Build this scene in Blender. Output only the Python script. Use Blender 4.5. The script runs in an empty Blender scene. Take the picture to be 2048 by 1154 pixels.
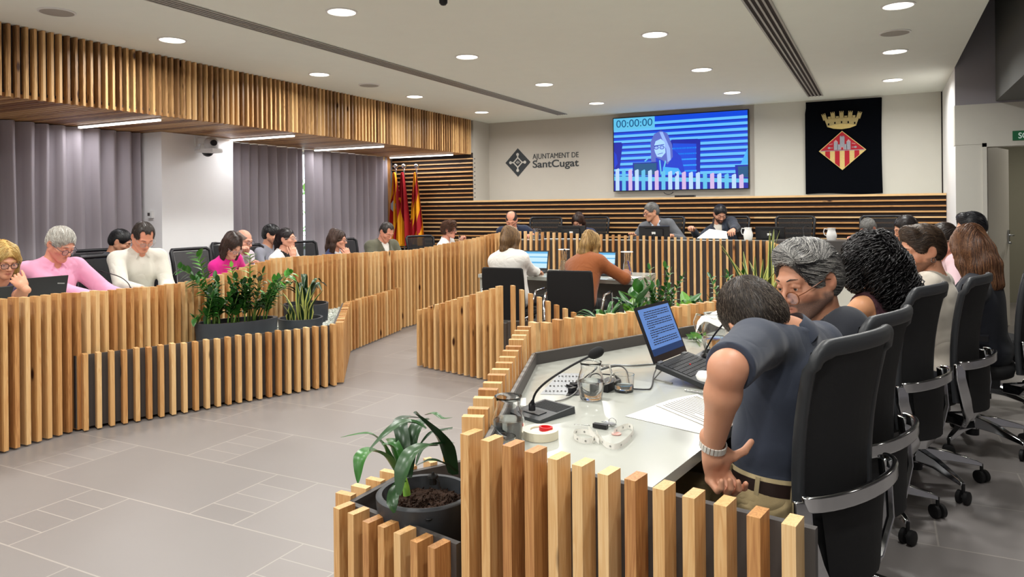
import bpy, math, random
import numpy as np
from mathutils import Vector, Matrix
SC = bpy.context.scene
COL = SC.collection
# ---------------------------------------------------------------- camera
F_PX, CX, CY, CAM_H = 1465.0, 1024.0, 419.0, 1.4
ROLL, YAW = math.atan(0.0094), math.atan(743/1465.0)
fwd = np.array([-math.sin(YAW), math.cos(YAW), 0.0]); rgt = np.array([math.cos(YAW), math.sin(YAW), 0.0]); upw = np.array([0, 0, 1.0])
_c, _s = math.cos(ROLL), math.sin(ROLL)
cam_data = bpy.data.cameras.new('camera'); cam = bpy.data.objects.new('camera', cam_data); COL.objects.link(cam)
cx_, cy_, cz_ = _c*rgt - _s*upw, _s*rgt + _c*upw, -fwd
cam.matrix_world = Matrix([[cx_[i], cy_[i], cz_[i], (0, 0, CAM_H)[i]] for i in range(3)] + [[0, 0, 0, 1]])
cam_data.sensor_width = 36.0; cam_data.lens = F_PX/2048*36.0; cam_data.shift_y = -(577-CY)/2048.0
cam_data.clip_start = 0.05; cam_data.clip_end = 200
SC.camera = cam
# ---------------------------------------------------------------- exposure, world, ceiling light power
SC.view_settings.view_transform = 'Standard'; SC.view_settings.look = 'None'
SC.view_settings.gamma = 1.0; SC.view_settings.use_curve_mapping = False
SC.view_settings.exposure = 0.0
W_STR, DOWN_W, STRIP_W = 3.0, 22.5, 10.0
world = bpy.data.worlds.new('daylight'); SC.world = world; world.use_nodes = True
bg = world.node_tree.nodes['Background']; bg.inputs[0].default_value = (0.85, 0.93, 1.0, 1); bg.inputs[1].default_value = W_STR

def ray(px, py):
    a = (px-CX)/F_PX; b = -(py-CY)/F_PX
    return fwd + (a*_c+b*_s)*rgt + (-a*_s+b*_c)*upw
def at(px, py, z):                                  # point at height z seen at a pixel of the photograph
    d = ray(px, py); t = (z-CAM_H)/d[2]; return np.array([0, 0, CAM_H]) + t*d
def atY(px, py, Y):
    d = ray(px, py); t = Y/d[1]; return np.array([0, 0, CAM_H]) + t*d
def atX(px, py, X):
    d = ray(px, py); t = X/d[0]; return np.array([0, 0, CAM_H]) + t*d
def atD(px, py, D): return np.array([0, 0, CAM_H]) + D*ray(px, py)
V = lambda *a: np.array(a, float)
def nrm(v): v = np.asarray(v, float); return v/(np.linalg.norm(v)+1e-12)
def lerp(a, b, t): return a+(b-a)*t
R_ = math.radians
rng = random.Random(7)

# ---------------------------------------------------------------- materials
def lin(c):
    if isinstance(c, str):
        c = tuple(int(c[i:i+2], 16)/255 for i in (0, 2, 4))
        c = tuple(x/12.92 if x <= 0.04045 else ((x+0.055)/1.055)**2.4 for x in c)
    return (c[0], c[1], c[2], 1)
class NT:
    def __init__(s, name):
        s.m = bpy.data.materials.new(name); s.m.use_nodes = True; s.t = s.m.node_tree
        s.b = s.t.nodes['Principled BSDF']
    def n(s, typ, **kw):
        nd = s.t.nodes.new(typ)
        for k, v in kw.items():
            if k.startswith('i_'):
                key = k[2:]; key = int(key) if key.isdigit() else key.replace('_', ' ')
                nd.inputs[key].default_value = v
            else: setattr(nd, k, v)
        return nd
    def l(s, a, b): s.t.links.new(a, b)
    def math(s, op, a, b=None, c=None):
        nd = s.n('ShaderNodeMath', operation=op)
        for i, x in enumerate((a, b, c)):
            if x is None: continue
            if isinstance(x, (int, float)): nd.inputs[i].default_value = x
            else: s.l(x, nd.inputs[i])
        return nd.outputs[0]
    def mix(s, fac, a, b, mode='MIX'):
        nd = s.n('ShaderNodeMix', data_type='RGBA', blend_type=mode)
        for i, x in ((0, fac), (6, a), (7, b)):
            if isinstance(x, (int, float, tuple)): nd.inputs[i].default_value = x
            else: s.l(x, nd.inputs[i])
        return nd.outputs[2]
    def bump(s, h, strength=0.3, dist=0.01):
        bp = s.n('ShaderNodeBump', i_Strength=strength, i_Distance=dist); s.l(h, bp.inputs['Height']); s.l(bp.outputs[0], s.b.inputs['Normal'])
    def coords(s, scale=(1, 1, 1)):
        tc = s.n('ShaderNodeTexCoord'); mp = s.n('ShaderNodeMapping'); mp.inputs['Scale'].default_value = scale
        s.l(tc.outputs['Object'], mp.inputs['Vector']); return mp.outputs[0]
def pmat(name, col, rough=0.5, metal=0.0, var=0.0, vscale=6.0, bump=0.0, bscale=60.0, bdist=0.003, spec=None, coat=0, trans=0, ior=1.45, em=None, ems=0, stretch=(1, 1, 1), sheen=0):
    t = NT(name); b = t.b; c = lin(col)
    b.inputs['Roughness'].default_value = rough; b.inputs['Metallic'].default_value = metal
    if spec is not None: b.inputs['Specular IOR Level'].default_value = spec
    if coat: b.inputs['Coat Weight'].default_value = coat
    if trans: b.inputs['Transmission Weight'].default_value = trans
    if sheen: b.inputs['Sheen Weight'].default_value = sheen
    b.inputs['IOR'].default_value = ior
    if em is not None: b.inputs['Emission Color'].default_value = lin(em); b.inputs['Emission Strength'].default_value = ems
    co = t.coords(stretch)
    ns = t.n('ShaderNodeTexNoise', i_Scale=vscale, i_Detail=4.0); t.l(co, ns.inputs['Vector'])
    v = max(var, 0.02)
    lo = tuple(x*(1-v) for x in c[:3])+(1,); hi = tuple(min(1, x*(1+v)) for x in c[:3])+(1,)
    t.l(t.mix(ns.outputs['Fac'], lo, hi), b.inputs['Base Color'])
    if bump:
        nb = t.n('ShaderNodeTexNoise', i_Scale=bscale, i_Detail=5.0); t.l(co, nb.inputs['Vector']); t.bump(nb.outputs['Fac'], bump, bdist)
    return t.m
def wood(name, axis, pale='E9C591', mid='C9945A', dark='8F5228', rough=0.45):
    t = NT(name); a = t.n('ShaderNodeAttribute', attribute_name='rnd')
    tc = t.n('ShaderNodeTexCoord'); ad = t.n('ShaderNodeVectorMath', operation='ADD'); sc = t.n('ShaderNodeVectorMath', operation='SCALE')
    cmb = t.n('ShaderNodeCombineXYZ', i_0=1.0, i_1=0.7, i_2=1.3); t.l(cmb.outputs[0], sc.inputs[0]); mu = t.math('MULTIPLY', a.outputs['Fac'], 37.0); t.l(mu, sc.inputs['Scale'])
    t.l(tc.outputs['Object'], ad.inputs[0]); t.l(sc.outputs[0], ad.inputs[1])
    mp = t.n('ShaderNodeMapping'); s = [34, 34, 34]; s[axis] = 1.6; mp.inputs['Scale'].default_value = s; t.l(ad.outputs[0], mp.inputs[0])
    n1 = t.n('ShaderNodeTexNoise', i_Scale=1.0, i_Detail=3.0, i_Distortion=1.2); t.l(mp.outputs[0], n1.inputs['Vector'])
    rings = t.math('SINE', t.math('MULTIPLY', n1.outputs['Fac'], 42.0)); rings = t.math('MULTIPLY_ADD', rings, 0.5, 0.5)
    mp2 = t.n('ShaderNodeMapping'); s2 = [260, 260, 260]; s2[axis] = 6; mp2.inputs['Scale'].default_value = s2; t.l(ad.outputs[0], mp2.inputs[0])
    n2 = t.n('ShaderNodeTexNoise', i_Scale=1.0, i_Detail=2.0); t.l(mp2.outputs[0], n2.inputs['Vector'])
    cr = t.n('ShaderNodeValToRGB'); e = cr.color_ramp.elements
    e[0].position = 0; e[0].color = lin(pale); e[1].position = 1; e[1].color = lin(dark)
    m = cr.color_ramp.elements.new(0.55); m.color = lin(mid); m2 = cr.color_ramp.elements.new(0.3); m2.color = lin('DBAF76')
    f = t.math('ADD', t.math('MULTIPLY', a.outputs['Fac'], 0.62), t.math('ADD', t.math('MULTIPLY', rings, 0.2), t.math('MULTIPLY', t.math('SUBTRACT', n2.outputs['Fac'], 0.5), 0.22)))
    t.l(f, cr.inputs[0])
    # knots
    mp3 = t.n('ShaderNodeMapping'); s3 = [7, 7, 7]; s3[axis] = 2.6; mp3.inputs['Scale'].default_value = s3; t.l(ad.outputs[0], mp3.inputs[0])
    vo = t.n('ShaderNodeTexVoronoi', i_Scale=1.0); t.l(mp3.outputs[0], vo.inputs['Vector'])
    kn = t.n('ShaderNodeMapRange', clamp=True); kn.inputs[1].default_value = 0.06; kn.inputs[2].default_value = 0.13; kn.inputs[3].default_value = 1; kn.inputs[4].default_value = 0; t.l(vo.outputs['Distance'], kn.inputs[0])
    col = t.mix(kn.outputs[0], cr.outputs[0], lin('3F1D0C'))
    t.l(col, t.b.inputs['Base Color']); t.b.inputs['Roughness'].default_value = rough
    t.bump(n2.outputs['Fac'], 0.12, 0.002)
    return t.m
MAT = {}
MAT['wood_v'] = wood('pine_upright', 2)
MAT['wood_h'] = wood('pine_lengthwise', 0)
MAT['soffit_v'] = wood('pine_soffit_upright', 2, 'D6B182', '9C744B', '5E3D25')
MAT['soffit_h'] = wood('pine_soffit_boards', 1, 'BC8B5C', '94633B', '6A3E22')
MAT['board'] = pmat('charcoal_board', '4B4745', 0.55, bump=0.05, bscale=200)
MAT['board_lt'] = pmat('grey_board', '8C8B88', 0.5)
MAT['white_wall'] = pmat('white_wall', 'F0EFEE', 0.8, bump=0.03, bscale=250)
MAT['greige'] = pmat('greige_wall', 'C0BAB1', 0.8, bump=0.03, bscale=250)
MAT['cream'] = pmat('cream_panel', 'CCCAC1', 0.8)
MAT['ceil'] = pmat('ceiling_paint', 'F0F3EA', 0.9)
MAT['dark_wall'] = pmat('slate_wall', '9D9AA0', 0.8)
MAT['darker'] = pmat('anthracite_bulkhead', '6C6D6B', 0.8)
MAT['clad_back'] = pmat('cladding_back', '342C2B', 0.8)
MAT['table'] = pmat('white_laminate', 'B2B4AC', 0.18, spec=0.5)
MAT['white'] = pmat('white_plastic', 'E8E8E6', 0.4)
MAT['black'] = pmat('black_plastic', '15151A', 0.4)
MAT['blackmat'] = pmat('black_matte', '121214', 0.8, bump=0.15, bscale=500)
MAT['mesh'] = pmat('black_mesh_fabric', '1A1A1C', 0.75, bump=0.5, bscale=900, bdist=0.002)
MAT['frame_grey'] = pmat('dark_grey_frame', '35373A', 0.45)
MAT['chrome'] = pmat('polished_aluminium', 'C9CBCE', 0.12, metal=1.0)
MAT['steel'] = pmat('brushed_steel', 'A8ABAF', 0.3, metal=1.0)
MAT['rubber'] = pmat('black_rubber', '101012', 0.6)
MAT['pot'] = pmat('slate_planter_plastic', '3B3F45', 0.5, var=0.12, vscale=14)
MAT['pot_old'] = pmat('scuffed_black_pot', '34373B', 0.5, var=0.35, vscale=9, bump=0.1)
MAT['paper'] = pmat('paper', 'EDEBE4', 0.7)
MAT['ivory'] = pmat('ivory_tape', 'E6DFC6', 0.45)
MAT['red'] = pmat('red_plastic', 'D61A22', 0.4)
MAT['gold'] = pmat('gold_thread', 'D8C07A', 0.6, var=0.15, vscale=60, bump=0.3, bscale=300)
MAT['silver'] = pmat('silver_thread', '9C9DA8', 0.6, var=0.2, vscale=80)
MAT['crest_red'] = pmat('crimson_thread', 'B01428', 0.7)
MAT['banner'] = pmat('navy_black_velvet', '04060C', 0.98, spec=0.1)
MAT['logo'] = pmat('anthracite_lettering', '33383C', 0.5)
MAT['green_sign'] = pmat('green_sign', '1C6B43', 0.5)
MAT['flag_y'] = pmat('flag_yellow', 'F2A60A', 0.7, var=0.1)
MAT['flag_r'] = pmat('flag_red', 'A80F1E', 0.7, var=0.1)
MAT['soil'] = pmat('potting_soil', '3A2517', 0.95, var=0.6, vscale=90, bump=1.0, bscale=120, bdist=0.02)
MAT['keycap'] = pmat('keycap', '222327', 0.5)
def glass_mat(name, col=(0.96, 0.98, 0.98), rough=0.0, ior=1.45):
    t = NT(name); b = t.b; b.inputs['Base Color'].default_value = (*col, 1); b.inputs['Transmission Weight'].default_value = 1; b.inputs['Roughness'].default_value = rough; b.inputs['IOR'].default_value = ior
    return t.m
MAT['glass'] = glass_mat('clear_glass', (0.97, 0.98, 0.98)); MAT['water'] = glass_mat('water', (0.95, 0.98, 0.99), 0, 1.33)
MAT['lens'] = glass_mat('spectacle_lens', (0.93, 0.9, 0.95), 0.0, 1.05)
def emis(name, col, s):
    t = NT(name); t.b.inputs['Base Color'].default_value = (0, 0, 0, 1); t.b.inputs['Roughness'].default_value = 0.6; t.b.inputs['Emission Color'].default_value = lin(col); t.b.inputs['Emission Strength'].default_value = s
    return t.m
MAT['lamp'] = emis('lamp_diffuser', 'FFF6E6', 6.0)
MAT['strip'] = emis('led_strip', 'FFF8F0', 5.0)
def leaf_mat(name, a, b, rib=True):
    t = NT(name); at_ = t.n('ShaderNodeAttribute', attribute_name='rnd'); co = t.coords(); ns = t.n('ShaderNodeTexNoise', i_Scale=25.0); t.l(co, ns.inputs[0])
    f = t.math('ADD', t.math('MULTIPLY', at_.outputs['Fac'], 0.7), t.math('MULTIPLY', ns.outputs['Fac'], 0.3)); t.l(t.mix(f, lin(a), lin(b)), t.b.inputs['Base Color'])
    t.b.inputs['Roughness'].default_value = 0.32; t.b.inputs['Subsurface Weight'].default_value = 0.0
    return t.m
MAT['leaf'] = leaf_mat('glossy_leaf', '173D16', '3C7A2E'); MAT['leaf_dk'] = leaf_mat('dark_strap_leaf', '162C1A', '335630'); MAT['leaf_lt'] = leaf_mat('young_leaf', '5E9A34', '8CC04C')
MAT['leaf_edge'] = pmat('pale_leaf_edge', 'BFC46C', 0.4); MAT['stem'] = pmat('plant_stem', '5E7F3A', 0.5)

# ---------------------------------------------------------------- mesh builder and objects
class MB:
    def __init__(s): s.v = []; s.f = []; s.m = []; s.r = []; s.n = 0
    def add(s, verts, faces, m=0, r=None):
        r = rng.random() if r is None else r
        s.v.append(np.asarray(verts, float)); k = s.n
        for i, f in enumerate(faces):
            s.f.append([j+k for j in f]); s.m.append(m if not hasattr(m, '__len__') else m[i]); s.r.append(r)
        s.n += len(verts); return s
    def box(s, c, size, ax=None, m=0, r=None):
        ax = np.eye(3) if ax is None else np.asarray(ax, float); h = np.asarray(size, float)/2; c = np.asarray(c, float)
        vs = [c + ax[0]*h[0]*a + ax[1]*h[1]*b + ax[2]*h[2]*d for a in (-1, 1) for b in (-1, 1) for d in (-1, 1)]
        return s.add(vs, [(0, 1, 3, 2), (4, 6, 7, 5), (0, 4, 5, 1), (2, 3, 7, 6), (0, 2, 6, 4), (1, 5, 7, 3)], m, r)
    def bb(s, lo, hi, m=0, r=None): lo = V(*lo); hi = V(*hi); return s.box((lo+hi)/2, hi-lo, None, m, r)
    def prism(s, poly, z0, z1, m=0, r=None, mtop=None):
        n = len(poly); vs = [(*p[:2], z0) for p in poly]+[(*p[:2], z1) for p in poly]
        fs = [tuple(range(n-1, -1, -1)), tuple(range(n, 2*n))]+[(i, (i+1) % n, n+(i+1) % n, n+i) for i in range(n)]
        mm = [m]*(n+2)
        if mtop is not None: mm[1] = mtop
        return s.add(vs, fs, mm, r)
    def tube(s, pts, rad, seg=8, m=0, r=None, cap=True, flat=None):
        pts = [np.asarray(p, float) for p in pts]; n = len(pts); rad = [rad]*n if not hasattr(rad, '__len__') else rad
        vs = []; T = [nrm(pts[min(i+1, n-1)]-pts[max(i-1, 0)]) for i in range(n)]
        u = nrm(np.cross(T[0], (0, 0, 1)) if abs(T[0][2]) < 0.95 else np.cross(T[0], (1, 0, 0)))
        for i in range(n):
            u = nrm(u-T[i]*np.dot(u, T[i])); w = np.cross(T[i], u)
            for k in range(seg):
                a = 2*math.pi*k/seg; x, y = math.cos(a), math.sin(a)
                if flat: y *= flat
                vs.append(pts[i]+rad[i]*(u*x+w*y))
        fs = [(i*seg+k, i*seg+(k+1) % seg, (i+1)*seg+(k+1) % seg, (i+1)*seg+k) for i in range(n-1) for k in range(seg)]
        if cap: fs += [tuple(range(seg-1, -1, -1)), tuple(range((n-1)*seg, n*seg))]
        return s.add(vs, fs, m, r)
    def lathe(s, prof, c=(0, 0, 0), seg=24, m=0, r=None, sx=1, sy=1, rot=0, close=True):
        vs = []; c = V(*c); n = len(prof); cr, sr = math.cos(rot), math.sin(rot)
        for (ra, z) in prof:
            for k in range(seg):
                a = 2*math.pi*k/seg; x, y = ra*math.cos(a)*sx, ra*math.sin(a)*sy; vs.append(c+V(x*cr-y*sr, x*sr+y*cr, z))
        fs = [(i*seg+k, i*seg+(k+1) % seg, (i+1)*seg+(k+1) % seg, (i+1)*seg+k) for i in range(n-1) for k in range(seg)]
        if close:
            if prof[0][0] > 1e-6: fs.append(tuple(range(seg-1, -1, -1)))
            if prof[-1][0] > 1e-6: fs.append(tuple(range((n-1)*seg, n*seg)))
        return s.add(vs, fs, m, r)
    def sheet(s, grid, m=0, r=None, thick=0):       # grid: rows x cols x 3
        g = np.asarray(grid, float); a, b = g.shape[:2]; vs = g.reshape(-1, 3)
        fs = [(i*b+j, i*b+j+1, (i+1)*b+j+1, (i+1)*b+j) for i in range(a-1) for j in range(b-1)]
        return s.add(vs, fs, m, r)
    def xf(s, M):
        M = np.array(M); s.v = [v @ M[:3, :3].T + M[:3, 3] for v in s.v]; return s
    def data(s, name, mats, smooth=None):
        me = bpy.data.meshes.new(name); vs = np.concatenate(s.v) if s.v else np.zeros((0, 3))
        me.from_pydata([tuple(x) for x in vs], [], s.f)
        for x in mats: me.materials.append(MAT[x] if isinstance(x, str) else x)
        me.polygons.foreach_set('material_index', s.m)
        a = me.attributes.new('rnd', 'FLOAT', 'FACE'); a.data.foreach_set('value', s.r)
        if smooth is not None:
            me.polygons.foreach_set('use_smooth', [True]*len(s.f))
            if smooth < 180: me.set_sharp_from_angle(angle=R_(smooth))
        me.update(); return me
def tagit(o, label=None, cat=None, group=None, kind=None):
    if label: o['label'] = label
    if cat: o['category'] = cat
    if group: o['group'] = group
    if kind: o['kind'] = kind
    return o
def thing(name, label, cat, loc=(0, 0, 0), rz=0.0, group=None):
    o = bpy.data.objects.new(name, None); COL.objects.link(o); o.empty_display_size = 0.05
    o.location = loc; o.rotation_euler = (0, 0, rz); return tagit(o, label, cat, group)
def wm(o):
    M = o.matrix_basis.copy()
    return (wm(o.parent) @ M) if o.parent else M
def part(name, mb, mats, parent=None, world=True, smooth=None, label=None, kind=None, loc=None):
    """mesh object from builder mb; world=True: coordinates are world ones and are brought into the parent's frame"""
    if parent is not None and world: mb.xf(np.array(wm(parent).inverted()))
    if parent is None and loc is not None: mb.xf(np.array(Matrix.Translation(Vector(loc)).inverted()))
    me = mb.data(name, mats if isinstance(mats, (list, tuple)) else [mats], smooth)
    o = bpy.data.objects.new(name, me); COL.objects.link(o)
    if parent is not None: o.parent = parent
    elif loc is not None: o.location = loc
    return tagit(o, label, None, None, kind)
def struct(name, mb, mats, smooth=None, parent=None):
    o = part(name, mb, mats, parent, True, smooth)
    if parent is None: o['kind'] = 'structure'
    return o
def copy_tree(o, loc=None, rz=None, label=None, group=None, parent=None):
    c = o.copy(); COL.objects.link(c); c.parent = parent
    for ch in list(o.children): copy_tree(ch, parent=c)
    if loc is not None: c.location = loc
    if rz is not None: c.rotation_euler = (0, 0, rz)
    if label: c['label'] = label
    if group: c['group'] = group
    return c
def dirv(deg): return V(math.cos(R_(deg)), math.sin(R_(deg)), 0)
# ================================================================ THE ROOM
CEIL = 2.893; BACK = 11.13; CLAD = 10.53; SOF = -6.08; RW = 0.70; SB = 2.32; RAIL = 1.553
def floor_mat():
    t = NT('taupe_floor_tiles'); tc = t.n('ShaderNodeTexCoord'); sp = t.n('ShaderNodeSeparateXYZ'); t.l(tc.outputs['Object'], sp.inputs[0])
    x, y = sp.outputs[0], sp.outputs[1]
    yy = t.math('DIVIDE', t.math('ADD', y, 100*0.56-2.35), 0.56); row = t.math('FLOOR', yy); fy = t.math('FRACT', yy)
    xx = t.math('DIVIDE', t.math('ADD', t.math('ADD', x, 140*1.0+2.89), t.math('MULTIPLY', t.math('MODULO', row, 2.0), 0.70)), 1.40)
    colm = t.math('FLOOR', xx); fx = t.math('MULTIPLY', t.math('FRACT', xx), 1.40)
    nar = t.math('LESS_THAN', fx, 0.28)
    sub = t.math('MULTIPLY', fy, 4.0); fsub = t.math('FRACT', sub); isub = t.math('MULTIPLY', t.math('FLOOR', sub), nar)
    g = 0.0035
    def edge(v, w, size):   # near 0 or size
        return t.math('MAXIMUM', t.math('LESS_THAN', v, w), t.math('GREATER_THAN', v, size-w))
    gl = t.math('MAXIMUM', edge(t.math('MULTIPLY', fy, 0.56), g, 0.56), t.math('MAXIMUM', edge(fx, g, 1.40), t.math('LESS_THAN', t.math('ABSOLUTE', t.math('SUBTRACT', fx, 0.28)), g)))
    gs = t.math('MULTIPLY', nar, edge(t.math('MULTIPLY', fsub, 0.14), g*0.8, 0.14)); gr = t.math('MAXIMUM', gl, gs)
    cid = t.n('ShaderNodeCombineXYZ'); t.l(t.math('ADD', colm, t.math('MULTIPLY', nar, 0.37)), cid.inputs[0]); t.l(row, cid.inputs[1]); t.l(isub, cid.inputs[2])
    wn = t.n('ShaderNodeTexWhiteNoise'); t.l(cid.outputs[0], wn.inputs['Vector'])
    ns = t.n('ShaderNodeTexNoise', i_Scale=2.2, i_Detail=5.0); t.l(tc.outputs['Object'], ns.inputs['Vector'])
    f = t.math('ADD', t.math('MULTIPLY', wn.outputs['Value'], 0.55), t.math('MULTIPLY', ns.outputs['Fac'], 0.45))
    c = t.mix(f, lin('7F7A78'), lin('8B8684'))
    # fade of grout brightness is uneven in the real floor
    n2 = t.n('ShaderNodeTexNoise', i_Scale=0.8); t.l(tc.outputs['Object'], n2.inputs['Vector'])
    gc = t.mix(t.math('MULTIPLY', gr, t.math('MINIMUM', t.math('MULTIPLY', n2.outputs['Fac'], 1.3), 1.0)), c, lin('AAA39C'))
    t.l(gc, t.b.inputs['Base Color']); t.b.inputs['Roughness'].default_value = 0.38
    t.bump(ns.outputs['Fac'], 0.04, 0.01)
    return t.m
MAT['floor'] = floor_mat()
b = MB(); b.bb((-8.3, -4.2, -0.1), (4.2, 13.2, 0)); struct('floor', b, 'floor')
b = MB(); b.bb((-8.3, -4.2, CEIL), (RW, 11.3, CEIL+0.25)); struct('ceiling', b, 'ceil')
b = MB(); b.bb((RW, -4.2, 4.0), (4.2, 9.4, 4.1)); struct('ceiling', b, 'darker')
b = MB(); b.bb((RW-0.02, -4.2, CEIL+0.25), (RW, 9.4, 4.0)); struct('wall_gallery', b, 'dark_wall')
# back wall, left recess return
b = MB(); b.bb((-8.3, BACK, 0), (-1.668, BACK+0.15, CEIL)); b.bb((-8.3, CLAD+0.06, RAIL), (SOF, BACK, CEIL), 0)
struct('wall_back', b, 'greige')
b = MB(); b.bb((-1.668, BACK-0.03, RAIL), (0.683, BACK+0.15, CEIL)); struct('wall_back', b, 'cream')
b = MB(); b.bb((RW, 9.255, 0), (RW+0.14, 11.3, CEIL)); struct('wall_right', b, 'white_wall')
b = MB(); b.bb((0.683, BACK-0.01, 0), (RW, BACK+0.1, CEIL)); struct('trim_shadow_gap', b, 'clad_back')
# door wall with beam, slate upper part, open door and the corridor
b = MB(); b.bb((RW+0.001, 9.25, 0), (0.95, 9.42, 2.05)); b.bb((RW-0.004, 9.245, 2.05), (4.2, 9.42, 2.48)); b.bb((1.92, 9.26, 0), (4.2, 9.42, 2.05))
struct('wall_door', b, 'cream')
b = MB(); b.bb((RW+0.001, 9.25, 2.48), (4.2, 9.42, 4.0)); struct('wall_door', b, 'dark_wall')
b = MB(); b.bb((1.07, -4.2, 2.5), (4.2, 9.24, 4.0)); struct('wall_bulkhead', b, 'darker')
b = MB(); b.bb((0.84, 12.6, 0), (4.2, 12.7, 2.6)); b.bb((3.2, 9.42, 0), (3.3, 12.6, 2.6)); b.bb((0.84, 9.42, 2.5), (4.2, 12.7, 2.6)); b.bb((0.84, 11.3, 0), (0.9, 12.7, 2.6))
struct('wall_corridor', b, pmat('corridor_paint', '8D8B7C', 0.85))
b = MB(); b.bb((4.2, -4.2, 0), (4.3, 13, 4)); struct('wall_far_right', b, 'dark_wall')
b = MB(); b.bb((-8.3, -4.3, 0), (4.2, -4.2, 4)); struct('wall_rear', b, 'white_wall')
dr = thing('door_1', None, None, (0.99, 9.40, 0)); dr['kind'] = 'structure'
b = MB(); a = nrm(V(0.29, 0.80, 0)); nn = V(a[1], -a[0], 0)
b.box(V(0.99, 9.40, 1.025)+a*0.42, (0.84, 0.045, 2.03), [a, nn, V(0, 0, 1)]); part('leaf', b, pmat('door_paint', 'E3E0D8', 0.5), dr)
b = MB(); hp = V(0.99, 9.40, 0)+a*0.79+nn*0.03
b.box(hp+V(0, 0, 1.03), (0.05, 0.012, 0.16), [a, nn, V(0, 0, 1)]); b.tube([hp+V(0, 0, 1.05), hp+nn*0.05+V(0, 0, 1.05), hp+nn*0.05-a*0.11+V(0, 0, 1.05)], 0.009)
b.tube([hp+V(0, 0, 0.96), hp+nn*0.025+V(0, 0, 0.96)], 0.012); part('handle', b, 'steel', dr, smooth=40)
b = MB(); b.bb((0.945, 9.235, 0), (0.985, 9.43, 2.06)); b.bb((1.885, 9.235, 0), (1.925, 9.43, 2.06)); b.bb((0.945, 9.235, 2.02), (1.925, 9.43, 2.06)); part('frame', b, 'cream', dr)
b = MB()
for z in (0.25, 1.1, 1.45, 1.83): b.bb((0.983, 9.36, z), (0.995, 9.40, z+0.09))
part('hinge', b, 'steel', dr)
# left window wall and piers
b = MB(); b.bb((-8.3, -4.2, 0), (-8.0, 7.0, CEIL)); b.bb((-8.3, 10.3, 0), (-8.0, 11.2, CEIL)); b.bb((-8.3, 7.0, 0), (-8.0, 10.3, 0.3)); b.bb((-8.3, 7.0, 2.35), (-8.0, 10.3, CEIL))
struct('wall_left', b, 'white_wall')
b = MB(); b.bb((-8.0, 5.6, 0), (-7.28, 6.62, 2.318)); struct('wall_pier', b, 'white_wall')
w = thing('window_1', None, None, (-8.1, 8.65, 0.3)); w['kind'] = 'structure'
b = MB()
for y in (7.0, 8.08, 9.2, 10.24): b.bb((-8.14, y, 0.3), (-8.06, y+0.06, 2.35))
b.bb((-8.14, 7, 0.3), (-8.06, 10.3, 0.36)); b.bb((-8.14, 7, 2.29), (-8.06, 10.3, 2.35)); part('window_frame', b, 'white', w)
b = MB(); b.bb((-8.105, 7.05, 0.34), (-8.099, 10.25, 2.3)); part('pane', b, glass_mat('window_glass', (1, 1, 1), 0, 1.02), w)
b = MB(); b.bb((-7.74, 10.28, 0), (-7.62, 10.38, SB)); struct('trim_post', b, 'wood_v')
b = MB(); b.bb((-8.0, 10.38, 0), (-7.72, 10.56, SB)); struct('wall_left', b, 'dark_wall')
# planting outside the window
b = MB()
for i in range(500):
    c = V(-9.2+rng.uniform(-0.5, 0.4), rng.uniform(6.2, 11), rng.uniform(0, 2.2)**1.0); d = nrm(V(rng.gauss(0, 1), rng.gauss(0, 1), rng.gauss(0, 1))); e = nrm(np.cross(d, (0, 0.3, 1)))
    b.add([c-d*0.12, c+e*0.05, c+d*0.12, c-e*0.05], [(0, 1, 2, 3)])
hd = part('hedge', b, 'leaf_lt', None, loc=(-9.2, 8.6, 0)); tagit(hd, 'bright green hedge outside, seen through the gap between the curtains', 'hedge')
# soffit
so = thing('slatted_soffit', 'pine slat bulkhead running along the ceiling above the curtains', 'soffit', (SOF, 4.5, SB))
b = MB(); b.bb((SOF-0.09, -3, SB+0.02), (SOF-0.06, CLAD, CEIL-0.001)); b.bb((-7.97, -3, SB+0.035), (SOF-0.05, CLAD, SB+0.06)); part('backing', b, 'clad_back', so)
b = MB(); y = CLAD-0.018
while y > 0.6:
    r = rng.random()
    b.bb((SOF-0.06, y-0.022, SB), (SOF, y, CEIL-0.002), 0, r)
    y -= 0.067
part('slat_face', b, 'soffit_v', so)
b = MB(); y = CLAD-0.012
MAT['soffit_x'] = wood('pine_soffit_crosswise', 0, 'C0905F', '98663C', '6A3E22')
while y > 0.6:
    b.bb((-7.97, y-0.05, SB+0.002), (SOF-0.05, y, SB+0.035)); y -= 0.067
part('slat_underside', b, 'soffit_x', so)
# horizontal cladding
cl = thing('slatted_wall_cladding', 'horizontal pine slats on dark backing along the front wall below the screen', 'wall cladding', (-3, CLAD, 0))
b = MB(); b.bb((-7.72, CLAD+0.045, 0), (RW-0.002, CLAD+0.06, RAIL-0.01)); b.bb((-7.72, CLAD+0.045, RAIL-0.01), (SOF-0.01, CLAD+0.06, SB+0.03)); part('backing', b, 'clad_back', cl)
b = MB()
for i in range(-19, 11):
    z = RAIL-0.0125+i*0.0711
    x1 = RW-0.003 if i <= 0 else SOF+0.0
    if i == 0: b.bb((-7.72, CLAD, z-0.014), (x1, CLAD+0.05, z+0.014)); continue
    xs = [-7.70, -4.9-rng.random(), -2.2+rng.random(), x1] if i < 0 else [-7.70, x1]
    for q in range(len(xs)-1): b.bb((xs[q], CLAD, z-0.0105), (xs[q+1]-0.002, CLAD+0.045, z+0.0105))
part('slats', b, 'wood_h', cl)
b = MB(); b.bb((SOF+0.0, CLAD+0.05, RAIL-0.012), (RW-0.003, BACK, RAIL+0.001)); part('ledge', b, 'cream', cl)
b = MB()
for i in range(1, 11): b.lathe([(0.007, 0), (0.007, 0.004)], (0, 0, 0), 8)
b = MB()
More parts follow.
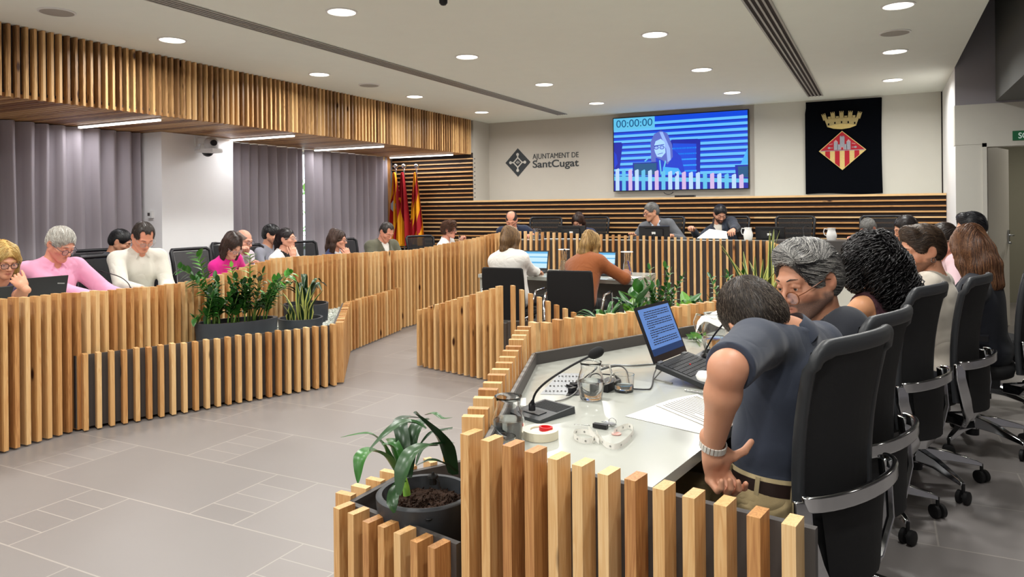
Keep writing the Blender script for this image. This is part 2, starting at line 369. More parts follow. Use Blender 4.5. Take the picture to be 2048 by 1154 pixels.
for i in range(1, 11):
    b = MB(); c = V(SOF+0.001, CLAD+0.09, RAIL-0.0125+i*0.0711); b.tube([c, c+V(0.006, 0, 0)], 0.010, 8); part('slat_shadow_dot', b, 'clad_back', cl)  # dark discs stand in for the slats' shadow dots on the return
# curtains
def curtain(y0, y1, label, seed, x=-7.66):
    r = random.Random(seed); ys = []; y = y0; knots = []
    while y < y1: knots.append(y); y += r.uniform(0.13, 0.21)
    knots.append(y1); cols = []
    for i in range(len(knots)-1):
        a_, c_ = knots[i], knots[i+1]; amp = r.uniform(0.10, 0.15)
        for k in range(8):
            t = k/8; cols.append((a_+(c_-a_)*(t+0.10*math.sin(2*math.pi*t)), amp*(abs(math.sin(math.pi*t))**0.6)))
    cols.append((y1, 0)); zs = np.linspace(0.02, SB-0.005, 9)
    g = [[(x+d*(1-0.15*(z/SB))+0.004*math.sin(z*3+yy*7), yy+0.006*math.sin(z*2.1+yy*9), z) for yy, d in cols] for z in zs]
    b = MB(); b.sheet(g); g2 = [[(p[0]-0.004, p[1], p[2]) for p in row] for row in g][::-1]; b.sheet(g2)
    o = part('curtain', b, MAT['curtain'], None, smooth=180, loc=(x, (y0+y1)/2, 0)); tagit(o, label, 'curtain')
MAT['curtain'] = pmat('taupe_curtain_cloth', 'A39BA1', 0.85, bump=0.1, bscale=400, sheen=0.2)
curtain(1.9, 5.6, 'grey-mauve pleated curtain left of the white pier', 3)
curtain(6.64, 8.20, 'grey-mauve pleated curtain between the white pier and the bright window gap', 4)
curtain(8.31, 10.27, 'grey-mauve pleated curtain between the window gap and the flags', 5)
# ceiling diffusers
for (x0, x1, lab) in ((-4.57, -4.42, 'long black slotted air diffuser in the ceiling, left of the middle'), (-0.89, -0.715, 'long black slotted air diffuser in the ceiling near the right')):
    d = thing('ceiling_diffuser', lab, 'air diffuser', (x0, 4, CEIL), 0, 'slotted ceiling diffusers')
    b = MB(); b.bb((x0, -3.5, CEIL-0.004), (x1, 10.65, CEIL+0.0)); part('slot', b, 'clad_back', d)
    b = MB(); n = 4; wd = (x1-x0)
    for i in range(n+1): xx = x0+wd*i/n; b.bb((xx-0.008, -3.5, CEIL-0.012), (xx+0.008, 10.65, CEIL-0.003))
    part('vane', b, pmat('grey_vane', 'A8A6A0', 0.4), d)
# downlights
proto = None; LX = (-5.465, -3.605, -1.74, 0.11); LY = (9.78, 7.99, 6.17, 4.32, 2.48, 0.66, -1.2, -3.0)
rows = ['nearest the front wall', 'second from the front wall', 'third from the front wall', 'fourth from the front wall', 'fifth from the front wall', '', '', '']
cols_ = ['by the slatted soffit', 'right of the long left diffuser', 'left of the right diffuser', 'by the right-hand wall']
for j, y in enumerate(LY):
    for i, x in enumerate(LX):
        vis = (j < 4) or (j == 3)
        lab = 'round recessed white downlight %s, %s' % (rows[j], cols_[i]) if rows[j] else None
        if proto is None:
            proto = thing('downlight', lab, 'downlight', (x, y, CEIL), 0, 'round ceiling downlights')
            b = MB(); b.lathe([(0.118, 0.0), (0.118, -0.006), (0.104, -0.008), (0.102, -0.002)], seg=32, close=False); part('trim_ring', b, 'white', proto, False, 40)
            b = MB(); b.lathe([(0.0, -0.003), (0.103, -0.003)], seg=32, close=False); part('diffuser', b, 'lamp', proto, False)
        elif j < 4: copy_tree(proto, (x, y, CEIL), None, lab)
        else:
            pass
        L = bpy.data.lights.new('downlight_lamp', 'AREA'); L.shape = 'DISK'; L.size = 0.19; L.energy = DOWN_W; L.color = (1.0, 0.985, 0.945); L.spread = R_(165)
        lo = bpy.data.objects.new('downlight_lamp', L); COL.objects.link(lo); lo.location = (x, y, CEIL-0.012)
# unseen fill lamps added: weak ones for the gallery, one brightening corridor and door
for (x, y, z, e) in ((2.6, 3, 2.48, 6), (2.6, 6.5, 2.48, 6), (2.0, 11, 2.45, 22)):
    L = bpy.data.lights.new('fill_lamp', 'AREA'); L.size = 0.2; L.energy = e; L.color = (1, 0.93, 0.82)
    lo = bpy.data.objects.new('fill_lamp', L); COL.objects.link(lo); lo.location = (x, y, z)
# LED bars under the soffit
lp = None
for k, y in enumerate((4.79, 6.6, 8.35, 10.2)):
    lab = 'white linear LED bar under the slatted soffit, %s' % ('in front of the left curtain', 'just past the white pier', 'above the window gap', 'above the flags')[k]
    if lp is None:
        lp = thing('led_bar', lab, 'light bar', (-6.87, y, SB), 0, 'LED bars under the soffit')
        b = MB(); b.bb((-7.5, y-0.02, SB-0.012), (-6.24, y+0.02, SB)); part('housing', b, 'white', lp)
        b = MB(); b.bb((-7.49, y-0.016, SB-0.03), (-6.25, y+0.016, SB-0.012)); part('diffuser', b, 'strip', lp)
    else: copy_tree(lp, (-6.87, y, SB), None, lab)
    L = bpy.data.lights.new('led_bar_lamp', 'AREA'); L.shape = 'RECTANGLE'; L.size = 1.2; L.size_y = 0.03; L.energy = STRIP_W; L.color = (0.97, 0.97, 1.0)
    lo = bpy.data.objects.new('led_bar_lamp', L); COL.objects.link(lo); lo.location = (-6.87, y, SB-0.035)
b = MB(); b.bb((-7.66, 10.16, SB-0.06), (-7.60, 10.24, SB)); part('end_bracket', b, 'gold', None, loc=(-7.6, 10.2, SB)); o = bpy.data.objects['end_bracket']; tagit(o, 'small yellow bracket at the soffit corner beside the last LED bar', 'bracket')
# ceiling speakers and sensor
sp_ = None
for k, (x, y, lab) in enumerate(((-5.43, 3.31, 'round grey ceiling speaker at the upper left, before the first downlight'), (-5.43, 6.99, 'round grey ceiling speaker between the soffit downlights'), (0.10, 7.12, 'round grey ceiling speaker between the right-hand downlights'))):
    if sp_ is None:
        sp_ = thing('ceiling_speaker', lab, 'speaker', (x, y, CEIL), 0, 'round ceiling speakers')
        b = MB(); b.lathe([(0.125, 0), (0.125, -0.008), (0.112, -0.01)], seg=32, close=False); part('rim', b, 'white', sp_, False, 40)
        b = MB(); b.lathe([(0.0, -0.012), (0.08, -0.012), (0.113, -0.009)], seg=32, close=False); part('grille', b, pmat('speaker_grille', 'A9A49C', 0.7, bump=0.4, bscale=500), sp_, False, 40)
    else: copy_tree(sp_, (x, y, CEIL), None, lab)
b = MB(); b.lathe([(0.03, 0), (0.03, -0.03), (0.018, -0.045), (0.0, -0.05)], (-2.76, 4.40, CEIL), 16); part('ceiling_sensor', b, 'black', None, smooth=50, loc=(-2.76, 4.40, CEIL)); tagit(bpy.data.objects['ceiling_sensor'], 'small black sensor at the top edge of the ceiling', 'sensor')

# ================================================================ FRONT WALL: logo, screen, banner
def text_mb(s, size, loc, xdir=V(1, 0, 0), zdir=V(0, 0, 1), extrude=0.003, offset=0.0, width=None, align='LEFT', space=1.0, mb=None, m=0):
    c = bpy.data.curves.new('t', 'FONT'); c.body = s; c.size = size; c.extrude = extrude; c.offset = offset; c.align_x = align; c.space_character = space; c.resolution_u = 6
    o = bpy.data.objects.new('t', c); COL.objects.link(o); dg = bpy.context.evaluated_depsgraph_get(); me = bpy.data.meshes.new_from_object(o.evaluated_get(dg))
    vs = np.array([v.co[:] for v in me.vertices]); fs = [tuple(p.vertices) for p in me.polygons]; bpy.data.objects.remove(o); bpy.data.meshes.remove(me)
    if width:
        w0 = vs[:, 0].max()-vs[:, 0].min(); vs[:, 0] = (vs[:, 0]-vs[:, 0].min())*width/w0
    n = np.cross(xdir, zdir); P = V(*loc)+vs[:, :1]*xdir+vs[:, 1:2]*zdir+vs[:, 2:3]*n
    mb = mb or MB(); mb.add(P, fs, m); return mb
lc = atY(1036, 325, BACK)
lg = thing('wall_logo', 'dark grey diamond emblem with council lettering on the front wall', 'wall sign', (lc[0], BACK, lc[2]))
def dpoly(b, c, pts, y, th=0.006, m=0):
    n = len(pts); vs = [(c[0]+p[0], y, c[1]+p[1]) for p in pts]+[(c[0]+p[0], y-th, c[1]+p[1]) for p in pts]
    b.add(vs, [tuple(range(n)), tuple(range(2*n-1, n-1, -1))]+[(i, n+i, n+(i+1) % n, (i+1) % n) for i in range(n)], m)
hw = 0.236
b = MB(); dpoly(b, (lc[0], lc[2]), [(0, hw*1.02), (hw, 0), (0, -hw*1.02), (-hw, 0)], BACK-0.001); part('diamond', b, 'logo', lg)
b = MB(); c2 = (lc[0], lc[2])
def seg2(b, p, q, w, y, th=0.003, m=0, c=c2):
    p, q = V(*p), V(*q); d = nrm(q-p); n = V(-d[1], d[0]); dpoly(b, c, [p+n*w, p-n*w, q-n*w, q+n*w], y, th, m)
yy = BACK-0.007
for s in range(4):
    a0, a1 = math.pi/2*s, math.pi/2*(s+1); r0 = 0.082; y_ = yy-0.0004*s
    seg2(b, (r0*math.cos(a0), r0*math.sin(a0)), (r0*math.cos(a1), r0*math.sin(a1)), 0.010, y_)
    seg2(b, (r0*math.cos(a0), r0*math.sin(a0)), (0.125*math.cos(a0), 0.125*math.sin(a0)), 0.011, y_-0.0022)
    dpoly(b, c2, [(0.135*math.cos(a0)+0.026*math.cos(q*math.pi/8), 0.135*math.sin(a0)+0.026*math.sin(q*math.pi/8)) for q in range(16)], y_-0.0045, 0.003)
for dx, h in ((-0.024, 0.015), (0, 0.028), (0.024, 0.015)): seg2(b, (dx, -h*0.8), (dx, h), 0.006, yy)
part('emblem', b, pmat('pale_emblem', 'C9C6BF', 0.6), lg)
tl, tr = atY(1065, 318, BACK-0.01), atY(1157, 316, BACK-0.01); W = tr[0]-tl[0]
b = text_mb('AJUNTAMENT DE', 0.125, (tl[0], BACK-0.004, atY(1065, 318.3, BACK)[2]), width=W); part('lettering', b, 'logo', lg)
b = text_mb('SantCugat', 0.17, (tl[0], BACK-0.004, atY(1065, 335.5, BACK)[2]), width=W, offset=0.0022); part('lettering', b, 'logo', lg)
# ---- screen
TX0, TX1, TZ0, TZ1 = -3.80, -1.735, 1.665, 2.828; TY = BACK-0.09
tv = thing('wall_screen', 'large wall-mounted television showing a seated woman and a zeroed timer', 'television', ((TX0+TX1)/2, BACK, TZ0))
b = MB(); b.bb((TX0, TY, TZ0), (TX1, BACK-0.03, TZ1)); part('casing', b, 'black', tv)
b = MB(); b.bb((TX0+0.5, BACK-0.03, TZ0+0.3), (TX1-0.5, BACK, TZ1-0.3)); part('bracket', b, 'black', tv)
b = MB(); c = V(TX0+0.87, TY+0.03, TZ0); b.tube([c+V(0.07*math.cos(a), 0, -0.02+0.035*math.sin(a)*1.0-0.0) for a in np.linspace(math.pi, 2*math.pi, 9)], 0.006, 6); part('cable', b, 'black', tv)
SW, SH = TX1-TX0-0.03, TZ1-TZ0-0.03; sx0, sz0 = TX0+0.015, TZ0+0.015
EM = 1.0
scol = {k: emis('screen_'+k, c, EM*s) for k, c, s in (('blue', '0048E0', 1.0), ('deep', '0A1FA8', 1.0), ('sky', '62BBFF', 1.1), ('cyan', '3FA4F0', 1.2), ('skin', '9CC4FF', 1.3), ('hair', '5C6CC8', 1.0), ('hairl', '93B2F5', 1.1), ('navy', '0B36C9', 1.1), ('teal', '0C5C94', 0.8), ('aqua', '62C4EE', 1.0), ('slat', 'B5D3F2', 1.1), ('pink', 'D3B7E4', 1.05))}
skeys = list(scol); smats = [scol[k] for k in skeys]; pic = MB(); layer = [0]
def spoly(pts, key, dl=True):
    if dl: layer[0] += 1
    y = TY-0.001-0.00012*layer[0]; pic.add([(sx0+p[0]*SW, y, sz0+(1-p[1])*SH) for p in pts], [tuple(range(len(pts)))], skeys.index(key))
spoly([(0, 1), (1, 1), (1, 0), (0, 0)], 'blue')
for i in range(11):     # pale horizontal battens filmed behind her
    v = 0.075+i*0.0775; layer[0] = 2; spoly([(0, v+0.035), (1, v+0.028), (1, v-0.008), (0, v)], 'sky', False)
for i in range(11):
    v = 0.115+i*0.0775; layer[0] = 2; spoly([(0, v+0.01), (1, v+0.005), (1, v-0.006), (0, v-0.004)], 'deep', False)
layer[0] = 3
spoly([(0.44, 0.9), (0.66, 0.9), (0.665, 0.36), (0.645, 0.335), (0.45, 0.33), (0.44, 0.36)], 'deep'); spoly([(0.45, 0.88), (0.63, 0.88), (0.635, 0.40), (0.46, 0.38)], 'blue')
for v in (0.44, 0.515, 0.59, 0.67, 0.745): spoly([(0.45, v+0.02), (0.635, v+0.02), (0.635, v), (0.45, v)], 'cyan', False)
spoly([(0, 0.7), (0.045, 0.7), (0.07, 0.36), (0.06, 0.33), (0, 0.33)], 'deep'); spoly([(0, 0.7), (0.03, 0.62), (0.02, 0.5), (0, 0.45)], 'navy')
spoly([(0.26, 0.85), (0.30, 0.60), (0.36, 0.50), (0.47, 0.47), (0.52, 0.56), (0.56, 0.85)], 'navy')      # jumper
spoly([(0.295, 0.62), (0.29, 0.35), (0.32, 0.24), (0.37, 0.20), (0.42, 0.24), (0.455, 0.40), (0.46, 0.56), (0.42, 0.66), (0.38, 0.60), (0.33, 0.56), (0.33, 0.63)], 'hair')
spoly([(0.36, 0.22), (0.385, 0.22), (0.44, 0.45), (0.445, 0.6), (0.42, 0.63), (0.41, 0.45)], 'hairl')
spoly([(0.315, 0.42), (0.33, 0.34), (0.37, 0.31), (0.40, 0.36), (0.405, 0.50), (0.375, 0.56), (0.34, 0.55), (0.325, 0.49)], 'skin')
spoly([(0.315, 0.40), (0.395, 0.385), (0.395, 0.395), (0.315, 0.412)], 'deep')
for cxx in (0.335, 0.378): spoly([(cxx+0.019*math.cos(a), 0.428+0.026*math.sin(a)) for a in np.linspace(0, 6.28, 13)[:-1]], 'deep'); spoly([(cxx+0.014*math.cos(a), 0.428+0.019*math.sin(a)) for a in np.linspace(0, 6.28, 13)[:-1]], 'hairl')
spoly([(0.345, 0.515), (0.385, 0.50), (0.385, 0.507), (0.345, 0.522)], 'deep')
spoly([(0.355, 0.60), (0.365, 0.60), (0.375, 0.78), (0.365, 0.80)], 'aqua'); spoly([(0.40, 0.60), (0.41, 0.62), (0.395, 0.72), (0.385, 0.72)], 'aqua')
spoly([(0.15, 0.80), (0.15, 0.62), (0.345, 0.62), (0.35, 0.80)], 'deep'); spoly([(0.16, 0.79), (0.16, 0.635), (0.335, 0.635), (0.335, 0.79)], 'teal'); spoly([(0.24, 0.6), (0.29, 0.53), (0.295, 0.54), (0.25, 0.61)], 'aqua')
spoly([(0.38, 0.80), (0.385, 0.69), (0.50, 0.715), (0.53, 0.80)], 'cyan'); spoly([(0.92, 0.95), (0.91, 0.70), (1, 0.70), (1, 0.95)], 'deep'); spoly([(0.95, 0.69), (0.995, 0.50), (1, 0.50), (1, 0.69)], 'cyan'); spoly([(0.935, 0.9), (0.93, 0.72), (1, 0.72), (1, 0.9)], 'teal')
spoly([(0, 1), (1, 1), (1, 0.86), (0, 0.79)], 'deep'); spoly([(0, 0.86), (1, 0.93), (1, 0.88), (0, 0.80)], 'aqua')
for i in range(19):
    u = 0.012+i*0.0515; t_ = 0.70+0.008*i*0.9; k = 'pink' if i % 4 == 2 else ('aqua' if i % 3 == 1 else 'slat')
    spoly([(u, 1), (u+0.030, 1), (u+0.030, t_), (u+0.024, t_-0.012), (u, t_+0.006)], k)
spoly([(0.473, 0.80), (0.48, 0.775), (0.488, 0.80), (0.48, 0.83)], 'deep')
spoly([(0.0, 0.16), (0.325, 0.16), (0.325, 0.0), (0.0, 0.0)], 'aqua')
part('picture', pic, smats, tv)
b = text_mb('00:00:00', 0.165, (sx0+0.045, TY-0.008, sz0+SH*0.875), extrude=0.0005, width=SW*0.285); part('timer_digits', b, scol['teal'], tv)
# ---- banner
bx0, bx1, bz0, bz1 = -0.975, -0.005, 1.575, 2.865; by = BACK-0.06
bn = thing('wall_banner', 'black hanging cloth banner with a gold crown and a red and gold diamond crest', 'banner', ((bx0+bx1)/2, BACK, bz0))
g = [[(lerp(bx0, bx1, u)+(0.012 if v > 0.9 and u == 0 else 0)-(0.010*math.sin(v*3)*(1 if u > 0.99 else 0)), by-0.012*math.sin(u*9+v*2)*0.4, lerp(bz0, bz1, v)+0.01*math.sin(u*6.3)*(v < 0.1)) for u in np.linspace(0, 1, 25)] for v in np.linspace(0, 1, 17)]
b = MB(); b.sheet(g); b.sheet([[(p[0], p[1]+0.008, p[2]) for p in r] for r in g][::-1]); part('cloth', b, 'banner', bn, smooth=180)
b = MB(); b.tube([(bx0+0.01, BACK-0.04, bz1-0.005), (bx1-0.01, BACK-0.04, bz1-0.005)], 0.012); part('hanging_rod', b, 'black', bn)
bc = V(-0.50, 2.17); yb = by-0.016
b = MB(); dpoly(b, bc, [(0, 0.27), (0.298, 0), (0, -0.27), (-0.298, 0)], yb, 0.004, 0)
dpoly(b, bc, [(0, 0.258), (0.284, 0), (-0.284, 0)], yb-0.002, 0.005, 1)
for k in range(4):
    xs = [-0.215+k*0.1225, -0.155+k*0.1225]; pts = [(xs[0], 0), (xs[1], 0)]; f = lambda x: -0.258*(1-abs(x)/0.284)
    low = [(xs[1], f(xs[1])), (xs[0], f(xs[0]))]
    dpoly(b, bc, pts+low, yb-0.002, 0.005, 1)
seg2(b, (-0.28, 0), (0.28, 0), 0.004, yb-0.006, 0.002, 2, bc)
def cas(x0, x1, z0, z1, m=2, lvl=0): dpoly(b, bc, [(x0, z0), (x1, z0), (x1, z1), (x0, z1)], yb-0.008-lvl*0.002, 0.003, m)
cas(-0.105, -0.055, 0.01, 0.12); cas(0.055, 0.105, 0.01, 0.12); cas(-0.06, 0.06, 0.01, 0.085); cas(-0.028, 0.030, 0.01, 0.185, 2, 1)
for x in (-0.026, -0.006, 0.014): cas(x, x+0.012, 0.185, 0.20, 2, 1)
for s in (-0.08, 0.08): dpoly(b, bc, [(s-0.027, 0.12), (s+0.027, 0.12), (s, 0.15)], yb-0.008, 0.003, 3)
cas(-0.02, 0.02, 0.012, 0.05, 3, 2); cas(-0.012, 0.012, 0.012, 0.04, 1, 3)
for s in (-1, 1):
    seg2(b, (s*0.12, 0.095), (s*0.165, 0.085), 0.004, yb-0.008, 0.002, 3, bc); dpoly(b, bc, [(s*0.165+0.018*math.cos(a), 0.04+0.014*math.sin(a)) for a in np.linspace(0, 6.28, 9)[:-1]], yb-0.008, 0.002, 2); seg2(b, (s*0.118, 0.04), (s*0.15, 0.04), 0.004, yb-0.008, 0.002, 2, bc)
part('diamond_crest', b, ['gold', 'crest_red', 'silver', pmat('pale_pink_thread', 'C99AA0', 0.7)], bn)
b = MB(); cc = V(-0.505, 2.475)
dpoly(b, cc, [(-0.185, 0.03), (-0.10, 0.0), (0, -0.012), (0.10, 0.0), (0.185, 0.03), (0.10, 0.055), (0, 0.062), (-0.10, 0.055)], yb, 0.004, 0)
dpoly(b, cc, [(-0.182, 0.032), (-0.10, 0.052), (0, 0.060), (0.10, 0.052), (0.182, 0.032), (0.215, 0.13), (0.10, 0.145), (0, 0.15), (-0.10, 0.145), (-0.215, 0.13)], yb-0.002, 0.004, 1)
for k, (x, z, tl_) in enumerate(((-0.205, 0.125, 0.30), (-0.105, 0.14, 0.10), (0, 0.145, 0), (0.105, 0.14, -0.10), (0.205, 0.125, -0.30))):
    d = V(-math.sin(tl_), math.cos(tl_)); n = V(d[1], -d[0]); p = V(x, z)
    dpoly(b, cc, [p-n*0.026, p+n*0.026, p+n*0.026+d*0.075, p-n*0.026+d*0.075], yb-0.004, 0.004, 1)
    for q in (-0.026, -0.005, 0.016): e = p+d*0.075+n*q; dpoly(b, cc, [e, e+n*0.010, e+n*0.010+d*0.018, e+d*0.018], yb-0.004, 0.004, 1)
    e = p*V(0.80, 1)-V(0, 0.06); dpoly(b, cc, [e+V(-0.009, -0.015), e+V(0.009, -0.015), e+V(0.009, 0.008), e+V(0, 0.016), e+V(-0.009, 0.008)], yb-0.007, 0.002, 2)
for x in (-0.155, -0.053, 0.053, 0.155): dpoly(b, cc, [(x-0.018, 0.14), (x+0.018, 0.14), (x+0.018, 0.17), (x-0.018, 0.17)], yb-0.003, 0.003, 1)
part('crown', b, ['gold', pmat('dull_gold_thread', 'B7A571', 0.7, var=0.35, vscale=120), 'banner'], bn)
# ---- small things on walls
sg = thing('exit_sign', 'green exit sign with white letters over the doorway', 'sign', (1.4, 9.25, 2.07))
b = MB(); b.bb((1.215, 9.235, 2.075), (1.60, 9.25, 2.175)); part('plate', b, 'green_sign', sg)
b = text_mb('SORTIDA', 0.085, (1.265, 9.233, 2.095), width=0.30, extrude=0.001, offset=0.001); part('lettering', b, emis('sign_letters', 'DFF2E4', 0.5), sg)
p = at(1390, 393, 0) if False else V(-2.55, CLAD+0.04, RAIL)
b = MB(); b.bb((-2.70, CLAD+0.01, RAIL+0.0015), (-2.42, CLAD+0.12, RAIL+0.03)); part('black_bar_device', b, 'black', None, loc=(-2.56, CLAD+0.06, RAIL)); tagit(bpy.data.objects['black_bar_device'], 'small flat black device on the ledge below the screen', 'device')
th = thing('thermostat', 'small white thermostat with dark display on the pier', 'thermostat', (-7.42, 5.6, 1.4))
tc_ = atY(303, 429, 5.6); b = MB(); b.bb((tc_[0]-0.04, 5.57, tc_[2]-0.04), (tc_[0]+0.04, 5.6, tc_[2]+0.04)); part('body', b, 'white', th)
b = MB(); b.bb((tc_[0]-0.025, 5.567, tc_[2]-0.015), (tc_[0]+0.012, 5.57, tc_[2]+0.02)); part('display', b, 'board', th)
tc_ = atY(280.5, 428, 5.6); sw = thing('light_switch', 'white double light switch left of the thermostat', 'light switch', (tc_[0], 5.6, tc_[2]))
b = MB(); b.bb((tc_[0]-0.03, 5.585, tc_[2]-0.065), (tc_[0]+0.03, 5.6, tc_[2]+0.065)); part('plate', b, 'white', sw)
b = MB(); b.bb((tc_[0]-0.022, 5.58, tc_[2]+0.005), (tc_[0]+0.022, 5.585, tc_[2]+0.055)); b.bb((tc_[0]-0.022, 5.58, tc_[2]-0.055), (tc_[0]+0.022, 5.585, tc_[2]-0.005)); part('rocker', b, 'white', sw)
# cameras on the pier
q = atX(400, 285, -7.28)
cm = thing('dome_camera', 'white dome security camera on a wall bracket high on the pier', 'camera', (-7.28, q[1], q[2]))
b = MB(); b.bb((-7.28, q[1]-0.08, q[2]-0.06), (-7.26, q[1]+0.09, q[2]+0.08)); b.bb((-7.28, q[1]-0.05, q[2]-0.02), (-7.12, q[1]+0.03, q[2]+0.05)); part('bracket', b, 'white', cm)
b = MB(); c = V(-7.15, q[1]+0.0, q[2]-0.10); b.lathe([(0.0, 0.075), (0.075, 0.072), (0.088, 0.05), (0.088, 0.0), (0.075, -0.008)], c, 24); part('housing', b, 'white', cm, smooth=40)
b = MB(); b.lathe([(0.07, -0.008), (0.064, -0.035), (0.045, -0.06), (0.02, -0.073), (0, -0.076)], c, 24); part('dome', b, 'black', cm, smooth=80)
q = atX(425, 290, -7.0)
cm = thing('ptz_camera', 'light grey pan-tilt camera on an arm beside the dome camera', 'camera', (-7.28, q[1], q[2]))
b = MB(); b.tube([(-7.28, q[1], q[2]-0.06), (-7.02, q[1], q[2]-0.06)], 0.022); b.bb((-7.12, q[1]-0.07, q[2]-0.09), (-6.92, q[1]+0.08, q[2]-0.045)); part('arm', b, 'white', cm)
b = MB(); b.lathe([(0.075, -0.045), (0.082, 0.0), (0.078, 0.05), (0.05, 0.085), (0, 0.095)], (-7.02, q[1], q[2]), 20); part('head', b, pmat('light_grey_plastic', 'C7C8C8', 0.4), cm, smooth=60)
b = MB(); b.tube([V(-7.02, q[1], q[2]+0.02)+V(0.055, -0.03, 0)*0.6, V(-7.02, q[1], q[2]+0.02)+V(0.095, -0.04, 0)], 0.035, 16); part('lens', b, 'black', cm, smooth=40)
# ================================================================ SLATTED DESKS
def slat_run(mbs, mbb, p0, p1, h0, h1, zb, pitch=0.0762, side=1, dep=0.062, th=0.027, z0=0.012, ends=(0.3, 0.3), board=True, jit=0.004, zfloor=0.0):
    """upright slats standing in front of a board from p0 to p1; side=+1: slats on the left of the direction p0->p1"""
    p0 = V(p0[0], p0[1], 0); p1 = V(p1[0], p1[1], 0); d = nrm(p1-p0); n = V(-d[1], d[0], 0)*side; L = np.linalg.norm(p1-p0)
    N = max(1, int(round(L/pitch))); up = V(0, 0, 1)
    for i in range(N):
        t = (i+0.5)/N; h = lerp(h0, h1, t)+rng.uniform(-jit, jit); c = p0+d*L*t+n*(dep/2)
        mbs.box(V(c[0], c[1], (zfloor+z0+h)/2), (th, dep, h-z0-zfloor), [d, n, up])
    if board: c = (p0+p1)/2-n*0.010; mbb.box(V(c[0], c[1], (zb+0.02)/2), (L, 0.019, zb-0.02), [d, n, up])
def worktop(b, poly, z=0.735, th=0.035, m=0): b.prism(poly, z-th, z, m)
def slat_thing(name, label, cat, loc, runs, zb, group=None, **kw):
    t = thing(name, label, cat, loc, 0, group); bs, bb = MB(), MB()
    for r in runs: slat_run(bs, bb, *r[:4], r[4] if len(r) > 4 and r[4] else zb, **{**kw, **(r[5] if len(r) > 5 else {})})
    part('front_board', bb, 'board', t); part('slats', bs, 'wood_v', t); return t
A0, B0, C0, D0, C2, E0, F0, G0 = (-4.58, 1.2), (-4.72, 3.56), (-4.87, 4.16), (-5.05, 5.05), (-5.17, 7.6), (-4.85, 8.78), (-4.35, 8.57), (-1.2, 9.15)
ld = slat_thing('council_desk', 'long slatted pine desk along the left, ending at the planter with the bushy plants', 'desk', (-4.9, 3.3, 0),
    [(A0, B0, 0.95, 0.87, None, dict(pitch=0.066)), (B0, C0, 0.87, 0.872), (C0, D0, 0.875, 0.974)], 0.775, side=-1)
b = MB(); worktop(b, [(-4.62, 1.2), (-4.75, 3.56), (-4.90, 4.16), (-5.08, 5.03), (-5.75, 5.0), (-5.62, 4.2), (-5.45, 3.5), (-5.35, 1.2)]); part('worktop', b, 'table', ld)
ld2 = slat_thing('council_desk', 'slatted pine desk at the left rear, from the planter to the corner by the flags', 'desk', (-5.1, 7.0, 0),
    [(D0, C2, 0.974, 0.919), (C2, E0, 0.925, 1.05)], 0.80, side=-1)
b = MB(); worktop(b, [(-5.08, 5.07), (-5.20, 7.6), (-4.90, 8.75), (-5.5, 9.0), (-5.85, 7.7), (-5.75, 5.07)], 0.77); part('worktop', b, 'table', ld2)
DF = 0.25
dd = slat_thing('dais_desk', 'wide slatted pine desk of the presiding table under the screen', 'desk', (-2.8, 8.9, 0),
    [(E0, F0, 1.055, 1.12), (F0, G0, 1.122, 1.0)], 0.998, side=-1)
b = MB(); worktop(b, [(-4.80, 8.85), (-4.35, 8.60), (-1.2, 9.18), (0.3, 9.18), (0.3, 9.75), (-1.3, 9.78), (-4.3, 9.25), (-4.75, 9.4)], 0.985); part('worktop', b, 'table', dd)
b = MB(); b.bb((-1.19, 9.15, 0), (0.45, 9.17, 1.0)); b.bb((-1.19, 9.17, 0.985), (0.45, 9.7, 1.003)); part('side_panel', b, 'board', dd)
b = MB(); b.prism([(-6.9, 9.7), (-4.95, 9.0), (-4.4, 8.9), (-1.2, 9.4), (0.68, 9.4), (0.68, 10.53), (-7.6, 10.5)], 0, DF); struct('floor_dais', b, 'floor')
rw = slat_thing('council_desk', 'slatted pine desk on the far right, running from the presiding table towards the heads', 'desk', (-0.8, 7, 0),
    [(G0, (-0.88, 7.96), 0.995, 0.985, 0.95), ((-0.88, 7.96), (-0.60, 6.2), 0.985, 0.95, 0.80), ((-0.60, 6.2), (-0.47, 4.82), 0.95, 0.89, 0.77)], 0.9, side=-1)
b = MB(); worktop(b, [(-0.86, 7.9), (-0.57, 6.2), (-0.44, 4.83), (0.10, 4.75), (0.12, 6.2), (-0.2, 7.9)], 0.735); part('worktop', b, 'table', rw)
# near right desk
P_A, P_B, P_C, P_E = (-0.955, 1.69), (-1.345, 2.83), (-0.47, 4.80), (-0.125, 1.55)
nd = slat_thing('council_desk', 'nearest slatted pine desk with white top, in the right foreground', 'desk', (-0.8, 2.6, 0),
    [(P_A, P_B, 0.838, 0.905, 0.785, dict(pitch=0.079, dep=0.058)), (P_B, P_C, 0.908, 0.875, 0.785, dict(pitch=0.070, dep=0.05)), ((-0.995, 1.695), P_E, 0.822, 0.785, 0.765, dict(side=-1, pitch=0.0665, dep=0.06))], 0.785, side=1)
b = MB(); worktop(b, [(-0.94, 1.70), (-1.325, 2.83), (-0.45, 4.79), (0.16, 4.79), (-0.02, 4.3), (-0.25, 3.6), (-0.30, 3.0), (-0.42, 2.25), (-0.495, 1.70), (-0.50, 1.635)], 0.737, 0.03); part('worktop', b, 'table', nd)
b = MB(); b.box(V(-0.60, 1.80, 0.35), (0.5, 0.03, 0.70), [nrm(V(0.98, -0.2, 0)), nrm(V(0.2, 0.98, 0)), V(0, 0, 1)]); part('support_panel', b, 'board', nd)
b = MB()
def strip(b, p, q, z0, z1, w, m=0):
    p = V(*p, 0); q = V(*q, 0); d = nrm(q-p); n = V(-d[1], d[0], 0); c = (p+q)/2; b.box(V(c[0], c[1], (z0+z1)/2), (np.linalg.norm(q-p), w, z1-z0), [d, n, V(0, 0, 1)], m)
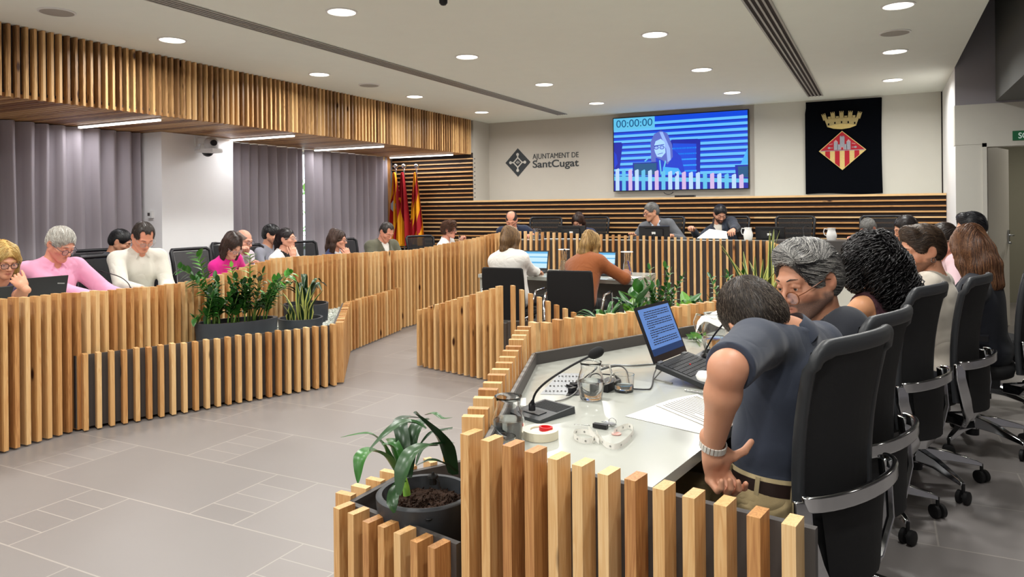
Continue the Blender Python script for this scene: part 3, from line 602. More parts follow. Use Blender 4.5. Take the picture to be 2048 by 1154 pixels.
strip(b, (-0.948, 1.70), (-1.335, 2.825), 0.737, 0.787, 0.012); strip(b, (-1.333, 2.835), (-0.46, 4.79), 0.737, 0.787, 0.012); part('upstand', b, 'board_lt', nd)
# gate screen and low screen in front of the witness desk
gs = slat_thing('slatted_screen', 'freestanding slatted pine screen in the middle of the floor, rising to the right', 'screen', (-3.2, 5.4, 0),
    [((-3.74, 5.52), (-2.73, 5.25), 0.50, 0.79, 0.48, dict(side=-1)), ((-2.72, 5.27), (-1.95, 5.96), 0.80, 0.33, 0.49, dict(side=-1))], 0.49)
# planter boxes
def planter(name, label, loc, runs, poly, zg, zb, parent_floor=0):
    t = slat_thing(name, label, 'planter box', loc, runs, zb)
    return t
lp_ = slat_thing('planter_box', 'low slatted pine planter box with white gravel in front of the left desk', 'planter box', (-4.4, 4.3, 0),
    [((-4.63, 2.93), (-3.95, 4.62), 0.495, 0.495), ((-3.95, 4.62), (-4.78, 5.72), 0.495, 0.495, None, dict(pitch=0.070)), ((-4.78, 5.72), (-5.08, 7.02), 0.495, 0.50)], 0.485, side=-1)
b = MB(); strip(b, (-4.74, 2.95), (-4.63, 2.93), 0.02, 0.485, 0.02); part('end_board', b, 'board', lp_)
def gravel(poly, z, parent, seed, n=1500, s=0.013):
    r = random.Random(seed); b = MB(); P = np.array(poly); b.prism(poly, z-0.25, z-0.008)
    lo, hi = P.min(0), P.max(0); k = 0
    def inside(x, y):
        c = False; j = len(poly)-1
        for i in range(len(poly)):
            if (poly[i][1] > y) != (poly[j][1] > y) and x < (poly[j][0]-poly[i][0])*(y-poly[i][1])/(poly[j][1]-poly[i][1])+poly[i][0]: c = not c
            j = i
        return c
    while k < n:
        x, y = r.uniform(lo[0], hi[0]), r.uniform(lo[1], hi[1])
        if not inside(x, y): continue
        q = s*r.uniform(0.6, 1.3); c = V(x, y, z-0.004+r.uniform(0, 0.006)); vs = [c+q*V(a*r.uniform(.7, 1.2), b_*r.uniform(.7, 1.2), c_*r.uniform(.5, .9)) for a, b_, c_ in ((1, 0, 0), (0, 1, 0), (-1, 0, 0), (0, -1, 0), (0, 0, 1), (0, 0, -1))]
        b.add(vs, [(0, 1, 4), (1, 2, 4), (2, 3, 4), (3, 0, 4), (1, 0, 5), (2, 1, 5), (3, 2, 5), (0, 3, 5)], 0, r.random()); k += 1
    o = part('gravel', b, leaf_mat('white_gravel', 'A9B0A6', 'E9ECE4'), parent); o['kind'] = 'stuff'; return o
gravel([(-4.70, 3.0), (-4.62, 2.97), (-3.98, 4.61), (-4.82, 5.70), (-5.12, 6.98), (-5.13, 5.1), (-4.89, 4.2), (-4.75, 3.6)], 0.40, lp_, 5, 3800)
# mid planter behind near right desk
mp_ = slat_thing('planter_box', 'low planter box of green plants behind the nearest right desk', 'planter box', (-1.4, 4.6, 0), [((-2.02, 4.55), (-1.25, 6.05), 0.52, 0.52)], 0.50, side=1)
b = MB(); strip(b, (-1.47, 3.9), (-2.02, 4.55), 0.0, 0.5, 0.02); strip(b, (-1.25, 6.05), (-0.68, 5.9), 0, 0.5, 0.02); part('end_board', b, 'board', mp_)
gravel([(-1.14, 3.6), (-1.98, 4.55), (-1.27, 6.0), (-0.68, 5.9), (-0.56, 4.85)], 0.42, mp_, 6, 700)
# clivia planter
cp = slat_thing('planter_box', 'small slatted planter box holding the black pot at the end of the nearest desk', 'planter box', (-1.25, 1.9, 0),
    [((-1.505, 1.80), (-1.045, 1.705), 0.50, 0.49, None, dict(pitch=0.0665, side=-1)), ((-1.505, 1.80), (-1.50, 2.10), 0.50, 0.50, None, dict(side=1)), ((-1.50, 2.10), (-1.25, 2.50), 0.50, 0.50, None, dict(side=1))], 0.49)
b = MB(); b.prism([(-1.49, 1.83), (-1.05, 1.74), (-1.24, 2.42), (-1.48, 2.10)], 0.30, 0.34); part('inner_floor', b, 'board', cp)

# ================================================================ POTS AND PLANTS
def blade(mb, pts, w, m=0, r=None, fold=0.15, em=None, curl=0.0):
    """strap leaf along pts, widths w per point (half width); fold lifts the edges"""
    P = [np.asarray(p, float) for p in pts]; 
    # resample with catmull-rom
    Q = []; n = len(P)
    for i in range(n-1):
        a, b_, c, d = P[max(i-1, 0)], P[i], P[i+1], P[min(i+2, n-1)]
        for t in np.linspace(0, 1, 6, endpoint=False): Q.append(0.5*((2*b_)+(-a+c)*t+(2*a-5*b_+4*c-d)*t*t+(-a+3*b_-3*c+d)*t**3))
    Q.append(P[-1]); N = len(Q); W = np.interp(np.linspace(0, 1, N), np.linspace(0, 1, len(w)), w)
    vs = []; lastn = None
    for i in range(N):
        T = nrm(Q[min(i+1, N-1)]-Q[max(i-1, 0)]); s = np.cross(T, V(0, 0, 1)); 
        if np.linalg.norm(s) < 0.25: s = np.cross(T, fwd) if lastn is None else lastn
        s = nrm(s); 
        if lastn is not None:
            if np.dot(s, lastn) < 0: s = -s
            s = nrm(0.5*s+0.5*lastn)
        lastn = s; u = nrm(np.cross(s, T)); u = u if u[2] >= 0 else -u
        for k, x in enumerate((-1, -0.55, 0, 0.55, 1)): vs.append(Q[i]+s*x*W[i]+u*fold*W[i]*abs(x)*1.2+u*curl*W[i]*x*x)
    fs = []; ms = []
    for i in range(N-1):
        for k in range(4): fs.append((i*5+k, i*5+k+1, (i+1)*5+k+1, (i+1)*5+k)); ms.append(m if em is None or k in (1, 2) else em)
    mb.add(vs, fs, ms, r)
def zz(mb, base, h, lean, az, n=9, ls=0.045, stem=2, leaf=0, r0=None):
    base = V(*base); az_ = dirv(az); pts = [base+V(0, 0, 1)*h*t*(1-0.15*lean*t)+az_*h*lean*t**1.7 for t in np.linspace(0, 1, 8)]
    mb.tube(pts, list(np.linspace(0.0065, 0.002, 8)), 5, stem)
    for i in range(n):
        t = 0.25+0.75*(i+0.5)/n; k = t*7; j = min(int(k), 6); p = lerp(pts[j], pts[j+1], k-j); T = nrm(pts[j+1]-pts[j]); side = nrm(np.cross(T, V(0, 0, 1)+0.3*dirv(az+90)))
        for s in (-1, 1):
            d = nrm(side*s+T*0.75+V(0, 0, rng.uniform(-0.15, 0.25))+0.25*V(rng.gauss(0, 1), rng.gauss(0, 1), 0)); L = ls*rng.uniform(0.8, 1.25)*(1.15-0.4*t)*1.6
            e = p+d*L; dr = V(0, 0, -L*0.15); blade(mb, [p, p+d*L*0.5+V(0, 0, L*0.05), e+dr], [0.003, L*0.22, L*0.25, L*0.14, 0.001], leaf, None if r0 is None else r0, 0.2)
    d = nrm(pts[-1]-pts[-2]); blade(mb, [pts[-1], pts[-1]+d*ls*1.3], [0.003, ls*0.35, ls*0.3, 0.001], leaf)
def sansev(mb, base, h, lean, az, w=0.022):
    base = V(*base); a = dirv(az); pts = [base+V(0, 0, h*t)+a*h*lean*t*t for t in (0, .35, .7, 1)]
    blade(mb, pts, [w*0.6, w, w*1.05, w*0.6, 0.001], 0, None, 0.5, 1)
def pot_shell(c, r, h, sx, sy, rot, mat, parent, zr, soilz=0.03, wall=0.018):
    b = MB(); b.lathe([(r*0.95, -h), (r*0.98, -h*0.5), (r, -0.012), (r, 0), (r-wall, 0), (r-wall-0.003, -0.05)], (c[0], c[1], zr), 40, 0, None, sx, sy, R_(rot)); part('pot', b, mat, parent, smooth=40)
    b = MB(); b.lathe([(0.0, 0.004), (r*0.5, 0.002), (r-wall-0.001, -0.004)], (c[0], c[1], zr-soilz), 40, 0, None, sx, sy, R_(rot)); part('soil', b, 'soil', parent, smooth=60)
# big oval pot with bushy plants
def pot_plant(name, label, c, zr): return thing(name, label, 'potted plant', (c[0], c[1], zr-0.16))
c = (-4.50, 4.12); t = pot_plant('potted_plant', 'large oval grey pot packed with tall bushy glossy plants', c, 0.56)
pot_shell(c, 0.16, 0.17, 1.95, 1.0, 62, 'pot', t, 0.56)
b = MB(); dl = dirv(62); rg = random.Random(11); rng.seed(11)
for i in range(26):
    u = rg.uniform(-0.24, 0.26); v = rg.uniform(-0.09, 0.09); base = V(c[0], c[1], 0.53)+dl*u+V(-dl[1], dl[0], 0)*v
    zz(b, base, rg.uniform(0.22, 0.40), rg.uniform(0.15, 0.7), rg.choice([62, 242, 330, 150, 20, 280])+rg.uniform(-35, 35), rg.randint(7, 10), 0.050, 2, 0 if rg.random() > 0.3 else 1)
def pxbase(px, py, D): return atD(px, py, D)
for (bx, by_, D, tx, ty, D2, nn, ls, lf) in ((430, 640, 5.7, 392, 505, 5.6, 11, 0.048, 3), (470, 640, 5.75, 355, 535, 5.6, 9, 0.045, 0), (440, 640, 5.7, 385, 560, 5.55, 9, 0.045, 0), (478, 640, 5.8, 462, 532, 5.7, 8, 0.04, 4), (500, 640, 5.8, 500, 508, 5.75, 8, 0.04, 4), (510, 645, 5.85, 560, 560, 5.8, 8, 0.045, 3), (530, 645, 5.9, 585, 545, 5.9, 8, 0.045, 3), (440, 650, 5.65, 385, 640, 5.5, 5, 0.04, 0)):
    p0 = atD(bx, by_, D); p1 = atD(tx, ty, D2); p0[2] = 0.53; mid = (p0+p1)/2+V(0, 0, 0.06); pts = [p0, lerp(p0, mid, .5)+V(0, 0, .02), mid, lerp(mid, p1, .5)+V(0, 0, .02), p1]
    b.tube(pts, [0.007, 0.006, 0.005, 0.004, 0.002], 5, 2)
    for i in range(nn):
        tt = 0.30+0.70*(i+0.5)/nn; k = tt*4; j = min(int(k), 3); p = lerp(pts[j], pts[j+1], k-j); T = nrm(pts[j+1]-pts[j])
        for s in (-1, 1):
            d = nrm(nrm(np.cross(T, fwd))*s+T*0.6+0.35*V(rng.gauss(0, 1), rng.gauss(0, 1), rng.gauss(0, .6))); L = ls*1.7*rng.uniform(.85, 1.2)
            blade(b, [p, p+d*L*0.5, p+d*L+V(0, 0, -L*0.1)], [0.003, L*0.24, L*0.27, L*0.15, 0.001], lf, None, 0.2)
part('foliage', b, ['leaf', 'leaf_dk', 'stem', leaf_mat('mid_leaf', '2F6B24', '5FA83F'), 'leaf_lt'], t, smooth=180)
c = (-4.43, 4.74); t = pot_plant('potted_plant', 'round grey pot with upright yellow-edged sword leaves', c, 0.50); pot_shell(c, 0.185, 0.12, 1, 1, 0, 'pot', t, 0.50)
b = MB()
for (u, v, h, le, az) in ((-.10, 0, .24, .35, 200), (-.05, .04, .33, .12, 170), (0, 0, .30, .05, 0), (.03, -.04, .26, .2, 320), (.06, .02, .28, .3, 20), (.10, 0, .27, .5, 10), (-.02, -.06, .20, .4, 250), (.0, .08, .30, .15, 90), (.08, -.06, .17, .6, 300), (-.08, -.06, .16, .4, 230)): sansev(b, (c[0]+u, c[1]+v, 0.47), h, le, az)
part('foliage', b, ['leaf_dk', 'leaf_edge'], t, smooth=180)
c = (-4.70, 5.10); t = pot_plant('potted_plant', 'round grey pot with broad dark strap leaves behind the sword-leaf pot', c, 0.565); pot_shell(c, 0.20, 0.18, 1, 1, 0, 'pot', t, 0.565)
b = MB(); rg = random.Random(3)
for i in range(16):
    az = rg.uniform(0, 360); a = dirv(az); h = rg.uniform(0.16, 0.30); s = rg.uniform(0.08, 0.22); p = V(c[0], c[1], 0.54)+a*0.03
    blade(b, [p, p+a*s*0.35+V(0, 0, h*0.7), p+a*s*0.8+V(0, 0, h), p+a*s*1.25+V(0, 0, h*rg.uniform(0.55, 1.0))], [0.012, 0.02, 0.024, 0.018, 0.002], 0, None, 0.25)
part('foliage', b, ['leaf_dk'], t, smooth=180)
# clivia in the near planter
c = atD(850, 985, 2.26); c = V(c[0], c[1], 0.53); t = thing('potted_plant', 'black pot with a clump of long arching strap leaves in the foreground', 'potted plant', (c[0], c[1], 0.34))
b = MB(); b.lathe([(0.12, -0.185), (0.135, -0.10), (0.148, -0.03), (0.150, 0), (0.142, 0.006), (0.131, 0.004), (0.127, -0.02), (0.124, -0.06)], c, 56); part('pot', b, 'pot_old', t, smooth=50)
b = MB(); g = []
for r_ in np.linspace(0.0, 0.125, 10): g.append([(c[0]+r_*math.cos(a), c[1]+r_*math.sin(a), c[2]-0.035+rng.uniform(-0.004, 0.005)) for a in np.linspace(0, 2*math.pi, 33)])
b.sheet(g)
for i in range(260):
    a, r_ = rng.uniform(0, 6.28), 0.12*math.sqrt(rng.random()); q = V(c[0]+r_*math.cos(a), c[1]+r_*math.sin(a), c[2]-0.032); s = rng.uniform(0.002, 0.007); b.box(q, (s*1.6, s, s), [nrm(V(rng.gauss(0, 1), rng.gauss(0, 1), rng.gauss(0, 1)))]+[V(0, 1, 0), V(0, 0, 1)])
part('soil', b, 'soil', t)
b = MB(); q = atD(857, 1000, 2.12); q[2] = 0.505; b.lathe([(0.010, 0), (0.013, 0.004), (0.010, 0.006), (0.006, -0.002)], q, 12); part('drip_ring', b, 'rubber', t)
b = MB(); q = atD(866, 955, 2.22); b.lathe([(0.011, -0.02), (0.012, 0), (0.017, 0.002), (0.015, 0.007), (0.005, 0.010), (0.004, 0.016), (0, 0.018)], q, 12); b.tube([q+V(0.01, 0, 0), q+V(0.02, 0, -0.01), q+V(0.022, 0, -0.03)], 0.003, 6); part('drip_head', b, 'rubber', t)
b = MB(); ro = (812, 982, 2.2)
LV = [([(806, 960, 2.22), (779, 919, 2.24), (763, 887, 2.24), (737, 868, 2.22), (681, 875, 2.20)], [.011, .017, .016, .011, .001], 1, .5),
      ([(805, 965, 2.18), (776, 919, 2.12), (745, 903, 2.08), (722, 918, 2.04), (716, 966, 2.02)], [.012, .018, .023, .022, .002], 1, .8),
      ([(808, 955, 2.24), (806, 890, 2.26), (800, 850, 2.30), (815, 836, 2.36), (850, 838, 2.42)], [.014, .022, .024, .018, .003], 0, .2),
      ([(815, 955, 2.26), (822, 890, 2.28), (838, 850, 2.32), (860, 838, 2.38)], [.014, .024, .024, .006], 0, .4),
      ([(905, 950, 2.30), (890, 895, 2.26), (862, 860, 2.22), (836, 833, 2.20), (826, 826, 2.2)], [.018, .030, .032, .022, .006], 0, .1),
      ([(905, 835, 2.35), (885, 838, 2.36), (868, 828, 2.38), (852, 830, 2.4)], [.001, .009, .011, .008], 1, .3),
      ([(873, 892, 2.14), (848, 894, 2.08), (822, 910, 2.03), (806, 945, 2.00), (799, 990, 1.99)], [.010, .022, .026, .025, .008], 0, .9),
      ([(803, 962, 2.12), (790, 985, 2.06), (785, 1007, 2.03), (788, 1026, 2.02)], [.013, .018, .016, .003], 0, .8),
      ([(910, 944, 2.2), (885, 926, 2.16), (858, 922, 2.14), (828, 934, 2.14)], [.014, .014, .010, .002], 0, .2),
      ([(735, 905, 2.08), (768, 873, 2.10), (802, 848, 2.14), (830, 847, 2.16), (852, 858, 2.16)], [.004, .016, .020, .018, .006], 0, .9),
      ([(908, 886, 2.28), (870, 890, 2.24), (845, 900, 2.22), (832, 930, 2.2)], [.008, .012, .010, .002], 0, .5),
      ([(808, 950, 2.2), (800, 915, 2.22), (785, 885, 2.25), (772, 878, 2.3)], [.012, .018, .018, .004], 1, .4),
      ([(808, 955, 2.16), (790, 918, 2.14), (780, 892, 2.13), (764, 890, 2.12)], [.012, .016, .014, .004], 1, .6),
      ([(905, 858, 2.36), (885, 862, 2.36), (860, 868, 2.34), (836, 895, 2.3)], [.010, .012, .009, .001], 0, .3)]
for pts, w, m, r in LV: blade(b, [atD(*p) for p in pts], w, m, r, 0.3)
b2 = MB(); b2.tube([atD(814, 990, 2.2), atD(812, 975, 2.2), atD(808, 955, 2.2)], [0.012, 0.011, 0.008], 10); part('leaf_base', b2, 'leaf_lt', t, smooth=60)
part('foliage', b, ['leaf_dk', 'leaf'], t, smooth=180)
# plants in the mid planter
def bush(label, c, zb, kind, seed, h=0.3):
    t = thing('potted_plant', label, 'plant', (c[0], c[1], zb-0.05)); b = MB(); rg = random.Random(seed)
    if kind == 'zz':
        for i in range(10): zz(b, (c[0]+rg.uniform(-.08, .08), c[1]+rg.uniform(-.08, .08), zb), h*rg.uniform(.7, 1.2), rg.uniform(.05, .5), rg.uniform(0, 360), 8, 0.042, 2, 0)
    elif kind == 'sword':
        for i in range(20): sansev(b, (c[0]+rg.uniform(-.08, .08), c[1]+rg.uniform(-.08, .08), zb), h*rg.uniform(.6, 1.25), rg.uniform(.05, .6), rg.uniform(0, 360), 0.019)
    elif kind == 'broad':
        for i in range(3):
            p = V(c[0]+rg.uniform(-.03, .03), c[1]+rg.uniform(-.03, .03), zb); a = dirv(rg.uniform(0, 360)); top = p+V(0, 0, h*rg.uniform(.6, 1))+a*0.05; b.tube([p, (p+top)/2+a*0.01, top], [0.006, 0.005, 0.003], 5, 2)
            for q in range(7):
                u = rg.uniform(0.3, 1.0); s = lerp(p, top, u); d = nrm(dirv(rg.uniform(0, 360))+V(0, 0, rg.uniform(.2, 1.4))); L = 0.14*rg.uniform(.8, 1.2); blade(b, [s, s+d*L*.5, s+d*L], [.004, L*.25, L*.28, L*.18, .001], 0 if q % 6 else 3, None, 0.15)
    else:
        for i in range(16):
            az = rg.uniform(0, 360); a = dirv(az); hh = h*rg.uniform(.5, 1); p = V(c[0], c[1], zb)+a*0.02; s = h*rg.uniform(.4, .8); blade(b, [p, p+a*s*.4+V(0, 0, hh*.7), p+a*s+V(0, 0, hh), p+a*s*1.4+V(0, 0, hh*.75)], [.006, .012, .014, .009, .001], 0, None, .2)
    b.lathe([(0.09, 0.005), (0.10, 0.02), (0.085, -0.11)], (c[0], c[1], zb-0.03), 20, 4)
    part('foliage', b, ['leaf' if kind != 'sword' else 'leaf_dk', 'leaf_edge', 'stem', 'leaf_lt', 'pot'], t, smooth=180)
bush('low fine-leaved plant just left of the white desk end panel', (-1.80, 5.02), 0.52, 'grass', 21, 0.22)
bush('broad-leaved plant with one large upright leaf against the white desk end panel', (-1.66, 5.15), 0.50, 'broad', 22, 0.30)
bush('tall glossy plant with stacked leaflets right of the white desk end panel', (-1.50, 5.38), 0.50, 'zz', 23, 0.40)
bush('loose leafy plant in the middle of the low planter', (-1.28, 5.22), 0.50, 'broad', 24, 0.24)
bush('low grassy plant right of centre in the low planter', (-1.10, 5.30), 0.50, 'grass', 25, 0.26)
bush('dense glossy plant in the low planter beside the dark cropped head', (-0.98, 5.42), 0.50, 'zz', 26, 0.36)
bush('sword-leaf plant with yellow edges behind the grey-haired man', (-0.78, 5.35), 0.50, 'sword', 27, 0.60)

# ================================================================ FLAGS
def flag(label, px0, ptop, style, seed, wid=0.42):
    Yf = 10.28; top = atY(px0, ptop, Yf); rg = random.Random(seed)
    t = thing('flag', label, 'flag', (top[0], Yf, 0), 0, 'flags on poles by the curtain')
    b = MB(); b.tube([(top[0], Yf, 0.02), (top[0], Yf, top[2]-0.05)], 0.014, 10); part('pole', b, 'steel', t, smooth=50)
    b = MB(); b.lathe([(0.02, -0.06), (0.014, -0.04), (0.035, -0.02), (0.045, 0.01), (0.035, 0.04), (0, 0.055)], top, 14); part('finial', b, 'chrome', t, smooth=60)
    b = MB(); b.lathe([(0.16, 0.0), (0.15, 0.02), (0.03, 0.05), (0.02, 0.10)], (top[0], Yf, 0), 20); part('base', b, 'steel', t, smooth=40)
    zt, zb = top[2]-0.10, 0.85; N = 88; rows = 60; g = []; rows_m = []
    for i in range(rows):
        v = i/(rows-1); z = lerp(zt, zb, v); spread = 0.05+wid*0.62*(v**0.75); row = []
        for j in range(N):
            u = j/(N-1); ang = u*math.pi*5+seed; x = top[0]-spread*0.35+spread*(u+0.035*math.sin(ang*1.7)); y = Yf-0.05-0.055*(0.3+v)*math.sin(ang)-0.03*u
            row.append((x, y, z-0.05*u*v))
        g.append(row)
    b = MB(); G = np.array(g); vs = G.reshape(-1, 3); fs = []; ms = []
    for i in range(rows-1):
        for j in range(N-1):
            fs.append((i*N+j, i*N+j+1, (i+1)*N+j+1, (i+1)*N+j)); u = j/(N-1); v = i/(rows-1); s = u*1.25+v*0.9
            if style == 'three': m = 1 if (0.45 < s < 0.85 or 1.3 < s < 1.62) else 0
            elif style == 'two': m = 0 if u < 0.55-0.9*(0.75-v) and v > 0.35 else (1 if u > 0.3 or v < 0.4 else 0)
            else: m = 1 if int(s*4.6+0.2) % 2 else 0
            ms.append(m)
    b.add(vs, fs, ms, 0.5); b.add(vs+V(0, 0.006, 0), [f[::-1] for f in fs], ms, 0.5); part('cloth', b, ['flag_y', 'flag_r'], t, smooth=180)
    if style == 'three':
        b = MB(); cc_ = V(*g[28][28])-V(0, 0.03, 0); b.lathe([(0.0, -0.09), (0.05, -0.05), (0.055, 0.04), (0.02, 0.07), (0.0, 0.10)], cc_, 12, sy=0.15); part('crest', b, 'silver', t, smooth=60)
flag('striped red and yellow flag with a small crest, leftmost by the curtain', 792, 333, 'three', 1)
flag('mostly dark red flag in the middle of the three', 808, 333, 'two', 2, 0.36)
flag('red and yellow striped flag, rightmost of the three', 833, 333, 'four', 3, 0.40)

# ================================================================ CHAIRS
def curve_back(w, z0, z1, y0, bow, tilt, seg=8):
    rows = []
    for z in np.linspace(z0, z1, 9):
        v = (z-z0)/(z1-z0); ww = w*(0.88+0.12*v); rows.append([(ww*(u-0.5), y0-tilt*v+0.03*math.sin(math.pi*v*0.9)+bow*(1-(2*u-1)**2)*-1, z) for u in np.linspace(0, 1, seg+1)])
    return rows
def bev(o, w, n=2):
    m = o.modifiers.new('bevel', 'BEVEL'); m.width = w; m.segments = n; m.limit_method = 'ANGLE'; m.angle_limit = R_(35); return o
def make_task_chair(name, label, group, arms=True, mat_back='mesh'):
    """faces +Y in its own frame; back at -Y"""
    t = thing(name, label, 'chair', (0, 0, 0), 0, group)
    W, yb, z0, z1, tilt = 0.43, -0.235, 0.49, 1.04, 0.055
    BW = 0.050
    def yof(v, u): return yb-tilt*v+0.03*math.sin(math.pi*v*0.9)-BW*(1-(2*u-1)**2)
    def wof(v): return W*(0.88+0.12*v)
    g = [[((wof(v)-0.02)*(u-0.5), yof(v, u), z0+(z1-z0)*v*0.985) for u in np.linspace(0, 1, 11)] for v in np.linspace(0, 1, 10)]
    b = MB(); b.sheet(g); b.sheet([[(p[0], p[1]+0.018, p[2]) for p in r] for r in g][::-1]); part('back_mesh', b, mat_back, t, False, 180)
    path = [(-wof(v)/2, yof(v, 0)+0.006, z0+(z1-z0)*v, 0.018, 0.015) for v in np.linspace(-0.02, 0.90, 9)]
    for a in np.linspace(0.15, 1.45, 5): path.append((-wof(1)/2+0.042*(1-math.cos(a)), yof(1, 0.09*math.sin(a)**2)+0.004, z1-0.045+0.045*math.sin(a), 0.018+0.005*a, 0.015))
    for u in np.linspace(0.13, 0.87, 12): path.append((wof(1)*(u-0.5), yof(1, u)+0.006, z1+0.008*math.sin(math.pi*u), 0.023, 0.014))
    for a in np.linspace(1.45, 0.15, 5): path.append((wof(1)/2-0.042*(1-math.cos(a)), yof(1, 0.09*math.sin(a)**2)+0.004, z1-0.045+0.045*math.sin(a), 0.018+0.005*a, 0.015))
    path += [(wof(v)/2, yof(v, 0)+0.006, z0+(z1-z0)*v, 0.018, 0.015) for v in np.linspace(0.90, -0.02, 9)]
    path += [(wof(0)*(u-0.5), yof(0, u)+0.008, z0-0.012, 0.016, 0.014) for u in np.linspace(0.92, 0.08, 7)]; path.append(path[0])
    P = [V(*p[:3]) for p in path]; n = len(P); vs = []; SG = 12
    for k in range(n):
        T = nrm(P[(k+1) % (n-1)]-P[(k-1) % (n-1)]); out = V(0, -1, 0); out = nrm(out-T*np.dot(out, T)); s = np.cross(T, out)
        for q in range(SG):
            a = 2*math.pi*q/SG; ca, sa = math.cos(a), math.sin(a); vs.append(P[k]+s*path[k][3]*np.sign(ca)*abs(ca)**0.7+out*path[k][4]*np.sign(sa)*abs(sa)**0.7)
    b = MB(); b.add(vs, [(k*SG+q, k*SG+(q+1) % SG, (k+1)*SG+(q+1) % SG, (k+1)*SG+q) for k in range(n-1) for q in range(SG)]); part('back_frame', b, 'frame_grey', t, False, 180)
    b = MB()     # polished loop: bowed bar at lumbar height, both sides run down and meet under the seat
    def bar(pts, w, th):
        pts = [V(*p) for p in pts]; n = len(pts); vs = []
        for i in range(n):
            T = nrm(pts[min(i+1, n-1)]-pts[max(i-1, 0)]); out = nrm(V(pts[i][0]*0.9, pts[i][1]+0.02, 0.0)); out = nrm(out-T*np.dot(out, T)); s = np.cross(T, out)
            ww = w[i] if hasattr(w, '__len__') else w
            for a, c_ in ((-1, -1), (-1, 1), (1, 1), (1, -1)): vs.append(pts[i]+s*ww*a+out*th*c_)
        fs = [(i*4+k, i*4+(k+1) % 4, (i+1)*4+(k+1) % 4, (i+1)*4+k) for i in range(n-1) for k in range(4)]+[(3, 2, 1, 0), tuple(range(4*n-4, 4*n))]; b.add(vs, fs)
    lum = [(0.245*math.sin(a), yb-0.03-0.10*math.cos(a)+0.02, 0.655+0.012*math.cos(a)) for a in np.linspace(-1.45, 1.45, 17)]
    bar(lum, 0.021, 0.008)
    for s in (-1, 1):
        bar([(s*0.243, yb-0.02, 0.665), (s*0.248, yb-0.025, 0.60), (s*0.225, yb-0.04, 0.50), (s*0.16, yb-0.04, 0.405), (s*0.075, yb-0.005, 0.355), (0, yb+0.08, 0.35)], [0.022, 0.024, 0.026, 0.026, 0.026, 0.026], 0.011)
    bev(part('back_support', b, 'chrome', t, False, 50), .005)
    b = MB(); g = [[(0.19*(2*u-1)*(1-0.25*(1-v)), yb-0.045-0.045*(1-(2*u-1)**2), 0.42+v*0.21) for u in np.linspace(0, 1, 7)] for v in np.linspace(0, 1, 5)]; b.sheet(g); b.sheet([[(p[0], p[1]+0.02, p[2]) for p in r] for r in g][::-1]); part('lumbar_panel', b, 'blackmat', t, False, 180)
    b = MB(); prof = []
    for (zz_, k) in ((0.425, 0.86), (0.44, 0.97), (0.47, 1.0), (0.492, 0.96), (0.50, 0.85)):
        prof.append([(0.24*k*(abs(math.cos(a))**0.55)*np.sign(math.cos(a)), 0.02+0.235*k*(abs(math.sin(a))**0.55)*np.sign(math.sin(a)), zz_) for a in np.linspace(0, 2*math.pi, 29)])
    b.sheet(prof); b.add([(p[0], p[1], 0.50) for p in prof[-1][:-1]], [tuple(range(28))]); b.add([(p[0], p[1], 0.425) for p in prof[0][:-1]], [tuple(range(27, -1, -1))]); part('seat', b, 'blackmat', t, False, 50)
    b = MB(); b.bb((-0.10, -0.14, 0.36), (0.10, 0.14, 0.425)); b.tube([(0, 0, 0.10), (0, 0, 0.37)], 0.028, 14); b.tube([(0, 0, 0.06), (0, 0, 0.24)], 0.035, 14); part('gas_column', b, 'black', t, False, 40)
    b = MB()
    for k in range(5):
        a = R_(72*k+18); d = V(math.cos(a), math.sin(a), 0); n = V(-d[1], d[0], 0); vs = []
        for (r_, w_, zt, zb_) in ((0.03, 0.030, 0.175, 0.11), (0.15, 0.024, 0.155, 0.11), (0.29, 0.017, 0.112, 0.088), (0.315, 0.013, 0.098, 0.082)):
            c = d*r_; vs += [c+n*w_+V(0, 0, zb_), c+n*w_*0.7+V(0, 0, zt), c-n*w_*0.7+V(0, 0, zt), c-n*w_+V(0, 0, zb_)]
        b.add(vs, [(i*4+q, i*4+(q+1) % 4, (i+1)*4+(q+1) % 4, (i+1)*4+q) for i in range(3) for q in range(4)]+[(3, 2, 1, 0), (12, 13, 14, 15)])
    b.lathe([(0.045, 0.10), (0.045, 0.17), (0.035, 0.182), (0, 0.182)], (0, 0, 0), 18); bev(part('star_base', b, 'chrome', t, False, 40), .003)
    for k in range(5):
        a = R_(72*k+18); d = V(math.cos(a), math.sin(a), 0); rot = R_(50+70*k); n = V(math.cos(rot), math.sin(rot), 0); c = d*0.315+V(0, 0, 0.031)
        b = MB()
        for s in (-1, 1): b.tube([c+n*s*0.006, c+n*s*0.009, c+n*s*0.024, c+n*s*0.027], [0.026, 0.031, 0.031, 0.026], 20)
        b.tube([c+V(0, 0, 0.02), c+V(0, 0, 0.062)], 0.008, 8); b.tube([c-n*0.02, c+n*0.02], 0.012, 8); part('caster', b, 'rubber', t, False, 40)
    if arms:
        for s in (-1, 1):
            b = MB(); b.tube([(s*0.20, 0.0, 0.40), (s*0.285, 0.0, 0.42), (s*0.29, -0.01, 0.56), (s*0.285, 0.0, 0.66)], 0.018, 8, flat=1.5); b.box((s*0.285, 0.03, 0.672), (0.075, 0.25, 0.028)); part('armrest', b, 'black', t, False, 40)
    return t
tc0 = make_task_chair('task_chair', 'black mesh-back swivel chair in the right foreground, under the man in the navy polo shirt', 'swivel chairs on the right', arms=False)
def place(proto, back, face, label, first=[True], z=0):
    rz = R_(face-90); bk = V(back[0], back[1], 0)+0.26*dirv(face); return bk, rz
def seat_at(proto, back, face, label, z=0, group=None, off=0.26):
    p = V(back[0], back[1], 0)+off*dirv(face); return copy_tree(proto, (p[0], p[1], z), R_(face-90), label, group)
p = V(-0.065, 2.17, 0)+0.29*dirv(158); tc0.location = (p[0], p[1], 0); tc0.rotation_euler = (0, 0, R_(68))
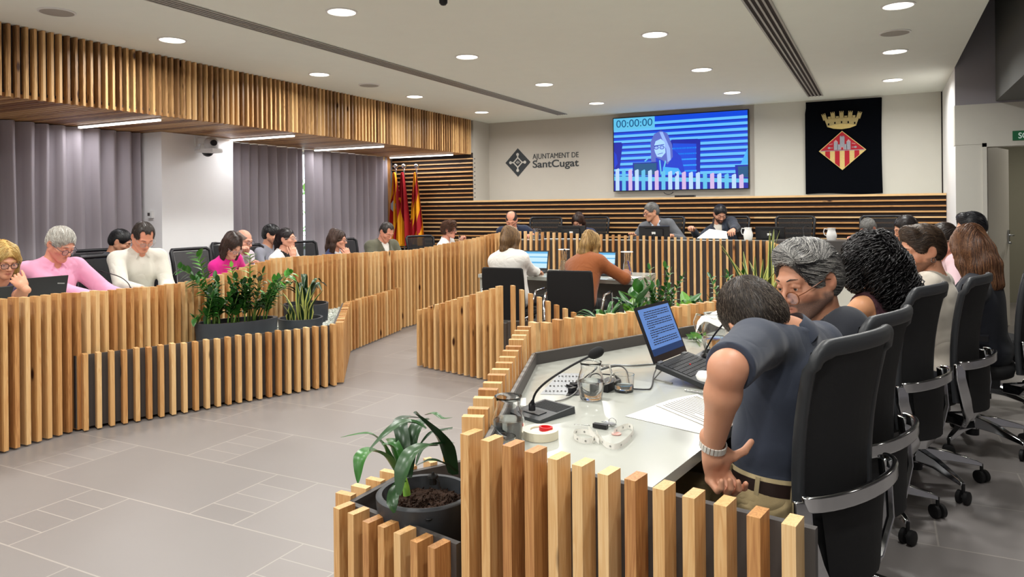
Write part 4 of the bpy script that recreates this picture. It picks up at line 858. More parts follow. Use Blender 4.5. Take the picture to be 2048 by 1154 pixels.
for back, face, lab in (((0.016, 2.66), 163, 'black mesh-back swivel chair with dark grey top rail, of the grey-haired man'),
                        ((0.175, 3.60), 160, 'black swivel chair with a bright lumbar loop, of the curly-haired woman'),
                        ((0.41, 4.18), 163, 'black swivel chair with a slim curved top rail, of the man in the cream T-shirt'),
                        ((0.74, 5.0), 172, 'black swivel chair at the far right edge, beside the woman with long brown hair')):
    seat_at(tc0, back, face, lab, off=0.29)
for ch in [o for o in bpy.data.objects if o.get('label', '').startswith('black swivel chair at the far right edge')]:
    for s in (-1, 1):
        b = MB(); b.tube([(s*0.20, 0.0, 0.40), (s*0.285, 0.0, 0.42), (s*0.29, -0.01, 0.56), (s*0.285, 0.0, 0.66)], 0.018, 8, flat=1.5); b.box((s*0.285, 0.03, 0.672), (0.075, 0.25, 0.028)); part('armrest', b, 'black', ch, False, 40)
for back, face, lab in (((0.88, 6.0), 175, 'black swivel chair behind the woman with long brown hair, further back on the right'), ((0.55, 7.3), 185, 'black swivel chair furthest back on the right side')):
    seat_at(tc0, back, face, lab)
# simpler mesh chair for the left side and the dais
def make_mesh_chair(label, group):
    t = thing('conference_chair', label, 'chair', (0, 0, 0), 0, group); W, yb, z0, z1 = 0.48, -0.23, 0.50, 1.02
    b = MB(); g = curve_back(W-0.05, z0, z1-0.02, yb, 0.03, 0.05); b.sheet(g); b.sheet([[(p[0], p[1]+0.01, p[2]) for p in r] for r in g][::-1]); part('back_mesh', b, MAT['sheer'], t, False, 180)
    b = MB(); pts = [((W/2)*(1-0.1*(1-v))*s, yb-0.05*v+0.03*math.sin(math.pi*v*.9), z0+(z1-z0)*v) for s, v in [(-1, 0), (-1, .25), (-1, .5), (-1, .75), (-1, .95)]]
    pts += [(x, yb-0.05-0.03*(1-(x/(W/2))**2), z1) for x in np.linspace(-W/2+0.03, W/2-0.03, 7)]+[((W/2)*(1-0.1*(1-v)), yb-0.05*v+0.03*math.sin(math.pi*v*.9), z0+(z1-z0)*v) for v in (.95, .75, .5, .25, 0)]+[(0.1, yb-0.03, z0-0.01), (-0.1, yb-0.03, z0-0.01), pts[0]]
    b.tube(pts, 0.019, 8); b.tube([(0, yb-0.03, z0), (0, yb-0.02, 0.42), (0, 0, 0.40)], 0.025, 8); part('back_frame', b, 'black', t, False, 60)
    b = MB(); b.lathe([(0.0, 0.42), (0.21, 0.425), (0.24, 0.455), (0.235, 0.49), (0.19, 0.50), (0, 0.50)], (0, 0.02, 0), 20); part('seat', b, 'blackmat', t, False, 50)
    b = MB(); b.tube([(0, 0, 0.08), (0, 0, 0.42)], 0.028, 10); part('gas_column', b, 'black', t, False)
    b = MB()
    for k in range(5):
        a = R_(72*k+18); b.tube([(0, 0, 0.13), (0.3*math.cos(a), 0.3*math.sin(a), 0.09), (0.31*math.cos(a), 0.31*math.sin(a), 0.03)], [0.025, 0.015, 0.028], 8)
    part('star_base', b, 'black', t, False)
    for s in (-1, 1):
        b = MB(); b.tube([(s*0.2, 0, 0.42), (s*0.28, 0, 0.45), (s*0.28, 0, 0.66)], 0.015, 6); b.box((s*0.28, 0.02, 0.67), (0.06, 0.24, 0.025)); part('armrest', b, 'black', t, False)
    return t
def sheer_mat():
    t = NT('sheer_mesh_fabric'); t.b.inputs['Base Color'].default_value = lin('1B1B1D'); t.b.inputs['Roughness'].default_value = 0.8; t.b.inputs['Alpha'].default_value = 0.72; return t.m
MAT['sheer'] = sheer_mat()
mc0 = None
for back, face, z, lab in (((-6.02, 2.42), 10, 0, 'black mesh chair behind the blonde woman at the left edge'), ((-5.95, 3.25), 8, 0, 'black chair of the man in the pink shirt'),
        ((-6.15, 4.15), 5, 0, 'black chair of the man in the pale linen shirt'), ((-6.42, 5.28), 0, 0, 'black mesh chair of the woman in magenta, against the white pier'), ((-6.45, 4.66), 10, 0, 'empty low black chair behind the tall foliage at left'),
        ((-6.45, 6.05), 0, 0, 'black mesh chair between the woman in magenta and the woman in the white cardigan'), ((-6.45, 6.95), 0, 0, 'black mesh chair in front of the bright window gap'),
        ((-6.45, 7.75), 0, 0, 'black mesh chair left of the man in the olive blazer'), ((-6.05, 8.95), -20, 0, 'black chair of the curly-haired woman in white by the flags'),
        ((-7.2, 4.75), 0, 0, 'black chair in the second row against the left curtain'), ((-7.25, 6.5), 0, 0, 'black chair in the second row of the bald man'), ((-7.2, 7.35), 0, 0, 'black chair in the second row of the dark-haired man'),
        ((-4.55, 10.1), -75, DF, 'black chair of the balding man in the navy suit'), ((-3.85, 10.25), -85, DF, 'black mesh chair of the dark-haired woman at the presiding table'),
        ((-2.72, 10.22), -92, DF, 'black chair of the man in the grey blazer'), ((-1.86, 10.3), -92, DF, 'black chair of the bearded man in the navy blazer'), ((-1.04, 10.3), -90, DF, 'empty black mesh chair at the right of the presiding table'), ((-0.02, 10.2), -90, DF, 'black chair of the grey-haired man reading at the right')):
    if mc0 is None:
        mc0 = make_mesh_chair(lab, 'mesh chairs behind the desks'); p = V(back[0], back[1], 0)+0.26*dirv(face); mc0.location = (p[0], p[1], z); mc0.rotation_euler = (0, 0, R_(face-90))
    else: seat_at(mc0, back, face, lab, z)
# visitor chairs at the witness desk
def make_visitor(label, group):
    t = thing('visitor_chair', label, 'chair', (0, 0, 0), 0, group)
    rows = []
    for v in np.linspace(0, 1, 9):
        z = 0.40+0.46*v; w = 0.41*(0.94+0.0*v)*(1-0.04*abs(2*v-1)**3); rows.append([(w*(u-0.5), -0.215-0.05*v-0.02*(1-(2*u-1)**2), z) for u in np.linspace(0, 1, 9)])
    b = MB(); b.sheet(rows); b.sheet([[(p[0], p[1]+0.035, p[2]) for p in r] for r in rows][::-1])
    e = [rows[i][0] for i in range(9)]+[rows[8][j] for j in range(9)]+[rows[8-i][8] for i in range(9)]; b.tube([(p[0], p[1]+0.017, p[2]) for p in e], 0.017, 6); part('backrest', b, 'blackmat', t, False, 60)
    b = MB(); b.lathe([(0, 0.41), (0.20, 0.415), (0.235, 0.44), (0.225, 0.465), (0, 0.47)], (0, 0.02, 0), 20); part('seat', b, 'blackmat', t, False, 50)
    for s in (-1, 1):
        b = MB(); b.tube([(s*0.20, -0.22, 0.42), (s*0.245, -0.20, 0.44), (s*0.265, -0.16, 0.58), (s*0.265, -0.10, 0.655), (s*0.265, 0.16, 0.66), (s*0.262, 0.20, 0.63), (s*0.26, 0.22, 0.02)], 0.011, 8); b.tube([(s*0.21, -0.20, 0.42), (s*0.25, -0.24, 0.20), (s*0.26, -0.27, 0.02)], 0.011, 8); part('arm_and_leg_frame', b, 'chrome', t, False, 60)
    b = MB(); b.box((0, 0, 0.40), (0.42, 0.06, 0.025)); part('under_frame', b, 'black', t, False)
    return t
v0 = make_visitor('black visitor chair with chrome arms, of the woman in the white jacket', 'visitor chairs'); v0.location = (-3.10, 6.12, 0); v0.rotation_euler = (0, 0, R_(4))
copy_tree(v0, (-2.42, 6.04, 0), R_(6), 'black visitor chair with chrome arms, of the person in the rust-brown jacket')
# witness desk
wd = thing('witness_desk', 'white-topped desk with grey modesty panel in the centre of the room', 'desk', (-2.9, 6.9, 0))
b = MB(); b.prism([(-3.72, 6.55), (-2.03, 6.43), (-2.07, 7.30), (-3.78, 7.38)], 0.705, 0.74); part('worktop', b, 'table', wd)
b = MB(); strip(b, (-2.045, 6.47), (-2.085, 7.28), 0, 0.705, 0.03); part('end_panel', b, 'table', wd)
b = MB(); strip(b, (-3.70, 6.58), (-3.75, 7.35), 0, 0.705, 0.03); part('end_panel', b, 'table', wd)
b = MB(); strip(b, (-3.70, 6.95), (-2.07, 6.85), 0.08, 0.705, 0.02); part('modesty_panel', b, 'board_lt', wd)
# ================================================================ IMPLICIT SURFACES (bodies, clothes, hair)
f32 = np.float32
class SDF:
    def __init__(s): s.ops = []
    def cap(s, a, b, ra, rb=None, k=0.012, mode='+', flat=None):      # tapered capsule; flat=1 cuts the b end, 2 both
        s.ops.append(('cap', V(*a), V(*b), ra, ra if rb is None else rb, k, mode, flat)); return s
    def ell(s, c, r, R=None, k=0.012, mode='+'):
        s.ops.append(('ell', V(*c), V(*r), np.eye(3) if R is None else np.asarray(R, float), k, mode)); return s
    def fn(s, f, c, rad, k=0.006, mode='-'):            # custom field inside a ball
        s.ops.append(('fn', f, V(*c), rad, k, mode)); return s
    @staticmethod
    def bounds(o):
        if o[0] == 'cap': r = max(o[3], o[4]); return np.minimum(o[1], o[2])-r, np.maximum(o[1], o[2])+r
        if o[0] == 'ell': r = max(o[2]); return o[1]-r, o[1]+r
        return o[2]-o[3], o[2]+o[3]
    @staticmethod
    def d(o, P):
        if o[0] == 'cap':
            a, b, ra, rb = o[1], o[2], o[3], o[4]; ab = b-a; L2 = max(ab@ab, 1e-9)
            t = np.clip((P-a)@ab/L2, 0, 1); q = P-a-t[..., None]*ab; dd = np.sqrt((q*q).sum(-1))-(ra+(rb-ra)*t)
            if o[7]:
                n = ab/math.sqrt(L2); dd = np.maximum(dd, (P-b)@n)
                if o[7] == 2: dd = np.maximum(dd, (a-P)@n)
            return dd
        if o[0] == 'ell':
            q = (P-o[1])@o[3].T; k0 = np.sqrt(((q/o[2])**2).sum(-1))+1e-9; k1 = np.sqrt(((q/(o[2]**2))**2).sum(-1))+1e-9
            return k0*(k0-1)/k1
        return o[1](P)
    @staticmethod
    def comb(d, e, k, mode):
        if mode == '+': h = np.maximum(k-np.abs(d-e), 0)/k; return np.minimum(d, e)-h*h*k*0.25
        e = -e; h = np.maximum(k-np.abs(d-e), 0)/k; return np.maximum(d, e)+h*h*k*0.25
    def ev(s, P):
        d = np.full(P.shape[:-1], 0.5)
        for o in s.ops:
            k, mode = (o[5], o[6]) if o[0] == 'cap' else (o[4], o[5]); d = s.comb(d, s.d(o, P), k, mode)
        return d
    def mesh(s, res):
        bs = [s.bounds(o) for o in s.ops if (o[6] if o[0] == 'cap' else o[5]) == '+']
        lo = np.min([b[0] for b in bs], 0)-3*res; hi = np.max([b[1] for b in bs], 0)+3*res
        n = np.ceil((hi-lo)/res).astype(int)+1; D = np.full(n, 0.5, f32)
        ax = [lo[i]+res*np.arange(n[i]) for i in range(3)]
        for o in s.ops:
            k, mode = (o[5], o[6]) if o[0] == 'cap' else (o[4], o[5]); b0, b1 = s.bounds(o); pad = k+2.5*res
            i0 = np.maximum(((b0-pad-lo)/res).astype(int), 0); i1 = np.minimum(((b1+pad-lo)/res).astype(int)+2, n)
            if (i1 <= i0).any(): continue
            G = np.stack(np.meshgrid(ax[0][i0[0]:i1[0]], ax[1][i0[1]:i1[1]], ax[2][i0[2]:i1[2]], indexing='ij'), -1)
            sl = tuple(slice(i0[i], i1[i]) for i in range(3)); D[sl] = s.comb(D[sl], s.d(o, G), k, mode)
        return nets(D, lo, res)
def nets(D, lo, res):
    n = D.shape; neg = D < 0
    corners = [(i, j, k) for i in (0, 1) for j in (0, 1) for k in (0, 1)]
    sl = lambda c: tuple(slice(c[a], n[a]-1+c[a]) for a in range(3))
    cnt = np.zeros(tuple(x-1 for x in n), np.int8)
    for c in corners: cnt += neg[sl(c)]
    act = (cnt > 0) & (cnt < 8); idx = np.argwhere(act); m = len(idx); ID = np.full(act.shape, -1, int); ID[act] = np.arange(m)
    acc = np.zeros((m, 3)); w = np.zeros(m); vals = {c: D[idx[:, 0]+c[0], idx[:, 1]+c[1], idx[:, 2]+c[2]].astype(float) for c in corners}
    for c in corners:
        for a in range(3):
            if c[a] == 0:
                e = list(c); e[a] = 1; e = tuple(e); v0, v1 = vals[c], vals[e]; x = (v0 < 0) != (v1 < 0); t = np.where(x, v0/(v0-v1+1e-12*(v0 == v1)), 0)
                p = np.zeros((m, 3)); p[:] = c; p[:, a] += t; acc += p*x[:, None]; w += x
    vs = lo+res*(idx+acc/w[:, None]); F = []
    for a in range(3):
        b, c = (a+1) % 3, (a+2) % 3; s0 = [slice(0, n[q]) for q in range(3)]; s1 = list(s0); s0[a] = slice(0, n[a]-1); s1[a] = slice(1, n[a])
        for q in (b, c): s0[q] = slice(1, n[q]-1); s1[q] = slice(1, n[q]-1)
        A, B = neg[tuple(s0)], neg[tuple(s1)]; E = np.argwhere(A != B); fl = A[tuple(E.T)]
        E = E.copy(); E[:, b] += 1; E[:, c] += 1; q = []
        for db, dc in ((-1, -1), (0, -1), (0, 0), (-1, 0)):
            e = E.copy(); e[:, b] += db; e[:, c] += dc; q.append(ID[tuple(e.T)])
        q = np.stack(q, 1); q[~fl] = q[~fl][:, ::-1]; F.append(q)
    F = np.concatenate(F); F = F[(F >= 0).all(1)]
    return vs, F
def raw_mesh(name, chunks, mats, parent, smooth=True, attrs=None, label=None):
    """chunks: list of (verts, faces(array/list), matindex or array, rnd)"""
    vs = np.concatenate([c[0] for c in chunks]); loops = []; starts = []; tot = []; mi = []; rn = []; off = 0; ls = 0
    for c in chunks:
        F = np.asarray(c[1]); k = F.shape[1]; loops.append((F+off).ravel()); m = len(F); tot.append(np.full(m, k)); mi.append(np.broadcast_to(c[2], m)); rn.append(np.broadcast_to(c[3], m)); off += len(c[0])
    if parent is not None:
        M = np.array(wm(parent).inverted()); vs = vs@M[:3, :3].T+M[:3, 3]
    loops = np.concatenate(loops); tot = np.concatenate(tot); starts = np.concatenate([[0], np.cumsum(tot)[:-1]])
    me = bpy.data.meshes.new(name); me.vertices.add(len(vs)); me.vertices.foreach_set('co', vs.astype(f32).ravel())
    me.loops.add(len(loops)); me.loops.foreach_set('vertex_index', loops.astype(np.int32)); me.polygons.add(len(tot)); me.polygons.foreach_set('loop_start', starts.astype(np.int32)); me.polygons.foreach_set('loop_total', tot.astype(np.int32))
    for x in mats: me.materials.append(MAT[x] if isinstance(x, str) else x)
    me.polygons.foreach_set('material_index', np.concatenate(mi).astype(np.int32)); me.polygons.foreach_set('use_smooth', np.full(len(tot), bool(smooth)))
    a = me.attributes.new('rnd', 'FLOAT', 'FACE'); a.data.foreach_set('value', np.concatenate(rn).astype(f32))
    for k, arr in (attrs or {}).items():
        a = me.attributes.new(k, 'FLOAT', 'POINT'); a.data.foreach_set('value', arr.astype(f32))
    me.update(calc_edges=True); me.validate()
    o = bpy.data.objects.new(name, me); COL.objects.link(o)
    if parent is not None: o.parent = parent
    return tagit(o, label)

# ---------------------------------------------------------------- head (face looks along +Y, z up, origin between the ears)
def head_sdf(fem=False, lids=False):
    s = SDF(); j = 0.93 if fem else 1.0
    s.ell((0, -0.012, 0.038), (0.075, 0.094, 0.084), k=0.01); s.ell((0, -0.035, 0.0), (0.066, 0.068, 0.07), k=0.03)
    s.ell((0, 0.030, -0.020), (0.060*j, 0.062, 0.085), k=0.03)
    for x in (-1, 1):
        s.cap((x*0.056*j, 0.0, -0.045), (x*0.018, 0.066, -0.096), 0.017*j, 0.016*j, k=0.03); s.ell((x*0.041, 0.055, -0.026), (0.024, 0.026, 0.020), k=0.02)
        s.cap((x*0.052, 0.012, 0.01), (x*0.057*j, 0.0, -0.045), 0.018, 0.017, k=0.02)
        s.cap((x*0.012, 0.088, 0.022), (x*0.040, 0.076, 0.021), 0.010, 0.010, k=0.016)
    s.ell((0, 0.074, -0.099), (0.019*j, 0.017, 0.015), k=0.022)
    s.cap((0, 0.066, -0.060), (0, 0.074, -0.080), 0.022, 0.016, k=0.025)
    for x in (-1, 1): s.ell((x*0.032, 0.098, 0.001), (0.017, 0.020, 0.0125), k=0.012, mode='-')
    s.cap((0, 0.088, 0.012), (0, 0.112, -0.028), 0.0065, 0.0095, k=0.012); s.ell((0, 0.112, -0.031), (0.010, 0.011, 0.009), k=0.008)
    for x in (-1, 1): s.ell((x*0.012, 0.101, -0.035), (0.0075, 0.010, 0.0075), k=0.006)
    for x in (-1, 1):   # eyeballs + lids
        s.ell((x*0.032, 0.0755, 0.000), (0.0135, 0.0135, 0.0115), k=0.004)
        s.cap((x*0.019, 0.0865, 0.0055), (x*0.032, 0.0905, 0.0085 if not lids else 0.002), 0.0036, 0.0042, k=0.006); s.cap((x*0.032, 0.0905, 0.0085 if not lids else 0.002), (x*0.046, 0.082, 0.004), 0.0042, 0.0034, k=0.006)
        s.cap((x*0.020, 0.085, -0.007), (x*0.044, 0.080, -0.007), 0.003, 0.003, k=0.006)
    s.cap((-0.019, 0.085, -0.064), (0, 0.0945, -0.060), 0.0038, 0.0052, k=0.005); s.cap((0.019, 0.085, -0.064), (0, 0.0945, -0.060), 0.0038, 0.0052, k=0.005)
    s.cap((-0.016, 0.085, -0.071), (0, 0.0925, -0.0725), 0.004, 0.0062, k=0.005); s.cap((0.016, 0.085, -0.071), (0, 0.0925, -0.0725), 0.004, 0.0062, k=0.005)
    s.cap((-0.017, 0.096, -0.0665), (0.017, 0.096, -0.0665), 0.0018, 0.0018, k=0.004, mode='-')
    for x in (-1, 1):
        s.ell((x*0.0065, 0.107, -0.041), (0.0035, 0.006, 0.003), k=0.003, mode='-')
        c = math.cos(0.35); sn = math.sin(0.35)*x
        s.ell((x*0.079, -0.012, -0.002), (0.007, 0.019, 0.031), [[c, sn, 0], [-sn, c, 0], [0, 0, 1]], k=0.007)
        s.ell((x*0.088, -0.006, 0.004), (0.006, 0.011, 0.019), [[c, sn, 0], [-sn, c, 0], [0, 0, 1]], k=0.005, mode='-')
    return s
def ball(p, c, r): return np.clip(1-np.sqrt((((p-V(*c))/V(*r))**2).sum(-1)), 0, 1)
HEADS = {}
def head_mesh(fem, lids, res):
    k = (fem, lids, res)
    if k not in HEADS:
        vs, F = head_sdf(fem, lids).mesh(res)
        lip = np.clip(2.5*np.maximum(ball(vs, (0, 0.09, -0.0665), (0.024, 0.02, 0.0125)), 0), 0, 1)
        y, z, x = vs[:, 1], vs[:, 2], vs[:, 0]
        beard = np.clip((-0.040-z)/0.012, 0, 1)*np.clip((y+0.02)/0.02, 0, 1); beard = np.maximum(beard, np.clip((0.022-np.abs(y-0.008))/0.012, 0, 1)*np.clip((0.0-z)/0.02, 0, 1)*np.clip((np.abs(x)-0.045)/0.01, 0, 1))
        mou = np.clip(1.6*ball(vs, (0, 0.095, -0.0545), (0.032, 0.03, 0.010)), 0, 1); beard = np.maximum(beard*(1-0.0), mou)*(1-np.clip(lip*1.5, 0, 1))*np.clip((0.0-z-0.036)/0.01+1, 0, 1)
        flush = np.clip(1.2*np.maximum.reduce([ball(vs, (0.045, 0.06, -0.03), (0.03, 0.04, 0.025)), ball(vs, (-0.045, 0.06, -0.03), (0.03, 0.04, 0.025)), ball(vs, (0, 0.115, -0.032), (0.018, 0.02, 0.015)), ball(vs, (0.082, -0.01, 0), (0.02, 0.03, 0.035)), ball(vs, (-0.082, -0.01, 0), (0.02, 0.03, 0.035))]), 0, 1)
        HEADS[k] = (vs, F, lip, beard, flush)
    return HEADS[k]
def skin_mat(name, col, beard='3A2A22', blush='C06A52'):
    t = NT(name); a = t.n('ShaderNodeAttribute', attribute_name='beard'); l = t.n('ShaderNodeAttribute', attribute_name='lip'); fl = t.n('ShaderNodeAttribute', attribute_name='flush')
    co = t.coords(); ns = t.n('ShaderNodeTexNoise', i_Scale=18.0, i_Detail=4.0); t.l(co, ns.inputs[0]); n2 = t.n('ShaderNodeTexNoise', i_Scale=420.0, i_Detail=2.0); t.l(co, n2.inputs[0])
    c0 = lin(col); c1 = tuple(x*y for x, y in zip(c0[:3], (0.93, 0.82, 0.78)))+(1,)
    c = t.mix(ns.outputs['Fac'], c0, c1); c = t.mix(t.math('MULTIPLY', fl.outputs['Fac'], 0.28), c, lin(blush)); c = t.mix(t.math('MULTIPLY', l.outputs['Fac'], 0.7), c, lin('A4544C'))
    bf = t.math('MULTIPLY', a.outputs['Fac'], t.math('MULTIPLY_ADD', n2.outputs['Fac'], 0.8, 0.5)); bf = t.math('MINIMUM', bf, 0.95); c = t.mix(bf, c, lin(beard)); t.l(c, t.b.inputs['Base Color'])
    t.b.inputs['Roughness'].default_value = 0.5; t.b.inputs['Subsurface Weight'].default_value = 0.08; t.b.inputs['Subsurface Radius'].default_value = (0.5, 0.2, 0.1); t.b.inputs['Subsurface Scale'].default_value = 0.02
    t.bump(n2.outputs['Fac'], 0.05, 0.001); return t.m
def cloth_mat(name, col, rough=0.85, wr=0.5, weave=700, stripes=None, wscale=4.5, sheen=0.15):
    t = NT(name); co = t.coords(); ns = t.n('ShaderNodeTexNoise', i_Scale=wscale, i_Detail=2.0, i_Distortion=0.8); t.l(co, ns.inputs[0]); n2 = t.n('ShaderNodeTexNoise', i_Scale=float(weave), i_Detail=1.0); t.l(co, n2.inputs[0])
    c0 = lin(col); lo = tuple(x*0.86 for x in c0[:3])+(1,); hi = tuple(min(1, x*1.08) for x in c0[:3])+(1,); t.l(t.mix(n2.outputs['Fac'], lo, hi), t.b.inputs['Base Color'])
    rid = t.math('ABSOLUTE', t.math('SUBTRACT', ns.outputs['Fac'], 0.5)); h = t.math('ADD', t.math('MULTIPLY', rid, 2.2), t.math('MULTIPLY', n2.outputs['Fac'], 0.03)); t.bump(h, wr*0.8, 0.02)
    t.b.inputs['Roughness'].default_value = rough; t.b.inputs['Sheen Weight'].default_value = sheen; return t.m
def hair_mat(name, col, rough=0.42):
    t = NT(name); a = t.n('ShaderNodeAttribute', attribute_name='rnd'); co = t.coords(); ns = t.n('ShaderNodeTexNoise', i_Scale=90.0, i_Detail=3.0); t.l(co, ns.inputs[0])
    c0 = lin(col); lo = tuple(x*0.55 for x in c0[:3])+(1,); hi = tuple(min(1, x*1.35) for x in c0[:3])+(1,)
    t.l(t.mix(t.math('ADD', t.math('MULTIPLY', a.outputs['Fac'], 0.7), t.math('MULTIPLY', ns.outputs['Fac'], 0.3)), lo, hi), t.b.inputs['Base Color']); t.b.inputs['Roughness'].default_value = rough; t.bump(ns.outputs['Fac'], 0.3, 0.002); return t.m

# ---------------------------------------------------------------- hands (wrist at origin, fingers +Y, back of hand +Z, thumb +X)
def hand_sdf(curl=(20, 25, 20), spread=1.0, thumb=(35, 20), each=None, thumb_pts=None):
    s = SDF(); s.ell((0, 0.045, 0), (0.038, 0.050, 0.0135), k=0.01); s.cap((0, -0.03, 0), (0, 0.02, 0), 0.024, 0.027, k=0.02); s.cap((0, -0.035, 0), (0, -0.02, 0), 0.024, 0.024, k=0.01)
    s.ell((0.026, 0.03, -0.007), (0.016, 0.032, 0.013), k=0.012)
    base = [(0.029, 0.086), (0.0095, 0.091), (-0.010, 0.088), (-0.028, 0.080)]; L = [(0.043, 0.025, 0.020), (0.047, 0.029, 0.021), (0.044, 0.027, 0.021), (0.034, 0.020, 0.018)]; ang = [6, 1, -4, -10]
    for i in range(4):
        c = (each[i] if each else curl); a = R_(ang[i]*spread); p = V(base[i][0], base[i][1]-0.008, 0.0); q = V(base[i][0]*0.6, 0.04, 0.002); s.cap(q, p, 0.0105, 0.0100, k=0.006)
        th = 0; r = [0.0098, 0.0087, 0.0080, 0.0066]
        for j in range(3):
            th += R_(c[j]); d = V(math.sin(a)*math.cos(th), math.cos(a)*math.cos(th), -math.sin(th)); e = p+d*L[i][j]; s.cap(p, e, r[j], r[j+1], k=0.0022 if j else 0.006); p = e
    if thumb_pts is None:
        a, b = R_(thumb[0]), R_(thumb[1]); p0 = V(0.020, 0.012, -0.004); p1 = V(0.020+0.048*math.sin(a), 0.012+0.048*math.cos(a), -0.014); p2 = p1+0.034*V(math.sin(a-b), math.cos(a-b), -0.25); p3 = p2+0.026*V(math.sin(a-1.6*b), math.cos(a-1.6*b), -0.25); thumb_pts = (p0, p1, p2, p3)
    p0, p1, p2, p3 = [V(*x) for x in thumb_pts]; s.cap(p0, p1, 0.0155, 0.0120, k=0.014); s.cap(p1, p2, 0.0112, 0.0098, k=0.004); s.cap(p2, p3, 0.0100, 0.0080, k=0.003); return s
HANDS = {'flat': dict(curl=(12, 14, 10)), 'relax': dict(curl=(25, 32, 22)), 'grip': dict(curl=(62, 70, 45), thumb=(20, 35)), 'fist': dict(curl=(80, 92, 60), thumb=(5, 45)), 'chin': dict(curl=(45, 60, 30), thumb=(30, 10)),
         'hip': dict(each=[(48, 62, 35), (58, 72, 40), (62, 76, 40), (60, 70, 40)], thumb_pts=((.020, .015, -.004), (.050, .036, -.013), (.084, .034, -.016), (.113, .022, -.012))),
         'open': dict(curl=(8, 8, 6), spread=2.2, thumb=(55, 5))}
HCACHE = {}
def hand_mesh(pose, res):
    if (pose, res) not in HCACHE: HCACHE[(pose, res)] = hand_sdf(**HANDS[pose]).mesh(res)
    return HCACHE[(pose, res)]

# ---------------------------------------------------------------- hair
CRAN = (0, -0.012, 0.038)
def hair_ops(style, s, H, hc, t=0.012):
    """adds ops in world space. H: 3x3 columns = head axes (x,y,z) ; hc head centre"""
    W = lambda p: hc+H@V(*p); R = H.T/(np.linalg.norm(H[:, 0])**2)
    def ell(c, r, k=0.012, mode='+', rot=None): s.ell(W(c), r, R if rot is None else rot@R, k, mode)
    big = {'short': .010, 'crop': .006, 'quiff': .014, 'wavy_short': .011, 'bald': .006, 'recede': .008, 'bob': .016, 'long': .014, 'curly': .03, 'tied': .009, 'curly_short': .024}[style]
    t = big
    ell(CRAN, (0.075+t, 0.094+t, 0.084+t)); ell((0, -0.040, -0.005), (0.068+t*.7, 0.066+t*.8, 0.070), k=0.02)
    if style == 'quiff':
        s.cap(W((0.03, 0.050, 0.098)), W((-0.045, 0.060, 0.085)), 0.032, 0.030, 0.03); s.cap(W((0.03, 0.0, 0.108)), W((-0.02, 0.06, 0.098)), 0.030, 0.032, 0.03)
    if style == 'wavy_short': s.cap(W((-0.03, 0.045, 0.100)), W((0.03, 0.045, 0.100)), 0.032, 0.032, 0.03)
    if style == 'curly_short':
        for x, y, z in ((-.05, .03, .1), (.05, .03, .1), (0, .05, .11), (-.075, -.03, .04), (.075, -.03, .04), (0, -.08, .08), (0, -.09, 0), (-.05, -.06, 0), (.05, -.06, 0)): s.ell(W((x, y, z)), (0.036, 0.036, 0.036), k=0.02)
    # face opening
    hl = {'short': .0, 'crop': .004, 'quiff': .010, 'wavy_short': 0, 'bald': .0, 'recede': .022, 'bob': -.006, 'long': -.004, 'curly': -.004, 'tied': 0, 'curly_short': -.004}[style]
    face = lambda: (ell((0, 0.108, -0.036), (0.084, 0.080, 0.100+hl), 0.008, '-'), ell((0, 0.120, 0.02+hl), (0.058, 0.062, 0.052+hl*0.6), 0.010, '-'))
    if style in ('short', 'crop', 'quiff', 'wavy_short', 'recede', 'bald', 'curly_short'):
        face(); ell((0, 0.03, -0.085), (0.10, 0.085, 0.075), 0.008, '-'); ell((0, -0.03, -0.125), (0.12, 0.12, 0.055), 0.01, '-')
        for x in (-1, 1): ell((x*0.088, -0.008, -0.004), (0.020, 0.024, 0.034), 0.004, '-')
    if style == 'bald': ell((0, 0.03, 0.115), (0.062, 0.105, 0.075), 0.01, '-')
    if style == 'recede':
        for x in (-1, 1): ell((x*0.042, 0.085, 0.075), (0.026, 0.045, 0.045), 0.01, '-')
    if style in ('bob', 'long', 'tied', 'curly'):
        face()
        if style == 'tied':
            ell((0, 0.05, -0.09), (0.10, 0.085, 0.08), 0.008, '-')
            for x in (-1, 1): ell((x*0.088, -0.004, -0.006), (0.020, 0.022, 0.032), 0.004, '-')
def strands(s, roots, flow, n=8, step=0.012, lift=0.001, r=0.0009, project=True, wob=0.0, wf=0.0, seed=0, taper=True):
    """grow strands over the hair surface; s: SDF used for projection; flow(P, i)->direction"""
    g = np.random.default_rng(seed); P = roots.copy(); Q = [P.copy()]; N = len(P); off = g.uniform(0, lift*2, N); h = 0.002
    ph = g.uniform(0, 6.28, N); ax1 = g.normal(size=(N, 3)); ax1 /= np.linalg.norm(ax1, axis=1)[:, None]
    for i in range(n):
        d = flow(P, i); d /= (np.linalg.norm(d, axis=1)[:, None]+1e-9); P = P+d*step*(0.7+0.6*g.random((N, 1)) if wob == 0 else 1)
        if project:
            f = s.ev(P); gr = np.stack([s.ev(P+np.eye(3)[a]*h)-f for a in range(3)], 1)/h; gr /= (np.linalg.norm(gr, axis=1)[:, None]+1e-6)
            tgt = off+lift*0.4*i/n; mv = np.clip(tgt-f, -0.02, 0.02); P = P+gr*mv[:, None]
        Q.append(P.copy())
    Q = np.stack(Q, 1)                                          # N x (n+1) x 3
    if wob:
        k = np.arange(n+1)[None, :]; T = np.gradient(Q, axis=1); T /= np.linalg.norm(T, axis=2)[..., None]+1e-9; u = np.cross(T, ax1[:, None, :]); u /= np.linalg.norm(u, axis=2)[..., None]+1e-9; v = np.cross(T, u)
        a = ph[:, None]+wf*k; amp = wob*np.minimum(k/2, 1)*g.uniform(0.6, 1.3, (N, 1)); Q = Q+u*(np.cos(a)*amp)[..., None]+v*(np.sin(a)*amp)[..., None]
    return Q
